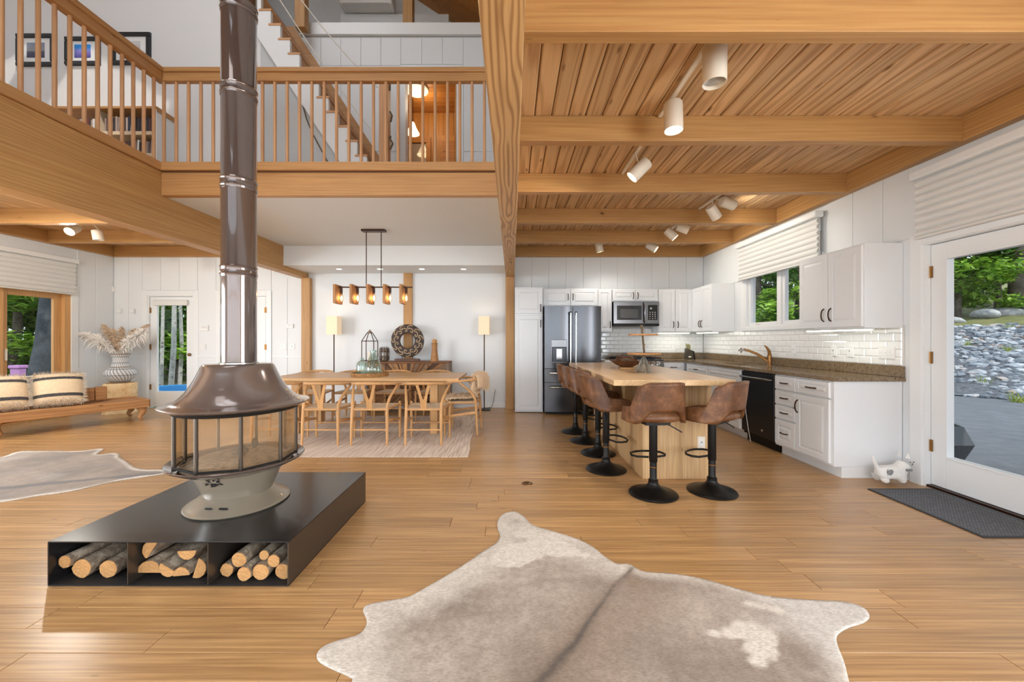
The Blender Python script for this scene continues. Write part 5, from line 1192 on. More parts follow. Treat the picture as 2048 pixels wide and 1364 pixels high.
# black chips and slots in the enamel
def onbowl(px, py, r_of_z=None):      # hit the bowl cone along the view ray
    d = Vector(((px-HX)/F, 1, -(py-HY)/F)); o_ = Vector((0, 0, CAMZ)); s = 1.6
    while s < 3.2:
        p = o_+d*s; rr = math.hypot(p.x-cx, p.y-cy)
        rz = .184+(p.z-.302)/(.455-.302)*.062 if .302 < p.z < .456 else (.262-(p.z-hz-.018)/.057*.072 if hz+.018 < p.z <= hz+.075 else -1)
        if rz > 0 and rr < rz+.0015: return p
        s += .0008
    return None
m_ = MB()
def patch(cxp, cyp, w, h, seed, n=14, jag=.3):
    rl = random.Random(seed); pts = []
    for k in range(n):
        a = 2*PI*k/n; j = 1+jag*rl.uniform(-1, 1); p = onbowl(cxp+w*j*math.copysign(abs(math.cos(a))**.7, math.cos(a)), cyp+h*j*math.copysign(abs(math.sin(a))**.7, math.sin(a)))
        if p is None: return
        q = Vector((p.x-cx, p.y-cy, 0)).normalized(); pts.append(p+q*.0022+Vector((0, 0, .0012)))
    c = sum(pts, Vector())/len(pts); m_.add([c]+pts, [(0, 1+k, 1+(k+1) % n) for k in range(n)])
patch(427, 965, 16, 8, 1, 26, .45)
patch(437, 944, 9, 2.2, 3, 12, .1)
patch(418, 1018, 8, 2.2, 4, 12, .1); patch(447, 1018, 10, 2.2, 5, 12, .1)
if m_.v: m_.build('vent_slot', MT['soot'], t)
# ================================================================ DINING
chair_mats = MT['chair']
def make_chair():
    t = thing('wishbone_chair', 'x', 'chair')
    for s in (-1, 1):
        m_ = MB(); m_.tube([(s*.212, -.215, 0), (s*.21, -.205, .2), (s*.206, -.195, .40), (s*.206, -.185, .48), (s*.222, -.135, .57), (s*.252, -.05, .65), (s*.268, .01, .70)], [.013, .018, .019, .0185, .017, .015, .013], 10); m_.build('leg', chair_mats, t, smooth=60, local=True)
        m_ = MB(); m_.tube([(s*.245, .205, 0), (s*.245, .205, .25), (s*.245, .205, .47)], [.013, .018, .0165], 10); m_.build('leg', chair_mats, t, smooth=60, local=True)
        m_ = MB(); m_.tube([(s*.208, -.20, .30), (s*.245, .205, .245)], .009, 6, flat=2.2, up=(1, 0, 0)); m_.build('stretcher', chair_mats, t, smooth=60, local=True)
    for y, x, z in ((-.2, .208, .185), (.205, .245, .19)):
        m_ = MB(); m_.tube([(-x, y, z), (x, y, z)], .0095, 8); m_.build('stretcher', chair_mats, t, smooth=60, local=True)
    pts = []; N = 22
    for i in range(N+1):
        a = PI*(i/N); x = -.275*math.cos(a); y = .12-.375*math.sin(a)**.75; pts.append((x, y, .715+.035*math.sin(a)))
    pts = [(-.272, .17, .712)]+pts+[(.272, .17, .712)]
    m_ = MB(); m_.tube(pts, [.011, .0145]+[.0145+.004*math.sin(PI*i/N) for i in range(1, N)]+[.0145, .011], 10, up=(0, 0, 1), flat=1.15); m_.build('top_rail', chair_mats, t, smooth=60, local=True)
    m_ = MB(); y0, y1 = -.197, -.24
    lp = lambda z: y0+(y1-y0)*(z-.42)/.32
    prof = [(-.034, .42), (.034, .42), (.034, .50), (.052, .60), (.088, .735), (.052, .735), (.020, .60), (0, .545), (-.020, .60), (-.052, .735), (-.088, .735), (-.052, .60), (-.034, .50)]
    m_.add([(x, lp(z)-.005, z) for x, z in prof]+[(x, lp(z)+.005, z) for x, z in prof], [(0,1,2,12),(2,3,6,7),(3,4,5,6),(12,2,7),(12,7,8,11),(11,8,9,10)]+[tuple(13+i for i in reversed(f)) for f in ((0,1,2,12),(2,3,6,7),(3,4,5,6),(12,2,7),(12,7,8,11),(11,8,9,10))]+[(i, 13+i, 13+(i+1) % 13, (i+1) % 13) for i in range(13)])
    m_.build('splat', chair_mats, t, fixn=True, local=True)
    m_ = MB()
    def seat(u, v):
        y = -.205+.42*v; hw = .20+.05*v; x = -hw+2*hw*u
        e = min(u, 1-u, v, 1-v); z = .452-.016*min(1, e*4)-(.014 if e < .02 else 0); return (x, y, z)
    m_.grid(seat, 17, 17); nn = len(m_.v)
    m_.grid(lambda u, v: (lambda p: (p[0]*.97, p[1]*.97, .425))(seat(u, v)), 17, 17)
    rim = [i for i in range(17)]+[16+17*j for j in range(1, 17)]+[16*17+i for i in range(15, -1, -1)]+[17*j for j in range(15, 0, -1)]
    m_.f += [(rim[k], rim[(k+1) % len(rim)], nn+rim[(k+1) % len(rim)], nn+rim[k]) for k in range(len(rim))]
    m_.build('seat', MT['cord'], t, smooth=60, fixn=True, local=True)
    m_ = MB()
    for y, x in ((-.2, .20), (.205, .243)): m_.tube([(-x, y, .43), (x, y, .43)], .014, 8)
    for s in (-1, 1): m_.tube([(s*.204, -.195, .43), (s*.245, .205, .43)], .014, 8)
    m_.build('seat_rail', chair_mats, t, smooth=60, local=True)
    return t
proto = make_chair(); first = True
spots = [(-1.045, 4.905, 0, 'oak wishbone chair nearest the kitchen on the photographer side of the table'), (-1.685, 4.905, 0, 'oak wishbone chair second from the kitchen, photographer side of the table'),
         (-2.265, 4.905, 0, 'oak wishbone chair third from the kitchen, beside the stove hood'), (-2.88, 4.93, 0, 'oak wishbone chair mostly hidden behind the stove hood'),
         (-1.24, 6.34, PI, 'oak wishbone chair on the wall side of the table nearest the kitchen'), (-1.88, 6.34, PI, 'oak wishbone chair on the wall side, in front of the ring sculpture'),
         (-2.52, 6.34, PI, 'oak wishbone chair on the wall side, behind the glass bottles'), (-3.14, 6.34, PI, 'oak wishbone chair on the wall side beside the square lamp'),
         (-.66, 5.44, PI/2*.97, 'oak wishbone chair with a sheepskin at the table end')]
endchair = None
for x, y, rz, lb in spots:
    c = proto if first else copy_tree(proto)
    first = False; c.location = (x, y, .006); c.scale = (1, 1, .98); c.rotation_euler = (0, 0, rz); tag(c, lb, 'chair', 'wishbone chairs round the dining table'); endchair = c
# rug first (chairs stand on it)
m, nt, b = nodes('striped_woven_rug'); tc = nd(nt, 'ShaderNodeTexCoord'); mp = nd(nt, 'ShaderNodeMapping'); mp.inputs['Scale'].default_value = (70, 2.5, 1); mp.inputs['Rotation'].default_value = (0, 0, .22)
nt.links.new(tc.outputs['Object'], mp.inputs[0]); nz = nd(nt, 'ShaderNodeTexNoise', _Scale=1.0, _Detail=4.0); nt.links.new(mp.outputs[0], nz.inputs['Vector'])
r = ramp(nt, [(.3, S(176,152,136)), (.5, S(220,202,186)), (.7, S(236,224,210))], nz.outputs['Fac']); nt.links.new(r.outputs[0], b.inputs['Base Color']); b.inputs['Roughness'].default_value = .95; bump(nt, b, nz.outputs['Fac'], .5, .004)
m_ = MB(); N = 40
pl = [(-3.45+2.98*i/N, 4.24+.006*math.sin(i*1.3)) for i in range(N+1)]+[(-.47-.12*i/20+.008*math.sin(i*.9), 4.24+2.3*i/20) for i in range(1, 21)]+[(-3.45, 6.54)]
m_.prism(pl, .0002, .0058); tag(m_.build('woven_rug', m, bevel=.002), 'pale striped woven rug under the dining table', 'rug')
TX0, TX1, TY0, TY1 = -3.23, -.692, 5.17, 6.12
t = thing('dining_table', 'long pale oak dining table with slab top', 'table', ((TX0+TX1)/2, 5.645, .006))
MB().box(TX0, TY0, .715, TX1, TY1, .752).build('tabletop', MT['oak'], t, bevel=.003)
m_ = MB(); m_.box(TX0+.12, TY0+.1, .655, TX1-.12, TY0+.13, .714); m_.box(TX0+.12, TY1-.13, .655, TX1-.12, TY1-.1, .714); m_.build('apron', MT['oak'], t, bevel=.002)
for x in (-1.09, -2.93):
    for y in (5.28, 5.90): MB().box(x, y, .0062, x+.10, y+.10, .714).build('leg', MT['oakz'], t, bevel=.003)
# tray and bottles
tx, ty, tz = -1.98, 5.55, .752
t = thing('wicker_tray', 'round woven wicker tray on the dining table', 'tray', (tx, ty, tz))
MT['wick'] = plain('wicker', S(190,140,86), .7, nscale=60, namt=.3, bmp=.5)
MB().lathe([(0, .0005), (.24, .0005), (.24, .006), (0, .008)], 40, (tx, ty, tz)).build('tray_base', MT['wick'], t, smooth=40)
m_ = MB()
for k in range(5): m_.tube([(tx+(.242+.003*(k % 2))*math.cos(2*PI*i/48), ty+(.242+.003*(k % 2))*math.sin(2*PI*i/48), tz+.008+k*.0085+.0015*math.sin(i*PI+k*PI)) for i in range(48)], .0055, 5, closed=True)
m_.build('tray_rim', MT['wick'], t, smooth=180)
m_ = MB()
for i in range(48): a = 2*PI*i/48; m_.cyl((tx+.249*math.cos(a), ty+.249*math.sin(a), tz+.004), (tx+.249*math.cos(a), ty+.249*math.sin(a), tz+.046), .004, n=5)
m_.build('tray_stakes', MT['wick'], t)['kind'] = 'stuff'
def bottle(x, y, prof, label):
    t = thing('glass_bottle', label, 'bottle', (x, y, tz+.0085)); full = prof+[(max(r-.004, .002), z) for r, z in reversed(prof[1:-1])]+[(0, .008)]
    MB().lathe(prof, 32, (x, y, tz+.0085)).build('vessel', MT['bottle'], t, smooth=60)
    r, z = prof[-1]
    MB().ring([(r-.003, z-.02), (r+.008, z-.018), (r+.010, z-.006), (r+.004, z+.002), (r-.004, z)], 24, (x, y, tz+.0085)).build('lip', MT['bottle'], t, smooth=60)
bottle(-1.915, 5.50, [(0, .004), (.07, 0), (.098, .01), (.113, .06), (.112, .10), (.098, .16), (.075, .215), (.05, .265), (.040, .30), (.038, .345)], 'large pale green glass bottle on the wicker tray')
bottle(-2.095, 5.56, [(0, .004), (.05, 0), (.074, .01), (.078, .05), (.078, .13), (.068, .165), (.045, .19), (.022, .205), (.02, .235)], 'smaller pale green glass bottle on the wicker tray')
# chandelier
chx, chy = -1.945, 5.60
t = thing('chandelier', 'linear chandelier of five wooden boards with filament bulbs', 'chandelier', (chx, chy, 2.8))
MB().box(chx-.165, chy-.05, 2.772, chx+.165, chy+.05, 2.7998).build('canopy', MT['bronze'], t, bevel=.004)
zb_ = CAMZ+(HY-574.5)*chy/F
for s in (-1, 1): MB().cyl((chx+s*.105, chy, zb_), (chx+s*.105, chy, 2.772), .0065, n=8).build('rod', MT['bronze'], t, smooth=40)
MB().box(chx-.545, chy-.010, zb_-.009, chx+.545, chy+.010, zb_+.009).build('crossbar', MT['bronze'], t)
for k in range(5):
    xb = (668+33.2*k-HX)*5.48/F
    MB().box(xb-.017, chy-.12, zb_-.235, xb+.017, chy+.12, zb_+.03).build('shade_board', MT['chand'], t, bevel=.003)
    xl = xb+.05
    MB().cyl((xl, chy, zb_-.085), (xl, chy, zb_-.01), .017, n=12).build('socket', MT['bronze'], t, smooth=40)
    b_ = MB().lathe([(.013, -.085), (.016, -.10), (.026, -.13), (.030, -.16), (.026, -.185), (.012, -.203), (0, -.207)], 18, (xl, chy, zb_)).build('bulb', MT['clear'], t, smooth=60)
    MB().ell((xl, chy, zb_-.15), (.009, .009, .035), 8, 8).build('filament', MT['filament'], b_, smooth=60)
    lamp('bulb_light', 'POINT', (xl, chy, zb_-.15), .4, (1, .74, .48), parent=t, shadow_soft_size=.025)
# sideboard with sunburst front
sx0, sx1, sy0, sy1, sz = -2.56, -1.10, 6.93, 7.31, .872
t = thing('sideboard', 'reclaimed wood sideboard with sunburst strip front', 'sideboard', ((sx0+sx1)/2, 7.12, 0))
MT['recl'] = [wood('reclaimed_strip_%d' % i, a, b, 'X', ring=6, stretch=.2, rough=.6, vary=.15, contrast=.5, fine=.6) for i, (a, b) in enumerate(((S(168,116,70), S(110,70,40)), (S(132,88,54), S(84,54,32)), (S(96,66,46), S(58,40,28)), (S(190,138,86), S(130,84,46)), (S(150,122,96), S(98,78,60))))]
MT['rgrey'] = plain('weathered_grey_wood', S(142,122,106), .7, nscale=18, namt=.15)
MB().box(sx0, sy0, sz-.03, sx1, sy1, sz).build('top', MT['recl'][1], t, bevel=.003)
MB().box(sx0, sy0, .12, sx0+.045, sy1, sz-.031).build('side', MT['rgrey'], t, bevel=.003); MB().box(sx1-.045, sy0, .12, sx1, sy1, sz-.031).build('side', MT['rgrey'], t, bevel=.003)
MB().box(sx0+.046, sy0+.02, .12, sx1-.046, sy1, sz-.031).build('carcass', MT['recl'][2], t)
MB().box(sx0, sy0+.01, .10, sx1, sy1, .12).build('bottom', MT['recl'][2], t)
for x in (sx0+.02, sx1-.08):
    for y in (sy0+.02, sy1-.08): MB().box(x, y, .0, x+.06, y+.06, .0995).build('leg', MT['recl'][2], t)
rx0, rx1, rz0, rz1 = sx0+.048, sx1-.048, .125, sz-.034; rcx, rcz = (rx0+rx1)/2, (rz0+rz1)/2-.08
def hit(a):
    c, s = math.cos(a), math.sin(a); ts = []
    if c > 1e-6: ts.append((rx1-rcx)/c)
    if c < -1e-6: ts.append((rx0-rcx)/c)
    if s > 1e-6: ts.append((rz1-rcz)/s)
    if s < -1e-6: ts.append((rz0-rcz)/s)
    k = min(ts); return (rcx+c*k, rcz+s*k)
NW = 96; rw = random.Random(2); cor = [math.atan2(z-rcz, x-rcx) % (2*PI) for x, z in ((rx1, rz1), (rx0, rz1), (rx0, rz0), (rx1, rz0))]
for k in range(NW):
    a0, a1 = 2*PI*k/NW+.003, 2*PI*(k+1)/NW-.003; g = .02
    poly = [(rcx+g*math.cos(a0), rcz+g*math.sin(a0)), hit(a0)]+[hit(c) for c in cor if a0 < c < a1]+[hit(a1), (rcx+g*math.cos(a1), rcz+g*math.sin(a1))]
    d = rw.uniform(.0, .008)
    MB().prism(poly, sy0+.019, sy0+.008-d+.004, lambda u, v, n: (u, n, v)).build('wood_strip', rw.choice(MT['recl']), t, fixn=True)
for x in (-2.2, -1.46): MB().box(x-.003, sy0-.003, rz0, x+.003, sy0+.004, rz1).build('door_gap', MT['soot'], t)
# things on the sideboard
ox = lambda px, Y=7.1: (px-HX)*Y/F
rxc, rzc = ox(815), CAMZ-(681.5-HY)*7.1/F
t = thing('ring_sculpture', 'carved dark ring sculpture with pale scrollwork on a stand', 'sculpture', (rxc, 7.1, sz))
MB().box(rxc-.21, 7.03, sz+.0005, rxc+.21, 7.17, sz+.045).build('base', MT['darkwood'], t, bevel=.004)
for s in (-1, 1): MB().cyl((rxc+s*.095, 7.1, sz+.045), (rxc+s*.095, 7.1, rzc-.26), .006, n=8).build('pin', MT['black'], t)
m_ = MB(); m_.ring([(.135, -.025), (.29, -.025), (.295, 0), (.29, .02), (.28, .025), (.15, .025), (.135, .02)], 64); m_.v = [(rxc+p[0], 7.1-p[2], rzc+p[1]) for p in m_.v]
rgd = m_.build('ring', plain('dark_carved_wood', S(66,48,38), .6, nscale=20, namt=.3), t, smooth=40, fixn=True)
MT['scroll'] = plain('pale_carved_scroll', S(206,180,142), .6)
rs = random.Random(4)
for q in range(22):
    a = 2*PI*q/22; rm = .185+.05*(q % 2); cxq, czq = rm*math.cos(a), rm*math.sin(a); sg = 1 if q % 2 else -1; pts = []
    for i in range(13):
        th = a+sg*(i*.42); rr = .034*(1-i/16); pts.append((rxc+cxq+rr*math.cos(th), 7.0745, rzc+czq+rr*math.sin(th)))
    for i in range(1, 4): pts.insert(0, (rxc+cxq+(.034+.014*i)*math.cos(a-sg*.35*i), 7.0745, rzc+czq+(.034+.010*i)*math.sin(a-sg*.35*i)))
    m_ = MB(); m_.tube(pts, [.003]+[.0062]*(len(pts)-2)+[.006], 6); m_.build('scroll', MT['scroll'], rgd, smooth=180)
# house shaped lantern
lx, ly = ox(740.5), 7.08; w = .105; z1 = sz+.36; zt_ = CAMZ+(HY-659)*ly/F
t = thing('house_lantern', 'tall open wire lantern with pointed roof', 'lantern', (lx, ly, sz))
m_ = MB()
for s in (-1, 1):
    for s2 in (-1, 1):
        m_.cyl((lx+s*w, ly+s2*w, sz+.001), (lx+s*w, ly+s2*w, z1), .008, n=6); m_.cyl((lx+s*w, ly+s2*w, z1), (lx+s*.03, ly+s2*.03, zt_-.05), .007, n=6)
for z in (sz+.012, z1): m_.tube([(lx-w, ly-w, z), (lx+w, ly-w, z), (lx+w, ly+w, z), (lx-w, ly+w, z)], .007, 6, closed=True)
m_.build('cage', MT['bronze'], t)
m_ = MB(); m_.lathe([(.055, -.07), (.02, -.02), (.008, -.012), (.008, 0), (0, .002)], 8, (lx, ly, zt_)); m_.build('cap', MT['rgrey'], t)
MB().lathe([(0, .001), (.04, .001), (.04, .16), (0, .162)], 18, (lx, ly, sz+.012)).build('candle', MT['lampw'], t, smooth=40)
# round wire candle holder
lx, ly = ox(769.5), 7.08
t = thing('candle_holder', 'squat wire bound glass candle holder on the sideboard', 'candle holder', (lx, ly, sz))
MB().lathe([(0, .012), (.07, .012), (.078, .03), (.078, .22), (.07, .235), (.066, .235), (.072, .22), (.072, .03)], 24, (lx, ly, sz)).build('glass_cylinder', thin_glass('smoky_glass', (.8,.76,.72,1), .15, S(150,136,124), .25), t, smooth=50)
m_ = MB()
for k in range(10):
    a = 2*PI*k/10; c, s = math.cos(a), math.sin(a); m_.tube([(lx+.05*c, ly+.05*s, sz+.003), (lx+.086*c, ly+.086*s, sz+.03), (lx+.09*c, ly+.09*s, sz+.12), (lx+.086*c, ly+.086*s, sz+.225), (lx+.06*c, ly+.06*s, sz+.25)], .0045, 5)
for z, r in ((.004, .05), (.08, .09), (.17, .09), (.25, .06)): m_.tube([(lx+r*math.cos(2*PI*i/24), ly+r*math.sin(2*PI*i/24), sz+z) for i in range(24)], .004, 5, closed=True)
m_.build('wire_cage', MT['bronze'], t, smooth=180)
MB().lathe([(0, .013), (.035, .013), (.035, .12), (0, .122)], 16, (lx, ly, sz)).build('candle', MT['lampw'], t, smooth=40)
# tall wooden vase with ball
lx, ly = ox(869.5), 7.08
t = thing('wooden_candlestick', 'slim waisted wooden pillar with a pale ball on top', 'candlestick', (lx, ly, sz))
MB().lathe([(.075, 0.0005), (.062, .08), (.054, .15), (.048, .22), (.048, .27), (.054, .32), (.056, .325), (.05, .326), (0, .322)], 24, (lx, ly, sz)).build('pillar', MT['bench'], t, smooth=50)
MB().lathe([(.04, .325), (.042, .335), (.035, .345), (.042, .352), (.044, .372), (.03, .392), (0, .398)], 16, (lx, ly, sz)).build('ball', MT['logend'], t, smooth=60)
# floor lamps
def floor_lamp(px, label, cord=False, w=.095, rot=0):
    Y = 7.12; x = (px-HX)*Y/F; t = thing('floor_lamp', label, 'lamp', (x, Y, 0))
    MB().box(x-.11, Y-.11, 0.0005, x+.11, Y+.11, .012).build('base', MT['black'], t, bevel=.003)
    MB().cyl((x, Y, .012), (x, Y, 1.40), .010, n=10).build('pole', MT['bronze'], t, smooth=40)
    za, zb = 1.348, 1.672; m_ = MB(); e = .003
    m_.box(x-w, Y-w, za, x+w, Y-w+e, zb); m_.box(x-w, Y+w-e, za, x+w, Y+w, zb); m_.box(x-w, Y-w+e, za, x-w+e, Y+w-e, zb); m_.box(x+w-e, Y-w+e, za, x+w, Y+w-e, zb)
    m_.build('shade', MT['lampsh'], t)
    m_ = MB(); m_.cyl((x-w, Y, 1.40), (x+w, Y, 1.40), .004, n=6); m_.cyl((x, Y-w, 1.40), (x, Y+w, 1.40), .004, n=6); m_.build('shade_spider', MT['bronze'], t)
    b_ = MB().lathe([(.014, 0), (.018, .02), (.03, .06), (.028, .09), (0, .105)], 14, (x, Y, 1.40)).build('bulb', MT['glow'], t, smooth=60)
    lamp('lamp_bulb_light', 'POINT', (x, Y, 1.60), .8, (1, .86, .66), parent=t, shadow_soft_size=.03)
    if cord: MB().tube([(x+.02, Y+.10, .01), (x+.12, Y+.17, .02), (x+.16, Y+.19, .12), (x+.175, Y+.205, .25), (x+.187, WB-.03, .33)], .004, 5).build('cord', MT['black'], t)
floor_lamp(668, 'square shaded floor lamp beside the fir corner post')
floor_lamp(968.5, 'square shaded floor lamp behind the sheepskin chair', True)
# sheepskin over the end chair
def fur(mb, pts, n, L, rnd, down=.5, w=.004):
    for _ in range(n):
        p, nm = rnd.choice(pts); p = p+Vector((rnd.gauss(0, .012), rnd.gauss(0, .012), rnd.gauss(0, .012)))
        d = (nm+Vector((rnd.gauss(0, .35), rnd.gauss(0, .35), rnd.gauss(0, .35)-down))).normalized(); l = L*rnd.uniform(.5, 1.2)
        s = d.orthogonal().normalized()*w; mid_ = p+d*l*.5+Vector((0, 0, -.1*l)); e = p+d*l+Vector((0, 0, -.45*l))
        mb.add([p-s, p+s, mid_+s*.7, mid_-s*.7, e], [(0,1,2,3),(3,2,4)])
ec = Vector(endchair.location); rs = random.Random(6)
MT['sheep'] = plain('cream_sheep_fur', S(226,196,160), .9, sheen=.3)
t = thing('sheepskin', 'shaggy cream sheepskin draped over the end chair', 'sheepskin', (ec.x, ec.y, .45))
def drape(u, v):      # v: 0 front of seat -> 1 over the back rail and down ; chair faces -x
    path = [(-.19, .40), (-.2, .47), (-.05, .475), (.10, .475), (.17, .50), (.215, .60), (.235, .70), (.25, .775), (.29, .775), (.305, .70), (.30, .60)]
    s = v*(len(path)-1); i = min(int(s), len(path)-2); f = s-i; px = path[i][0]+(path[i+1][0]-path[i][0])*f; pz = path[i][1]+(path[i+1][1]-path[i][1])*f
    hw = (.17 if v < .5 else .185)+.02*math.sin(v*17); y = (u-.5)*2*hw
    px -= .10*(abs(u-.5)*2)**2*(1 if v > .45 else 0)
    return Vector((ec.x+px, ec.y+y, pz+.006))
m_ = MB(); m_.grid(lambda u, v: drape(u, v), 13, 31); m_.build('hide', MT['sheep'], t, smooth=180, solid=.012)
pts = []
for i in range(25):
    for j in range(61):
        u, v = i/24, j/60; p = drape(u, v); a = drape(min(1, u+.02), v)-drape(max(0, u-.02), v); b_ = drape(u, min(1, v+.015))-drape(u, max(0, v-.015)); nm = a.cross(b_)
        if nm.length > 1e-9: pts.append((p, -nm.normalized() if nm.x > 0 and v > .7 and False else nm.normalized()))
for k, (p, nm) in enumerate(pts):
    j = k % 61
    out = Vector((-.3, 0, 1)) if p.z < .5 and p.x < ec.x+.17 else (Vector((1, 0, .2)) if p.x > ec.x+.27 else Vector((-.4, 0, .9)))
    if nm.dot(out) < 0: pts[k] = (p, -nm)
m_ = MB(); fur(m_, pts, 5200, .06, rs, .15, .003); m_.build('fur', MT['sheep'], t)['kind'] = 'stuff'
# ================================================================ STOOLS
def make_stool():
    t = thing('bar_stool', 'x', 'stool')
    MB().lathe([(.0, .0), (.19, .0), (.194, .006), (.188, .014), (.15, .024), (.10, .040), (.06, .062), (.042, .082), (.038, .10)], 40).build('base', MT['black'], t, smooth=50, local=True)
    MB().lathe([(.036, .095), (.038, .10), (.038, .118), (.030, .124), (.0275, .13), (.0275, .30)], 24).build('column', MT['black'], t, smooth=40, local=True)
    MB().lathe([(.0295, .205), (.0295, .228), (.028, .23), (.028, .204)], 24).build('worn_band', MT['brass'], t, smooth=40, local=True)
    MB().lathe([(.030, .262), (.0325, .268), (.0325, .575), (.02, .58)], 24).build('sleeve', MT['black'], t, smooth=40, local=True)
    pts = [(-.03, .02, .295), (-.12, .045, .295), (-.145, .09, .295), (-.13, .15, .295), (-.07, .19, .295), (0, .20, .295), (.07, .19, .295), (.13, .15, .295), (.145, .09, .295), (.12, .045, .295), (.03, .02, .295)]
    MB().tube(pts, .009, 8).build('foot_ring', MT['black'], t, smooth=60, local=True)
    MB().box(-.10, -.09, .575, .10, .09, .60).build('seat_plate', MT['black'], t, local=True)
    MB().tube([(.03, -.02, .578), (.10, -.05, .572), (.14, -.065, .55), (.20, -.085, .515)], .005, 6).build('lever', MT['black'], t, smooth=60, local=True)
    MB().ell((0, .015, .645), (.205, .205, .05), 32, 12, .72).build('seat', MT['leather'], t, smooth=180, local=True)
    sm = lambda a, b, x: (lambda q: q*q*(3-2*q))(min(1, max(0, (x-a)/(b-a))))
    TM = 2.15
    def shell(u, v):
        th = (u-.5)*2*TM; a = abs(th)
        top = .925-.03*sm(.55, .95, a)-.18*sm(1.0, 1.36, a)-.02*sm(1.5, TM, a); bot = .705-.108*sm(.30, .95, a)
        z = bot+(top-bot)*v; k = (z-.60)/.32; lean = .045*k*sm(2.0, .4, a) if False else .045*k*(1-sm(.6, 2.0, a))
        pinch = .035*k*sm(.3, 1.1, a)
        sg = lambda x: math.copysign(abs(x)**.78, x)
        return ((.222-pinch)*sg(math.sin(th)), -(.205+lean)*sg(math.cos(th))+.01, z)
    MB().grid(shell, 41, 12).build('backrest', MT['leather'], t, smooth=180, local=True, solid=.036)
    o = t.children[-1]; md = o.modifiers.new('sub', 'SUBSURF'); md.levels = 1; md.render_levels = 1
    return t
ps = make_stool(); first = True
for x, y, rz, lb in ((1.146, 3.23, .10, 'brown leather bar stool at the island end, nearest the cowhide'), (1.650, 3.284, .62, 'brown leather bar stool at the island end, turned aside beside the dishwasher'),
                     (.907, 3.84, -PI/2+.18, 'brown leather bar stool first along the long island side'), (.947, 4.383, -PI/2+.1, 'brown leather bar stool second along the long island side'),
                     (.907, 4.914, -PI/2+.05, 'brown leather bar stool third along the long island side'), (.863, 5.41, -PI/2+.1, 'brown leather bar stool last along the long island side, nearest the fridge')):
    c = ps if first else copy_tree(ps)
    first = False; c.location = (x, y, 0.0003); c.rotation_euler = (0, 0, rz); tag(c, lb, 'stool', 'bar stools at the island')
# white charging cable by the last stool
m_ = MB(); m_.tube([(2.892, 4.97, .62), (2.885, 4.93, .50), (2.88, 4.90, .35), (2.882, 4.85, .15), (2.885, 4.81, .02)], .004, 6); tag(m_.build('charging_cord', MT['plastic'], smooth=180), 'thin white cord hanging in front of the dishwasher', 'cord')
# ================================================================ RUGS, MAT
def inside(p, poly):
    x, y = p; c = False; j = len(poly)-1
    for i in range(len(poly)):
        xi, yi = poly[i]; xj, yj = poly[j]
        if (yi > y) != (yj > y) and x < (xj-xi)*(y-yi)/(yj-yi)+xi: c = not c
        j = i
    return c
def near_pt(p, poly):
    best = None; bd = 1e9
    for i in range(len(poly)):
        a = poly[i]; b_ = poly[(i+1) % len(poly)]; dx, dy = b_[0]-a[0], b_[1]-a[1]; l2 = dx*dx+dy*dy or 1e-9
        s = max(0, min(1, ((p[0]-a[0])*dx+(p[1]-a[1])*dy)/l2)); q = (a[0]+dx*s, a[1]+dy*s); d = (q[0]-p[0])**2+(q[1]-p[1])**2
        if d < bd: bd = d; best = q
    return best, math.sqrt(bd)
def smooth_poly(poly, it=2):
    for _ in range(it):
        out = []
        for i in range(len(poly)):
            a, b_ = poly[i], poly[(i+1) % len(poly)]; out += [(a[0]*.75+b_[0]*.25, a[1]*.75+b_[1]*.25), (a[0]*.25+b_[0]*.75, a[1]*.25+b_[1]*.75)]
        poly = out
    return poly
def hide_rug(poly, colf, label, step, zf):
    poly = smooth_poly(poly); xs = [p[0] for p in poly]; ys = [p[1] for p in poly]; x0, y0 = min(xs), min(ys); nx, ny = int((max(xs)-x0)/step)+2, int((max(ys)-y0)/step)+2
    keep = {(i, j) for i in range(nx) for j in range(ny) if inside((x0+(i+.5)*step, y0+(j+.5)*step), poly)}
    idx = {}; vs = []; fs = []; cnt_ = {}
    for i, j in keep:
        for q in ((i, j), (i+1, j), (i+1, j+1), (i, j+1)): cnt_[q] = cnt_.get(q, 0)+1
    cols = []
    for q, n in cnt_.items():
        p = (x0+q[0]*step, y0+q[1]*step); nb, d = near_pt(p, poly)
        if n < 4: p = nb; d = 0
        elif not inside(p, poly): p = nb; d = 0
        idx[q] = len(vs); vs.append((p[0], p[1], zf(p[0], p[1], d))); cols.append(colf(p[0], p[1], d))
    for i, j in keep: fs.append(tuple(idx[q] for q in ((i, j), (i+1, j), (i+1, j+1), (i, j+1))))
    m_ = MB(); m_.v = vs; m_.f = fs
    o = m_.build('cowhide_rug', MT['hide'], smooth=180); me = o.data; ca = me.color_attributes.new('Col', 'FLOAT_COLOR', 'POINT')
    for k, c in enumerate(cols): ca.data[k].color = c
    md = o.modifiers.new('solid', 'SOLIDIFY'); md.thickness = .004; md.offset = 1
    tag(o, label, 'rug'); return o
MT['hide'] = hidem('cow_hair')
def lerpc(a, b_, t): t = max(0, min(1, t)); return tuple(a[i]*(1-t)+b_[i]*t for i in range(3))+(1,)
zz = [(735,75),(700,85),(683,112),(686,140),(697,162),(682,188),(650,205),(580,255),(500,305),(430,345),(400,362),(370,377),(300,387),(232,400),(214,418),(236,455),(224,490),(195,511),(130,525),(80,545),(55,572),(62,598),(105,622),(165,647),(195,666)]
zr = [(1905,666),(1890,600),(1870,555),(1860,520),(1868,500),(1905,478),(1965,462),(1982,437),(1950,404),(1880,388),(1800,386),(1700,380),(1600,368),(1500,340),(1400,310),(1300,292),(1200,288),(1168,277),(1140,257),(1100,261),(1060,236),(1020,200),(960,170),(880,145),(805,126),(782,97),(752,77)]
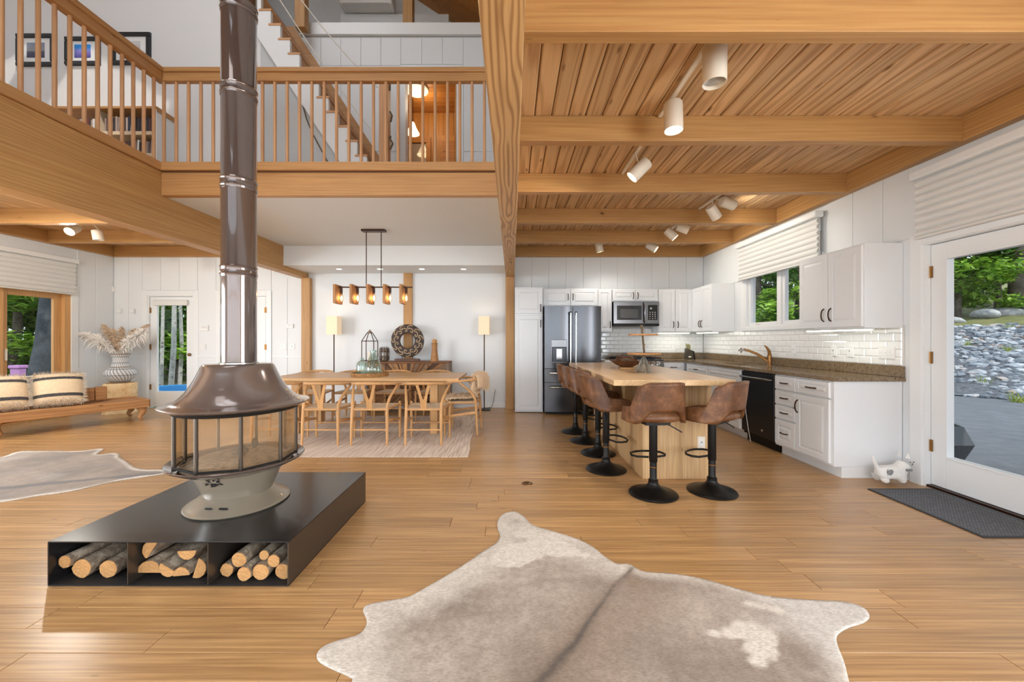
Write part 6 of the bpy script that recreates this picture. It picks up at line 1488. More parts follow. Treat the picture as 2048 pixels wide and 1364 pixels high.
cv = lambda p: fl(600+p[0]/1.7356, 980+p[1]/1.7356)
poly = [cv(p) for p in zz]+[(-.66, 1.3), (-.72, 1.1), (-1.0, .82), (-1.02, .66), (-.85, .60), (-.6, .50), (-.45, .25), (-.30, .12), (-.05, .12), (.12, .28), (.35, .38), (.75, .50), (.98, .42), (1.15, .52), (1.1, .72), (1.05, .95), (1.1, 1.25)]+[cv(p) for p in zr]
SPA, SPB = Vector(fl(1262, 1140)), Vector(fl(1080, 1364)); spd = (SPB-SPA).normalized(); spn = Vector((-spd.y, spd.x))
WHITE, TAUPE, BROWN, DARK = S(232,224,212), S(186,172,158), S(160,136,110), S(70,60,52)
wp = [cv(p) for p in ((1180,250),)]
BLZ = [(cv((px_, py_)), r_) for px_, py_, r_ in ((800, 165, .10), (770, 215, .13), (845, 190, .13), (890, 205, .10), (940, 215, .075), (985, 227, .05), (1020, 237, .03), (730, 245, .10), (1560, 500, .085), (1500, 500, .055), (1440, 503, .04), (1600, 560, .085), (1610, 520, .08), (1590, 600, .06), (1560, 395, .035), (1600, 405, .045), (1650, 420, .05))]
def sms(a, b_, x): q = min(1, max(0, (x-a)/(b_-a))); return q*q*(3-2*q)
def hide1(x, y, d):
    p = Vector((x, y))-SPA; s = p.dot(spd); q = p.dot(spn); N3 = lambda f, k: mnoise.noise(Vector((x*f, y*f, k)))
    n = N3(3, 2)*.5+N3(9, 5)*.3+N3(24, 8)*.2
    c = lerpc(S(158,142,127), S(196,182,168), .5+n*1.4)
    br = math.exp(-((q-.10)/.20)**2)*.75+math.exp(-((q+.03)/.12)**2)*.25*(s > .05)
    c = lerpc(c, S(138,112,86), br*(.55+n*1.2)+(.35*sms(.25, .0, s) if False else 0)+.4*max(0, 1-abs(s-.1)/.14)*max(0, 1-abs(q)/.2))
    c = lerpc(c, S(120,108,98), max(0, N3(2.2, 31)-.15)*1.1)
    if q < 0: c = lerpc(c, WHITE, (1-sms(.03, .33, d))*.95+n*.4-.14)
    else: c = lerpc(c, WHITE, (1-sms(.0, .10, d))*.8+n*.3-.1)
    c = lerpc(c, S(226,222,216), sms(1.0, 1.38, x+.25*n)*.9)
    for (bx_, by_), r_ in BLZ:
        dd = math.hypot(x-bx_, (y-by_)*1.25); c = lerpc(c, WHITE, (r_*(1+n*.9)-dd)/.018)
    for px_, py_, r_ in ((775, 175, .04), (750, 110, .05)):
        b0 = cv((px_, py_)); c = lerpc(c, S(186,176,164), (r_-math.hypot(x-b0[0], y-b0[1]))/.03*.7)
    if s > -.03:
        wd = .006+.014*sms(.1, 1.0, s); qq = q+.012*math.sin(s*7)+.008*N3(6, 3)
        c = lerpc(c, S(124,104,84), .6*math.exp(-(qq/(wd*3.2))**2)); c = lerpc(c, DARK, math.exp(-(qq/wd)**2)*(.75+n*.6))
    return c
hide_rug(poly, hide1, 'large white and taupe cowhide rug in the foreground', .013, lambda x, y, d: .0006+.002*math.exp(-((Vector((x, y))-SPA).dot(spn)/.05)**2))
z2 = [(1940,362),(1850,340),(1700,345),(1560,327),(1510,302),(1450,252),(1400,217),(1345,192),(1378,160),(1280,150),(1150,172),(1090,165),(1210,96),(1100,105),(950,128),(780,132),(600,126),(420,130),(300,126),(180,140),(80,180),(0,206)]
z3 = [(0,712),(200,682),(400,642),(700,606),(900,571),(1100,521),(1300,476),(1480,446),(1700,416),(1900,386)]
c2 = lambda p: fl(p[0]/5.689, 880+p[1]/5.689)
poly2 = [c2(p) for p in z2]+[(-5.75, 4.3), (-6.0, 4.15), (-5.7, 3.9), (-5.5, 3.5), (-5.4, 3.05), (-5.6, 2.75), (-5.3, 2.65), (-4.9, 2.95), (-4.4, 2.92)]+[c2(p) for p in z3]
def hide2(x, y, d):
    n = mnoise.noise(Vector((x*3, y*3, 12)))*.5+mnoise.noise(Vector((x*10, y*10, 5)))*.25
    e = Vector((.74, .67)); q = (x+3.9)*-.35+(y-3.6)*.94
    c = lerpc(S(160,138,114), S(108,90,72), .4+n*1.5)
    c = lerpc(c, S(198,188,176), (mnoise.noise(Vector((x*1.4, y*2.6, 3)))-.18)*2.4)
    c = lerpc(c, S(84,70,62), (.07+.06*n-abs(q+.10))/.05)
    c = lerpc(c, WHITE, (.05+.05*n-d)/.03)
    if x > -3.15: c = lerpc(c, WHITE, (x+3.15)*4)
    return c
hide_rug(poly2, hide2, 'tan and white cowhide rug beyond the hearth', .02, lambda x, y, d: .0006+.008*max(0, mnoise.noise(Vector((x*2.2+y*1.2, y*3.5, 7))))*min(1, d/.1))
# door mat
m, nt, b = nodes('grey_basketweave_mat'); tc = nd(nt, 'ShaderNodeTexCoord'); ck = nd(nt, 'ShaderNodeTexBrick', _Scale=22.0); ck.offset = .5; nt.links.new(tc.outputs['Object'], ck.inputs['Vector'])
ck.inputs['Color1'].default_value = S(126,130,137); ck.inputs['Color2'].default_value = S(104,108,115); ck.inputs['Mortar'].default_value = S(70,73,78); ck.inputs['Mortar Size'].default_value = .05
nt.links.new(ck.outputs['Color'], b.inputs['Base Color']); b.inputs['Roughness'].default_value = .9; bump(nt, b, ck.outputs['Fac'], .5, .003)
t = thing('door_mat', 'dark grey basketweave door mat at the driveway door', 'mat', (3.25, 2.92, 0))
MB().box(2.99, 2.525, .0003, 3.50, 3.315, .007).build('pile', m, t)
m_ = MB(); m_.box(2.975, 2.51, .0003, 3.515, 2.5245, .008); m_.box(2.975, 3.3155, .0003, 3.515, 3.33, .008); m_.box(2.975, 2.525, .0003, 2.9895, 3.315, .008); m_.box(3.5005, 2.525, .0003, 3.515, 3.315, .008); m_.build('binding', plain('dark_mat_border', S(58,60,64), .8), t)
# floor outlet cap
fx_, fy_ = fl(1054, 967)
t = thing('floor_outlet', 'small round brass outlet cap set in the floor', 'outlet', (fx_, fy_, 0))
MB().lathe([(0, .003), (.03, .003), (.032, .0045), (.046, .004), (.05, .0005), (.05, .0003)], 28, (fx_, fy_, 0)).build('cap', MT['brass'], t, smooth=40)
MB().box(fx_-.012, fy_-.004, .0031, fx_+.012, fy_+.004, .0045).build('slot', MT['bronze'], t)
# plush cat
kx_, ky_ = 3.30, 3.46
t = thing('plush_cat', 'small white plush cat standing beside the door casing', 'toy', (kx_, ky_, 0))
V = [(-.085, 0, .105), (-.03, 0, .10), (.04, 0, .105), (.085, 0, .14), (.115, -.005, .195), (-.09, -.04, .06), (-.09, -.045, .018), (-.09, .04, .06), (-.09, .045, .018), (.055, -.04, .06), (.06, -.045, .018), (.055, .04, .06), (.06, .045, .018), (-.125, 0, .13), (-.145, 0, .185), (-.165, 0, .235), (-.17, 0, .245)]
E = [(0,1),(1,2),(2,3),(3,4),(0,5),(5,6),(0,7),(7,8),(2,9),(9,10),(2,11),(11,12),(0,13),(13,14),(14,15),(15,16)]
RS = [.052,.050,.052,.045,.068,.032,.028,.032,.028,.032,.028,.032,.028,.018,.015,.014,.010]
me = bpy.data.meshes.new('plush_body'); me.from_pydata(V, E, []); ob = bpy.data.objects.new('plush_body', me); COL.objects.link(ob); ob.parent = t
md = ob.modifiers.new('skin', 'SKIN'); md.use_smooth_shade = True
for i, r_ in enumerate(RS): me.skin_vertices[0].data[i].radius = (r_, r_)
me.skin_vertices[0].data[1].use_root = True
md = ob.modifiers.new('sub', 'SUBSURF'); md.levels = 2; md.render_levels = 2
MT['plush'] = plain('white_plush', S(236,234,230), .9, sheen=.2, nscale=40, namt=.03); me.materials.append(MT['plush'])
for s in (-1, 1):
    m_ = MB(); b0 = Vector((kx_+.10, ky_-.005+s*.034, .235)); m_.add([b0+Vector((-.022, 0, 0)), b0+Vector((.022, 0, 0)), b0+Vector((0, s*.026, 0)), b0+Vector((0, s*.008, .05))], [(0,1,3),(1,2,3),(2,0,3),(0,2,1)]); m_.build('ear', MT['plush'], t, fixn=True)
m_ = MB()
for dx, dz in ((.10, .205), (.128, .207)): m_.ell((kx_+dx, ky_-.063, dz), (.004, .004, .005), 8, 6)
m_.build('eye', MT['black'], t, smooth=60); m_ = MB(); m_.ell((kx_+.115, ky_-.066, .192), (.005, .004, .004), 8, 6); m_.build('nose', MT['black'], t, smooth=60)
m_ = MB(); m_.tube([(kx_+.115, ky_-.066, .19), (kx_+.112, ky_-.064, .180), (kx_+.102, ky_-.06, .182)], .0015, 4); m_.tube([(kx_+.114, ky_-.066, .181), (kx_+.124, ky_-.061, .181)], .0015, 4); m_.build('mouth', MT['black'], t)
MT['gingham'] = plain('grey_checked_patch', S(150,150,152), .9, nscale=120, namt=.3)
m_ = MB(); m_.ell((kx_-.055, ky_-.052, .115), (.030, .006, .026), 14, 8); m_.build('heart_patch', MT['gingham'], t, smooth=60)
m_ = MB(); m_.ell((kx_+.085, ky_-.050, .135), (.016, .010, .012), 10, 6); m_.ell((kx_+.115, ky_-.050, .135), (.016, .010, .012), 10, 6); m_.build('bow_tie', MT['gingham'], t, smooth=60)
# ================================================================ BENCH CORNER
be = Vector((.544, .839, 0)); bp = Vector((-.839, .544, 0)); bc_ = Vector((-6.356, 5.75, 0)); brz = math.atan2(.839, .544)
t = thing('daybed_bench', 'low old teak bench with curled legs under the sliding door', 'bench', bc_, brz)
Lh, Wh = .765, .335
MB().box(-Lh, -Wh, .265, Lh, Wh, .30).build('seat_board', MT['bench'], t, bevel=.005, local=True)
m_ = MB(); m_.box(-Lh, -Wh-.012, .205, Lh, -Wh+.03, .325); m_.build('front_rail', MT['bench'], t, bevel=.008, local=True)
MB().box(-Lh, Wh-.03, .205, Lh, Wh+.012, .325).build('back_rail', MT['bench'], t, bevel=.008, local=True)
for s in (-1, 1): MB().box(s*Lh-.022, -Wh+.031, .205, s*Lh+.022, Wh-.031, .325).build('end_rail', MT['bench'], t, bevel=.008, local=True)
for s in (-1, 1):
    for s2 in (-1, 1):
        m_ = MB(); x = s*(Lh-.09); y = s2*(Wh-.06)
        m_.tube([(x, y, .225), (x+s*.035, y, .17), (x+s*.02, y, .11), (x-s*.01, y, .06), (x+s*.005, y, .03), (x+s*.035, y, .019)], [.055, .052, .038, .026, .024, .019], 10); m_.build('curled_leg', MT['bench'], t, smooth=60, local=True)
MB().box(-Lh, .20, .3255, .27, .27, .52).build('back_board', MT['bench'], t, bevel=.01, local=True)
m_ = MB(); m_.box(.271, .17, .3255, .40, .30, .53); m_.build('bolster_block', MT['bench'], t, bevel=.012, local=True)
MT['pillow'] = speck('oatmeal_woven_cloth', [(.3, S(214,188,152)), (.6, S(232,212,180))], 60, .95, 0, .3)
MT['stripe'] = plain('charcoal_stripe', S(78,76,78), .95, nscale=60, namt=.3); MT['shag'] = plain('cream_shag_fringe', S(226,212,192), .95)
def pillow(lx, ly, label, yaw, seed):
    w, h, T_ = .24, .23, .11
    t = thing('throw_pillow', label, 'pillow', bc_+be*lx+bp*ly+Vector((0, 0, .327)), brz+yaw)
    rot = Matrix.Rotation(-.42, 4, 'X')
    def P(x, z, n): p = rot@Vector((x, n, z)); return (p.x, p.y+.04, p.z+h*.98)
    prof = lambda u, v: T_*(max(0, 1-u**2)*max(0, 1-v**2))**.5
    m_ = MB(); N = 20
    for s in (-1, 1):
        m_.grid(lambda u, v: P((u*2-1)*w*(1-.04*(v*2-1)**2), (v*2-1)*h*(1-.04*(u*2-1)**2), s*prof(u*2-1, v*2-1)), N, N)
    m_.build('cushion', MT['pillow'], t, smooth=180, fixn=False, local=True)
    for v0 in (.24, .79):
        m_ = MB(); m_.grid(lambda u, v: P((u*2-1)*w*.985, ((v0+(v-.5)*.09)*2-1)*h, -prof((u*2-1)*.985, (v0+(v-.5)*.09)*2-1)-.003), 24, 4); m_.build('dark_stripe', MT['stripe'], t, smooth=180, local=True)
    m_ = MB(); rl = random.Random(seed); per = []
    for i in range(900):
        a = rl.random()*4; s = a % 1*2-1
        x, z, d = [(s*w, h, (0, 1)), (s*w, -h, (0, -1)), (w, s*h, (1, 0)), (-w, s*h, (-1, 0))][int(a)]
        p = Vector(P(x*.97, z*.97, rl.uniform(-.01, .01))); L_ = rl.uniform(.02, .06); q = Vector(P(x*.97+d[0]*L_+rl.uniform(-.012, .012), z*.97+d[1]*L_+rl.uniform(-.012, .012), rl.uniform(-.015, .015)))
        sd = (q-p).orthogonal().normalized()*.003; m_.add([p-sd, p+sd, q], [(0, 1, 2)])
    for i in range(600):
        u = rl.uniform(-1, 1); v = rl.choice((rl.uniform(.68, .97), rl.uniform(-.97, -.72))); p = Vector(P(u*w, v*h, -prof(u, v))); q = p+Vector((rl.gauss(0, .012), -.02+rl.gauss(0, .006), -.02+rl.gauss(0, .01))); sd = (q-p).orthogonal().normalized()*.003; m_.add([p-sd, p+sd, q], [(0, 1, 2)])
    o = m_.build('fringe', MT['shag'], t, local=True); o['kind'] = 'stuff'
pillow(-.12, .05, 'fringed striped pillow standing whole on the teak bench', -.12, 1)
pillow(-.64, .0, 'fringed striped pillow at the far bench end, beside the other', .05, 2)
# stump, vase, pampas
sx_, sy_ = -6.75, 6.86; sh = .515
t = thing('tree_stump', 'pale debarked tree stump used as a plinth', 'stump', (sx_, sy_, 0))
m_ = MB(); N = 28; rl = random.Random(9); pr = [.215*(1+.05*math.sin(3*2*PI*i/N+1)+.03*rl.uniform(-1, 1)) for i in range(N)]
vs = []
for j, (z, k) in enumerate(((.0005, 1.04), (.1, 1.0), (.25, .98), (.4, .99), (sh-.012, 1.0), (sh, .965))):
    for i in range(N): vs.append((sx_+pr[i]*k*math.cos(2*PI*i/N), sy_+pr[i]*k*math.sin(2*PI*i/N), z))
m_.add(vs, [(j*N+i, j*N+(i+1) % N, (j+1)*N+(i+1) % N, (j+1)*N+i) for j in range(5) for i in range(N)]+[tuple(range(N-1, -1, -1)), tuple(5*N+i for i in range(N))])
m_.build('stump_body', speck('debarked_wood', [(.3, S(196,150,98)), (.5, S(230,200,150)), (.68, S(240,218,176)), (.8, S(150,100,60))], 7, .7, 0, .3), t, smooth=50)
m_ = MB(); m_.lathe([(0, sh+.001), (.19, sh+.001), (.19, sh+.002), (0, sh+.0025)], 28, (sx_, sy_, 0)); m_.build('sawn_top', MT['logend'], t)
m, nt, b = nodes('grey_white_carved_ceramic'); tc = nd(nt, 'ShaderNodeTexCoord'); sp = nd(nt, 'ShaderNodeSeparateXYZ'); nt.links.new(tc.outputs['Object'], sp.inputs[0])
at2 = nd(nt, 'ShaderNodeMath', operation='ARCTAN2'); nt.links.new(sp.outputs[1], at2.inputs[0]); nt.links.new(sp.outputs[0], at2.inputs[1])
m1 = nd(nt, 'ShaderNodeMath', operation='MULTIPLY'); nt.links.new(at2.outputs[0], m1.inputs[0]); m1.inputs[1].default_value = 26
m2 = nd(nt, 'ShaderNodeMath', operation='MULTIPLY'); nt.links.new(sp.outputs[2], m2.inputs[0]); m2.inputs[1].default_value = 60
m3 = nd(nt, 'ShaderNodeMath', operation='ADD'); nt.links.new(m1.outputs[0], m3.inputs[0]); nt.links.new(m2.outputs[0], m3.inputs[1])
sn = nd(nt, 'ShaderNodeMath', operation='SINE'); nt.links.new(m3.outputs[0], sn.inputs[0])
mr = nd(nt, 'ShaderNodeMapRange'); nt.links.new(sn.outputs[0], mr.inputs[0]); mr.inputs[1].default_value = -.6; mr.inputs[2].default_value = .6
rz = ramp(nt, [(.0, S(158,160,162)), (1, S(222,220,216))], mr.outputs[0])
sn2 = nd(nt, 'ShaderNodeMath', operation='SINE'); nt.links.new(m2.outputs[0], sn2.inputs[0])
r3 = ramp(nt, [(.0, (1, 1, 1, 1)), (.8, (1, 1, 1, 1)), (.86, (.6, .6, .61, 1))], sn2.outputs[0])
nt.links.new(mixc(nt, rz.outputs[0], r3.outputs[0], 1.0, 'MULTIPLY'), b.inputs['Base Color']); b.inputs['Roughness'].default_value = .6; bump(nt, b, sn.outputs[0], .3, .004)
vz = sh+.003
t = thing('ceramic_vase', 'grey and white carved ceramic vase on the stump', 'vase', (sx_, sy_, vz))
MB().lathe([(0, 0), (.10, 0), (.125, .015), (.19, .09), (.213, .145), (.205, .19), (.165, .235), (.125, .265), (.118, .28), (.098, .37), (.10, .42), (.122, .475), (.125, .505), (.113, .508), (.098, .47), (.085, .40), (.085, .36)], 40, (sx_, sy_, vz)).build('vase_body', m, t, smooth=60)
m_ = MB(); m_.ring([(.118, .258), (.132, .262), (.132, .272), (.118, .276)], 40, (sx_, sy_, vz)); m_.ring([(.118, .478), (.129, .482), (.131, .498), (.12, .502)], 40, (sx_, sy_, vz)); m_.build('band', MT['rgrey'], t, smooth=40)
MT['pamw'] = plain('white_pampas', S(244,238,230), .95); MT['pamt'] = plain('tan_pampas', S(206,180,152), .95)
def plume(tip, mat, wd, label, seed, n=420):
    rl = random.Random(seed); b0 = Vector((sx_+.02*math.cos(seed), sy_+.02*math.sin(seed), vz+.42)); tip = Vector(tip); ax_ = (tip-b0)
    t = thing('pampas_plume', label, 'dried grass', b0, group='pampas plumes in the ceramic vase')
    pt = lambda s: b0+ax_*s+Vector((0, 0, .10*math.sin(s*PI)*(.6 if abs(ax_.x) > .2 else .2)))
    m_ = MB(); m_.tube([pt(s/8) for s in range(9)], [.004]*8+[.001], 5); m_.build('stem', MT['pamt'], t)
    m_ = MB()
    for i in range(n):
        s = .22+.78*rl.random(); p = pt(s); wl = wd*math.sin(min(1, (s-.18)/.82*1.0)*PI*.88+.2)*rl.uniform(.35, 1.05)+.02
        d = (ax_.normalized()*.75+Vector((rl.gauss(0, .7), rl.gauss(0, .55), rl.gauss(0, .6)))).normalized(); e = p+d*wl+Vector((0, 0, -.28*wl)); md_ = p+d*wl*.55
        sd = d.orthogonal().normalized()*.0055; m_.add([p-sd, p+sd, md_+sd, md_-sd, e], [(0,1,2,3),(3,2,4)])
    o = m_.build('plume', mat, t); o['kind'] = 'stuff'
for k, (dx, dy, dz, w, mt, lb) in enumerate(((-.56, -.12, .52, .17, 'pamw', 'broad white pampas plume leaning to the sliding door'), (.50, -.05, .62, .16, 'pamw', 'broad white pampas plume leaning to the glazed back door'), (-.40, .1, .72, .13, 'pamt', 'tan pampas plume reaching high towards the sliding door'), (.40, .1, .72, .12, 'pamt', 'tan pampas plume reaching high towards the back door'),
                                     (-.18, .05, .62, .12, 'pamt', 'tan pampas plume just off centre, sliding door side'), (.02, .0, .66, .12, 'pamt', 'tan pampas plume upright in the middle'), (.20, .05, .62, .12, 'pamt', 'tan pampas plume just off centre, back door side'), (-.36, -.16, .40, .15, 'pamw', 'lower white pampas plume on the sliding door side'), (.34, -.12, .46, .14, 'pamw', 'lower white pampas plume on the back door side'))):
    plume((sx_+dx, sy_+dy, vz+.42+dz*.8), MT[mt], w, lb, 20+k, 520 if mt == 'pamw' else 380)
# ================================================================ OUTSIDE
GZ = -.16
NX, NY = .72, .69
def gh(x, y):
    s = NX*x+NY*y
    if x > 3 and s > 15: return GZ+(s-15)*.365 if s < 20 else GZ+5*.365+(s-20)*.10
    return GZ
MT['asphalt'] = speck('grey_asphalt', [(.3, S(76,79,84)), (.6, S(96,99,104)), (.75, S(114,117,122))], 3.5, .85, 0, .1, detail=8)
MT['grass'] = speck('forest_floor', [(.3, S(70,70,40)), (.55, S(110,112,62)), (.75, S(132,110,78))], 1.4, .95, 0, .2)
MT['rockb'] = speck('pale_granite_boulder', [(.3, S(120,120,122)), (.6, S(180,178,176)), (.8, S(206,204,200))], 3, .9, 0, .3)
m, nt, b = nodes('grey_riprap_stone'); g = nd(nt, 'ShaderNodeNewGeometry'); oi = nd(nt, 'ShaderNodeObjectInfo'); ad = nd(nt, 'ShaderNodeMath', operation='ADD'); nt.links.new(g.outputs['Random Per Island'], ad.inputs[0]); nt.links.new(oi.outputs['Random'], ad.inputs[1]); fr_ = nd(nt, 'ShaderNodeMath', operation='FRACT'); nt.links.new(ad.outputs[0], fr_.inputs[0])
r = ramp(nt, [(0, S(96,104,112)), (.5, S(140,144,150)), (.85, S(182,184,188)), (1, S(140,120,104))], fr_.outputs[0]); nt.links.new(r.outputs[0], b.inputs['Base Color']); b.inputs['Roughness'].default_value = .85; MT['riprap'] = m
struct('ground', MB().box(-40, -30, GZ-.4, 40, 40, GZ), MT['grass'], 'forest floor round the house', 'ground')
struct('driveway', MB().box(3.72, -8, GZ+.001, 22, 21, GZ+.012), MT['asphalt'], 'grey asphalt driveway outside the glazed door', 'driveway')
struct('sun_block_roof', MB().box(3.70, -9, 3.05, 5.8, 7.6, 3.15), MT['trim'], 'unseen slab added to block the sun above the driveway door', 'roof')  # unseen slab, added to keep sun off the door and side glazing
# bank: slope from the kerb line, laid out along the line and across it
def bank(s, l, j=0): return (s*NX-l*NY, s*NY+l*NX)
m_ = MB(); ss = [15, 16, 17, 18, 19, 20, 22, 26, 32, 40, 55]; ls = [-26+2*i for i in range(27)]
vs = []
for s in ss:
    for l in ls:
        x, y = bank(s, l); z = GZ+(s-15)*.365 if s <= 20 else GZ+1.825+(s-20)*.14; z += .12*mnoise.noise(Vector((x*.4, y*.4, 0)))*(s > 15); vs.append((x, y, z+.013))
n = len(ls); m_.add(vs, [(i*n+k, i*n+k+1, (i+1)*n+k+1, (i+1)*n+k) for i in range(len(ss)-1) for k in range(n-1)])
struct('bank', m_, MT['grass'], 'grassy bank rising behind the driveway stones', 'ground', smooth=180)
m_ = MB(); vs = []; ss = [14.95, 16, 17, 18, 19, 20.1]
for s in ss:
    for l in ls:
        x, y = bank(s, l); z = GZ+max(0, s-15)*.365+.12*mnoise.noise(Vector((x*.4, y*.4, 0)))*(s > 15); vs.append((x, y, z+.035))
m_.add(vs, [(i*n+k, i*n+k+1, (i+1)*n+k+1, (i+1)*n+k) for i in range(len(ss)-1) for k in range(n-1)])
struct('bank_gravel', m_, speck('grey_gravel_soil', [(.3, S(56,58,62)), (.6, S(96,98,104))], 9, .95, 0, .3), 'grey gravel under the riprap stones', 'ground', smooth=180)
bz = lambda s, x, y: (GZ+(s-15)*.365 if s <= 20 else GZ+1.825+(s-20)*.14)+.12*mnoise.noise(Vector((x*.4, y*.4, 0)))*(s > 15)+.013
def rock_mesh(seed, r=(1, .8, .55)):
    bm = bmesh.new(); bmesh.ops.create_icosphere(bm, subdivisions=1, radius=1); rl = random.Random(seed)
    for v in bm.verts:
        k = 1+rl.uniform(-.28, .28); v.co = Vector((v.co.x*r[0]*k, v.co.y*r[1]*k, v.co.z*r[2]*k))
    me = bpy.data.meshes.new('stone'); bm.to_mesh(me); bm.free(); me.materials.append(MT['riprap']); return me
rms = [rock_mesh(i) for i in range(8)]; rl = random.Random(21); field = MB(); cnt_r = 0
base_rocks = [[tuple(v.co) for v in me.vertices] for me in rms]; base_f = [[tuple(p.vertices) for p in me.polygons] for me in rms]
for i in range(9000):
    s = rl.uniform(14.9, 20.1); l = rl.uniform(-12, 7); x, y = bank(s, l)
    z = bz(max(15, s), x, y); sc = rl.uniform(.05, .13)*(1.5 if rl.random() < .15 else 1); k = rl.randrange(8)
    R_ = Matrix.Rotation(rl.uniform(0, 6.28), 3, 'Z')@Matrix.Rotation(rl.uniform(-.7, .7), 3, 'X')
    ratio = x/y if y > 0 else 9
    if 1.04 < ratio < 1.34 and sc > .115 and cnt_r < 220:
        o = bpy.data.objects.new('stone', rms[k]); COL.objects.link(o); o.location = (x, y, z+.03); o.scale = (sc, sc, sc); o.rotation_euler = R_.to_euler(); tag(o, 'grey riprap stone on the bank beyond the driveway', 'stone', 'riprap stones on the bank'); cnt_r += 1
    else: field.add([R_@(Vector(p)*sc)+Vector((x, y, z+.02)) for p in base_rocks[k]], base_f[k])
o = field.build('riprap', MT['riprap']); tag(o, 'loose grey riprap stones covering the bank', 'stones', kind='stuff')
for k, (px, py, Y, r_, lb) in enumerate(((1911, 632, 14.3, .34, 'small pale boulder on the bank, beside the door hinge side'), (1972, 625, 14.5, .5, 'middle pale boulder on top of the bank'), (2012, 618, 14.6, .56, 'largest pale boulder on top of the bank'), (2075, 612, 14.4, .6, 'pale boulder on the bank hidden by the door edge'))):
    x = (px-HX)*Y/F; s = NX*x+NY*Y; me = rock_mesh(40+k, (1.25, .9, .7)).copy(); me.materials.clear(); me.materials.append(MT['rockb']); me.polygons.foreach_set('use_smooth', [True]*len(me.polygons))
    o = bpy.data.objects.new('boulder', me); COL.objects.link(o); o.location = (x, Y, bz(s, x, Y)+r_*.25); o.scale = (r_, r_, r_*.8); o.rotation_euler = (0, 0, k*1.3); tag(o, lb, 'boulder')
    md = o.modifiers.new('sub', 'SUBSURF'); md.levels = 1; md.render_levels = 1
# weeds
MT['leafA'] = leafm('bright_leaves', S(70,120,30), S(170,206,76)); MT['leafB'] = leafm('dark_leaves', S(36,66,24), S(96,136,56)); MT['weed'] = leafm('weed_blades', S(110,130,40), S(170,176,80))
for k, (px, py) in enumerate(((2020, 700), (2018, 760), (1965, 790), (2035, 805), (1935, 715))):
    Y = F*1.41/(py-HY) if py > 785 else 10.6+ (785-py)*.02; x = (px-HX)*Y/F; s = NX*x+NY*Y; m_ = MB()
    for i in range(60):
        a = rl.uniform(0, 6.28); L_ = rl.uniform(.1, .28); p = Vector((x+rl.gauss(0, .06), Y+rl.gauss(0, .06), bz(max(15, s), x, Y) if s > 15 else GZ+.012)); e = p+Vector((math.cos(a)*L_*.7, math.sin(a)*L_*.7, L_)); sd = Vector((-math.sin(a), math.cos(a), 0))*.012
        m_.add([p-sd, p+sd, e], [(0, 1, 2)])
    o = m_.build('weed_tuft', MT['weed']); tag(o, ['weed tuft highest among the riprap stones', 'bright weed tuft in the middle of the stones', 'weed tuft at the driveway edge near the hinge side', 'weed tuft at the driveway edge farther along', 'small weed tuft among the upper stones'][k], 'weed')
# dark metal planter just outside the door
t = thing('garden_planter', 'dark six sided metal planter outside the glazed door', 'planter', (4.14, 3.96, GZ+.012))
MB().lathe([(.13, GZ+.013), (.31, .27), (.24, .43), (.225, .43), (.20, .34), (0, .33)], 6, (4.14, 3.96, 0)).build('shell', plain('dark_grey_planter', S(70,72,76), .5, .3), t)
MB().lathe([(0, .335), (.195, .338), (0, .345)], 6, (4.14, 3.96, 0)).build('soil', MT['soot'], t)
# ---- trees
MT['trunk'] = speck('grey_brown_trunk', [(.3, S(60,50,42)), (.6, S(110,98,86)), (.8, S(140,128,116))], 5, .95, 0, .5)
MT['trunkd'] = speck('dark_blue_grey_trunk', [(.3, S(46,50,56)), (.7, S(84,88,94))], 5, .95, 0, .5)
MT['birch'] = speck('white_birch_bark', [(.34, S(56,52,48)), (.44, S(164,160,152)), (.8, S(200,196,188))], 11, .9, 0, .2)
def tree(x, y, z, h, tr, cr, n, mat, label, trunk='trunk', lean=(0, 0), cz0=.3, leaf=.10, grp=None, seed=0, flat=.5):
    rl = random.Random(seed*31+7); t = thing('tree', label, 'tree', (x, y, z), group=grp)
    top = Vector((x+lean[0], y+lean[1], z+h)); b0 = Vector((x, y, z-.05)); m_ = MB()
    m_.tube([b0.lerp(top, i/6)+Vector((rl.gauss(0, .04), rl.gauss(0, .04), 0))*(i > 0) for i in range(7)], [tr*(1.15-.9*i/6) for i in range(7)], 10)
    for i in range(10):
        s = cz0+(1-cz0)*rl.random()*.9; p = b0.lerp(top, s); a = rl.uniform(0, 6.28); L_ = cr*(1.1-s)*rl.uniform(.6, 1.1); m_.tube([p, p+Vector((math.cos(a)*L_, math.sin(a)*L_, L_*.15))], [tr*.28, tr*.06], 5)
    m_.build('trunk', MT[trunk], t, smooth=60)
    if n:
        m_ = MB(); clumps = []
        for i in range(26):
            s = cz0+(1-cz0)*rl.random(); a = rl.uniform(0, 6.28); R_ = cr*(1.15-.8*s)*math.sqrt(rl.random()); p = b0.lerp(top, s); clumps.append((p+Vector((math.cos(a)*R_, math.sin(a)*R_, rl.uniform(-.2, .2))), cr*rl.uniform(.25, .45)))
        for i in range(n):
            c, r_ = rl.choice(clumps); d = Vector((rl.gauss(0, 1), rl.gauss(0, 1), rl.gauss(0, 1))).normalized()*r_*rl.random()**.4; d.z *= flat; p = c+d
            u = Vector((rl.gauss(0, 1), rl.gauss(0, 1), rl.gauss(0, .45))).normalized(); w_ = u.cross(Vector((rl.gauss(0, .4), rl.gauss(0, .4), 1))).normalized(); s = leaf*rl.uniform(.6, 1.3)
            m_.add([p-u*s, p-w_*s*.5, p+u*s, p+w_*s*.5], [(0, 1, 2, 3)])
        o = m_.build('foliage', MT[mat], t); o['kind'] = 'stuff'
    return t
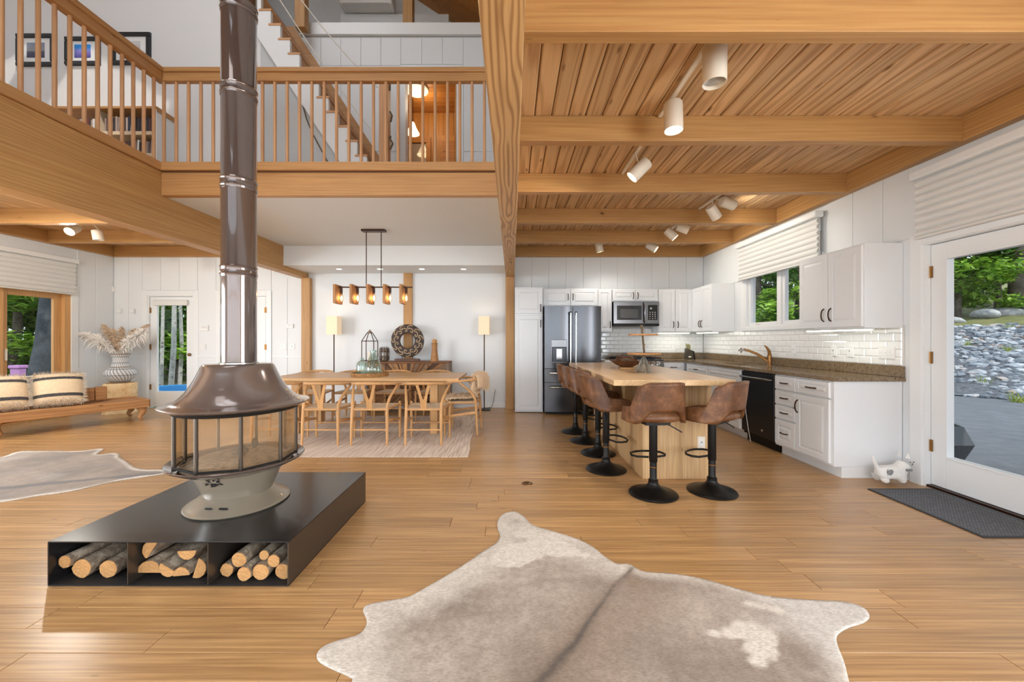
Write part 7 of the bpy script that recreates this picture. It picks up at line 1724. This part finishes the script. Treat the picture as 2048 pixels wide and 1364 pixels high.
# beyond the driveway door
gD = 'trees on the bank beyond the driveway'
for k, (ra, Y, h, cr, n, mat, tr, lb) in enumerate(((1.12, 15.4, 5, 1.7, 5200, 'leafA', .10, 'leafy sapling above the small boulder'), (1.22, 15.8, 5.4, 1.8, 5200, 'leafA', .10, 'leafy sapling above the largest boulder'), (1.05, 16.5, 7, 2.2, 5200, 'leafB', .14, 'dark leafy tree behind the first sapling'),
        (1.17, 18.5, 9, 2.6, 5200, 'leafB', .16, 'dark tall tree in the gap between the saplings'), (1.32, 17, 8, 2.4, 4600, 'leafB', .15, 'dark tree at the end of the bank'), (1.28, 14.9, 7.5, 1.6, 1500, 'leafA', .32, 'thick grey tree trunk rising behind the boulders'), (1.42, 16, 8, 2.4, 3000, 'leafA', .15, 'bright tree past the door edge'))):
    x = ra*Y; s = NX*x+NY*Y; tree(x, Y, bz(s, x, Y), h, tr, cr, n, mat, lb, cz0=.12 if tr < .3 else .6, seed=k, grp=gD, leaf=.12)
# outside the kitchen window
gK = 'trees outside the kitchen window'
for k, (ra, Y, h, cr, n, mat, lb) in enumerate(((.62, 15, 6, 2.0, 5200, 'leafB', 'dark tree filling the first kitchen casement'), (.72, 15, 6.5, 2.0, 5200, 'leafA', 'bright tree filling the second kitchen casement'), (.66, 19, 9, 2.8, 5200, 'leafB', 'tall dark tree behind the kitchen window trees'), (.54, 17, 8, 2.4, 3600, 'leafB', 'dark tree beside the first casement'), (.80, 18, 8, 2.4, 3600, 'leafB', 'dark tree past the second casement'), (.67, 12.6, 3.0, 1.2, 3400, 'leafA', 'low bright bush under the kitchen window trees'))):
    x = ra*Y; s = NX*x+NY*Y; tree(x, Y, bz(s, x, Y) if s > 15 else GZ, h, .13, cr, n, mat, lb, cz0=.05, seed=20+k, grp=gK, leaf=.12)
# beyond the sliding door
gL = 'trees beyond the sliding door'
tree(-12.98, 10.9, GZ, 8, .25, 2.2, 2600, 'leafB', 'dark leaning trunk seen through the sliding door', 'trunkd', (.75, .3), .45, .12, gL, 41)
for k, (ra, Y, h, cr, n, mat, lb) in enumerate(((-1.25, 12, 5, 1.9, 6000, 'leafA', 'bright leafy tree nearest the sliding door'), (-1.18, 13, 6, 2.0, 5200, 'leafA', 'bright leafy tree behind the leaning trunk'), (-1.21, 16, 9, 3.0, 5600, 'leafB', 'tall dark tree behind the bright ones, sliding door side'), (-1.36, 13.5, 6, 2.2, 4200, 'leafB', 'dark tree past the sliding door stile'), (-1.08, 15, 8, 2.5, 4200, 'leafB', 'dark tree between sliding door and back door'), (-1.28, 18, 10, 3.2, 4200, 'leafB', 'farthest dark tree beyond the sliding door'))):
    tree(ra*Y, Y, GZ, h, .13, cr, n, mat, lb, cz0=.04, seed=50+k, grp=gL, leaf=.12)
t = thing('plastic_bin', 'purple plastic bin standing outside the sliding door', 'bin', (-11.6, 9.35, GZ))
MT['purple'] = plain('purple_plastic', S(176,124,180), .5)
m_ = MB(); m_.add([(-11.69, 9.29, GZ), (-11.51, 9.29, GZ), (-11.51, 9.41, GZ), (-11.69, 9.41, GZ), (-11.71, 9.27, .58), (-11.49, 9.27, .58), (-11.49, 9.43, .58), (-11.71, 9.43, .58)], [(0,3,2,1),(4,5,6,7),(0,1,5,4),(1,2,6,5),(2,3,7,6),(3,0,4,7)]); m_.build('tub', MT['purple'], t, bevel=.02)
MB().box(-11.73, 9.25, .581, -11.47, 9.45, .66).build('lid', MT['purple'], t, bevel=.02)
# beyond the back door
gB = 'trees beyond the glazed back door'
for k, (px, Y, r_, ln, lb) in enumerate(((322, 11.5, .045, (-.1, 0), 'white birch trunk nearest the back door hinges'), (341, 11.0, .06, (.25, 0), 'middle white birch trunk beyond the back door'), (359, 12.2, .05, (.05, 0), 'white birch trunk nearest the back door knob'), (350, 14.5, .04, (0, 0), 'thin far birch trunk between the others'))):
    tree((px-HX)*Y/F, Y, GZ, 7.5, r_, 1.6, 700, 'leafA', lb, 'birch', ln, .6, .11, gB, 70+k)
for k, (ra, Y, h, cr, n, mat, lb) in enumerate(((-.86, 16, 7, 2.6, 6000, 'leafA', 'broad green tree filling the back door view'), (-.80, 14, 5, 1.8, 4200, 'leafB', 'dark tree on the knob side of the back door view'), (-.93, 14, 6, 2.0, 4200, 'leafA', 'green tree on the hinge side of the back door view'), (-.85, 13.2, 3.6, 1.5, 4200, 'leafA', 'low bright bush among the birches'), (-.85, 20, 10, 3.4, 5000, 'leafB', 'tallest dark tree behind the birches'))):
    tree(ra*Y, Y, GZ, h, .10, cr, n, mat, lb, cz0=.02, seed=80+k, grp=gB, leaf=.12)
t = thing('paddling_pool', 'blue paddling pool rim outside the back door', 'pool', (-8.2, 9.5, GZ))
MB().lathe([(0, .03), (.75, .03), (.80, .06), (.82, .24), (.86, .26), (.88, .24), (.86, .0), (0, .0)], 36, (-8.2, 9.5, GZ+.001)).build('pool_wall', plain('bright_blue_plastic', S(60,140,190), .5), t, smooth=50)
m_ = MB(); m_.grid(lambda u, v: (-7.0+.5*(u-.5), 8.6+.5*(v-.5), GZ+.03+.28*math.sin(u*PI)*math.sin(v*PI)+.05*mnoise.noise(Vector((u*5, v*5, 3)))), 14, 14)
tag(m_.build('cloth_heap', plain('pinkish_cloth', S(210,194,196), .9), smooth=180, solid=.01), 'pinkish white cloth heap beside the blue pool', 'cloth')
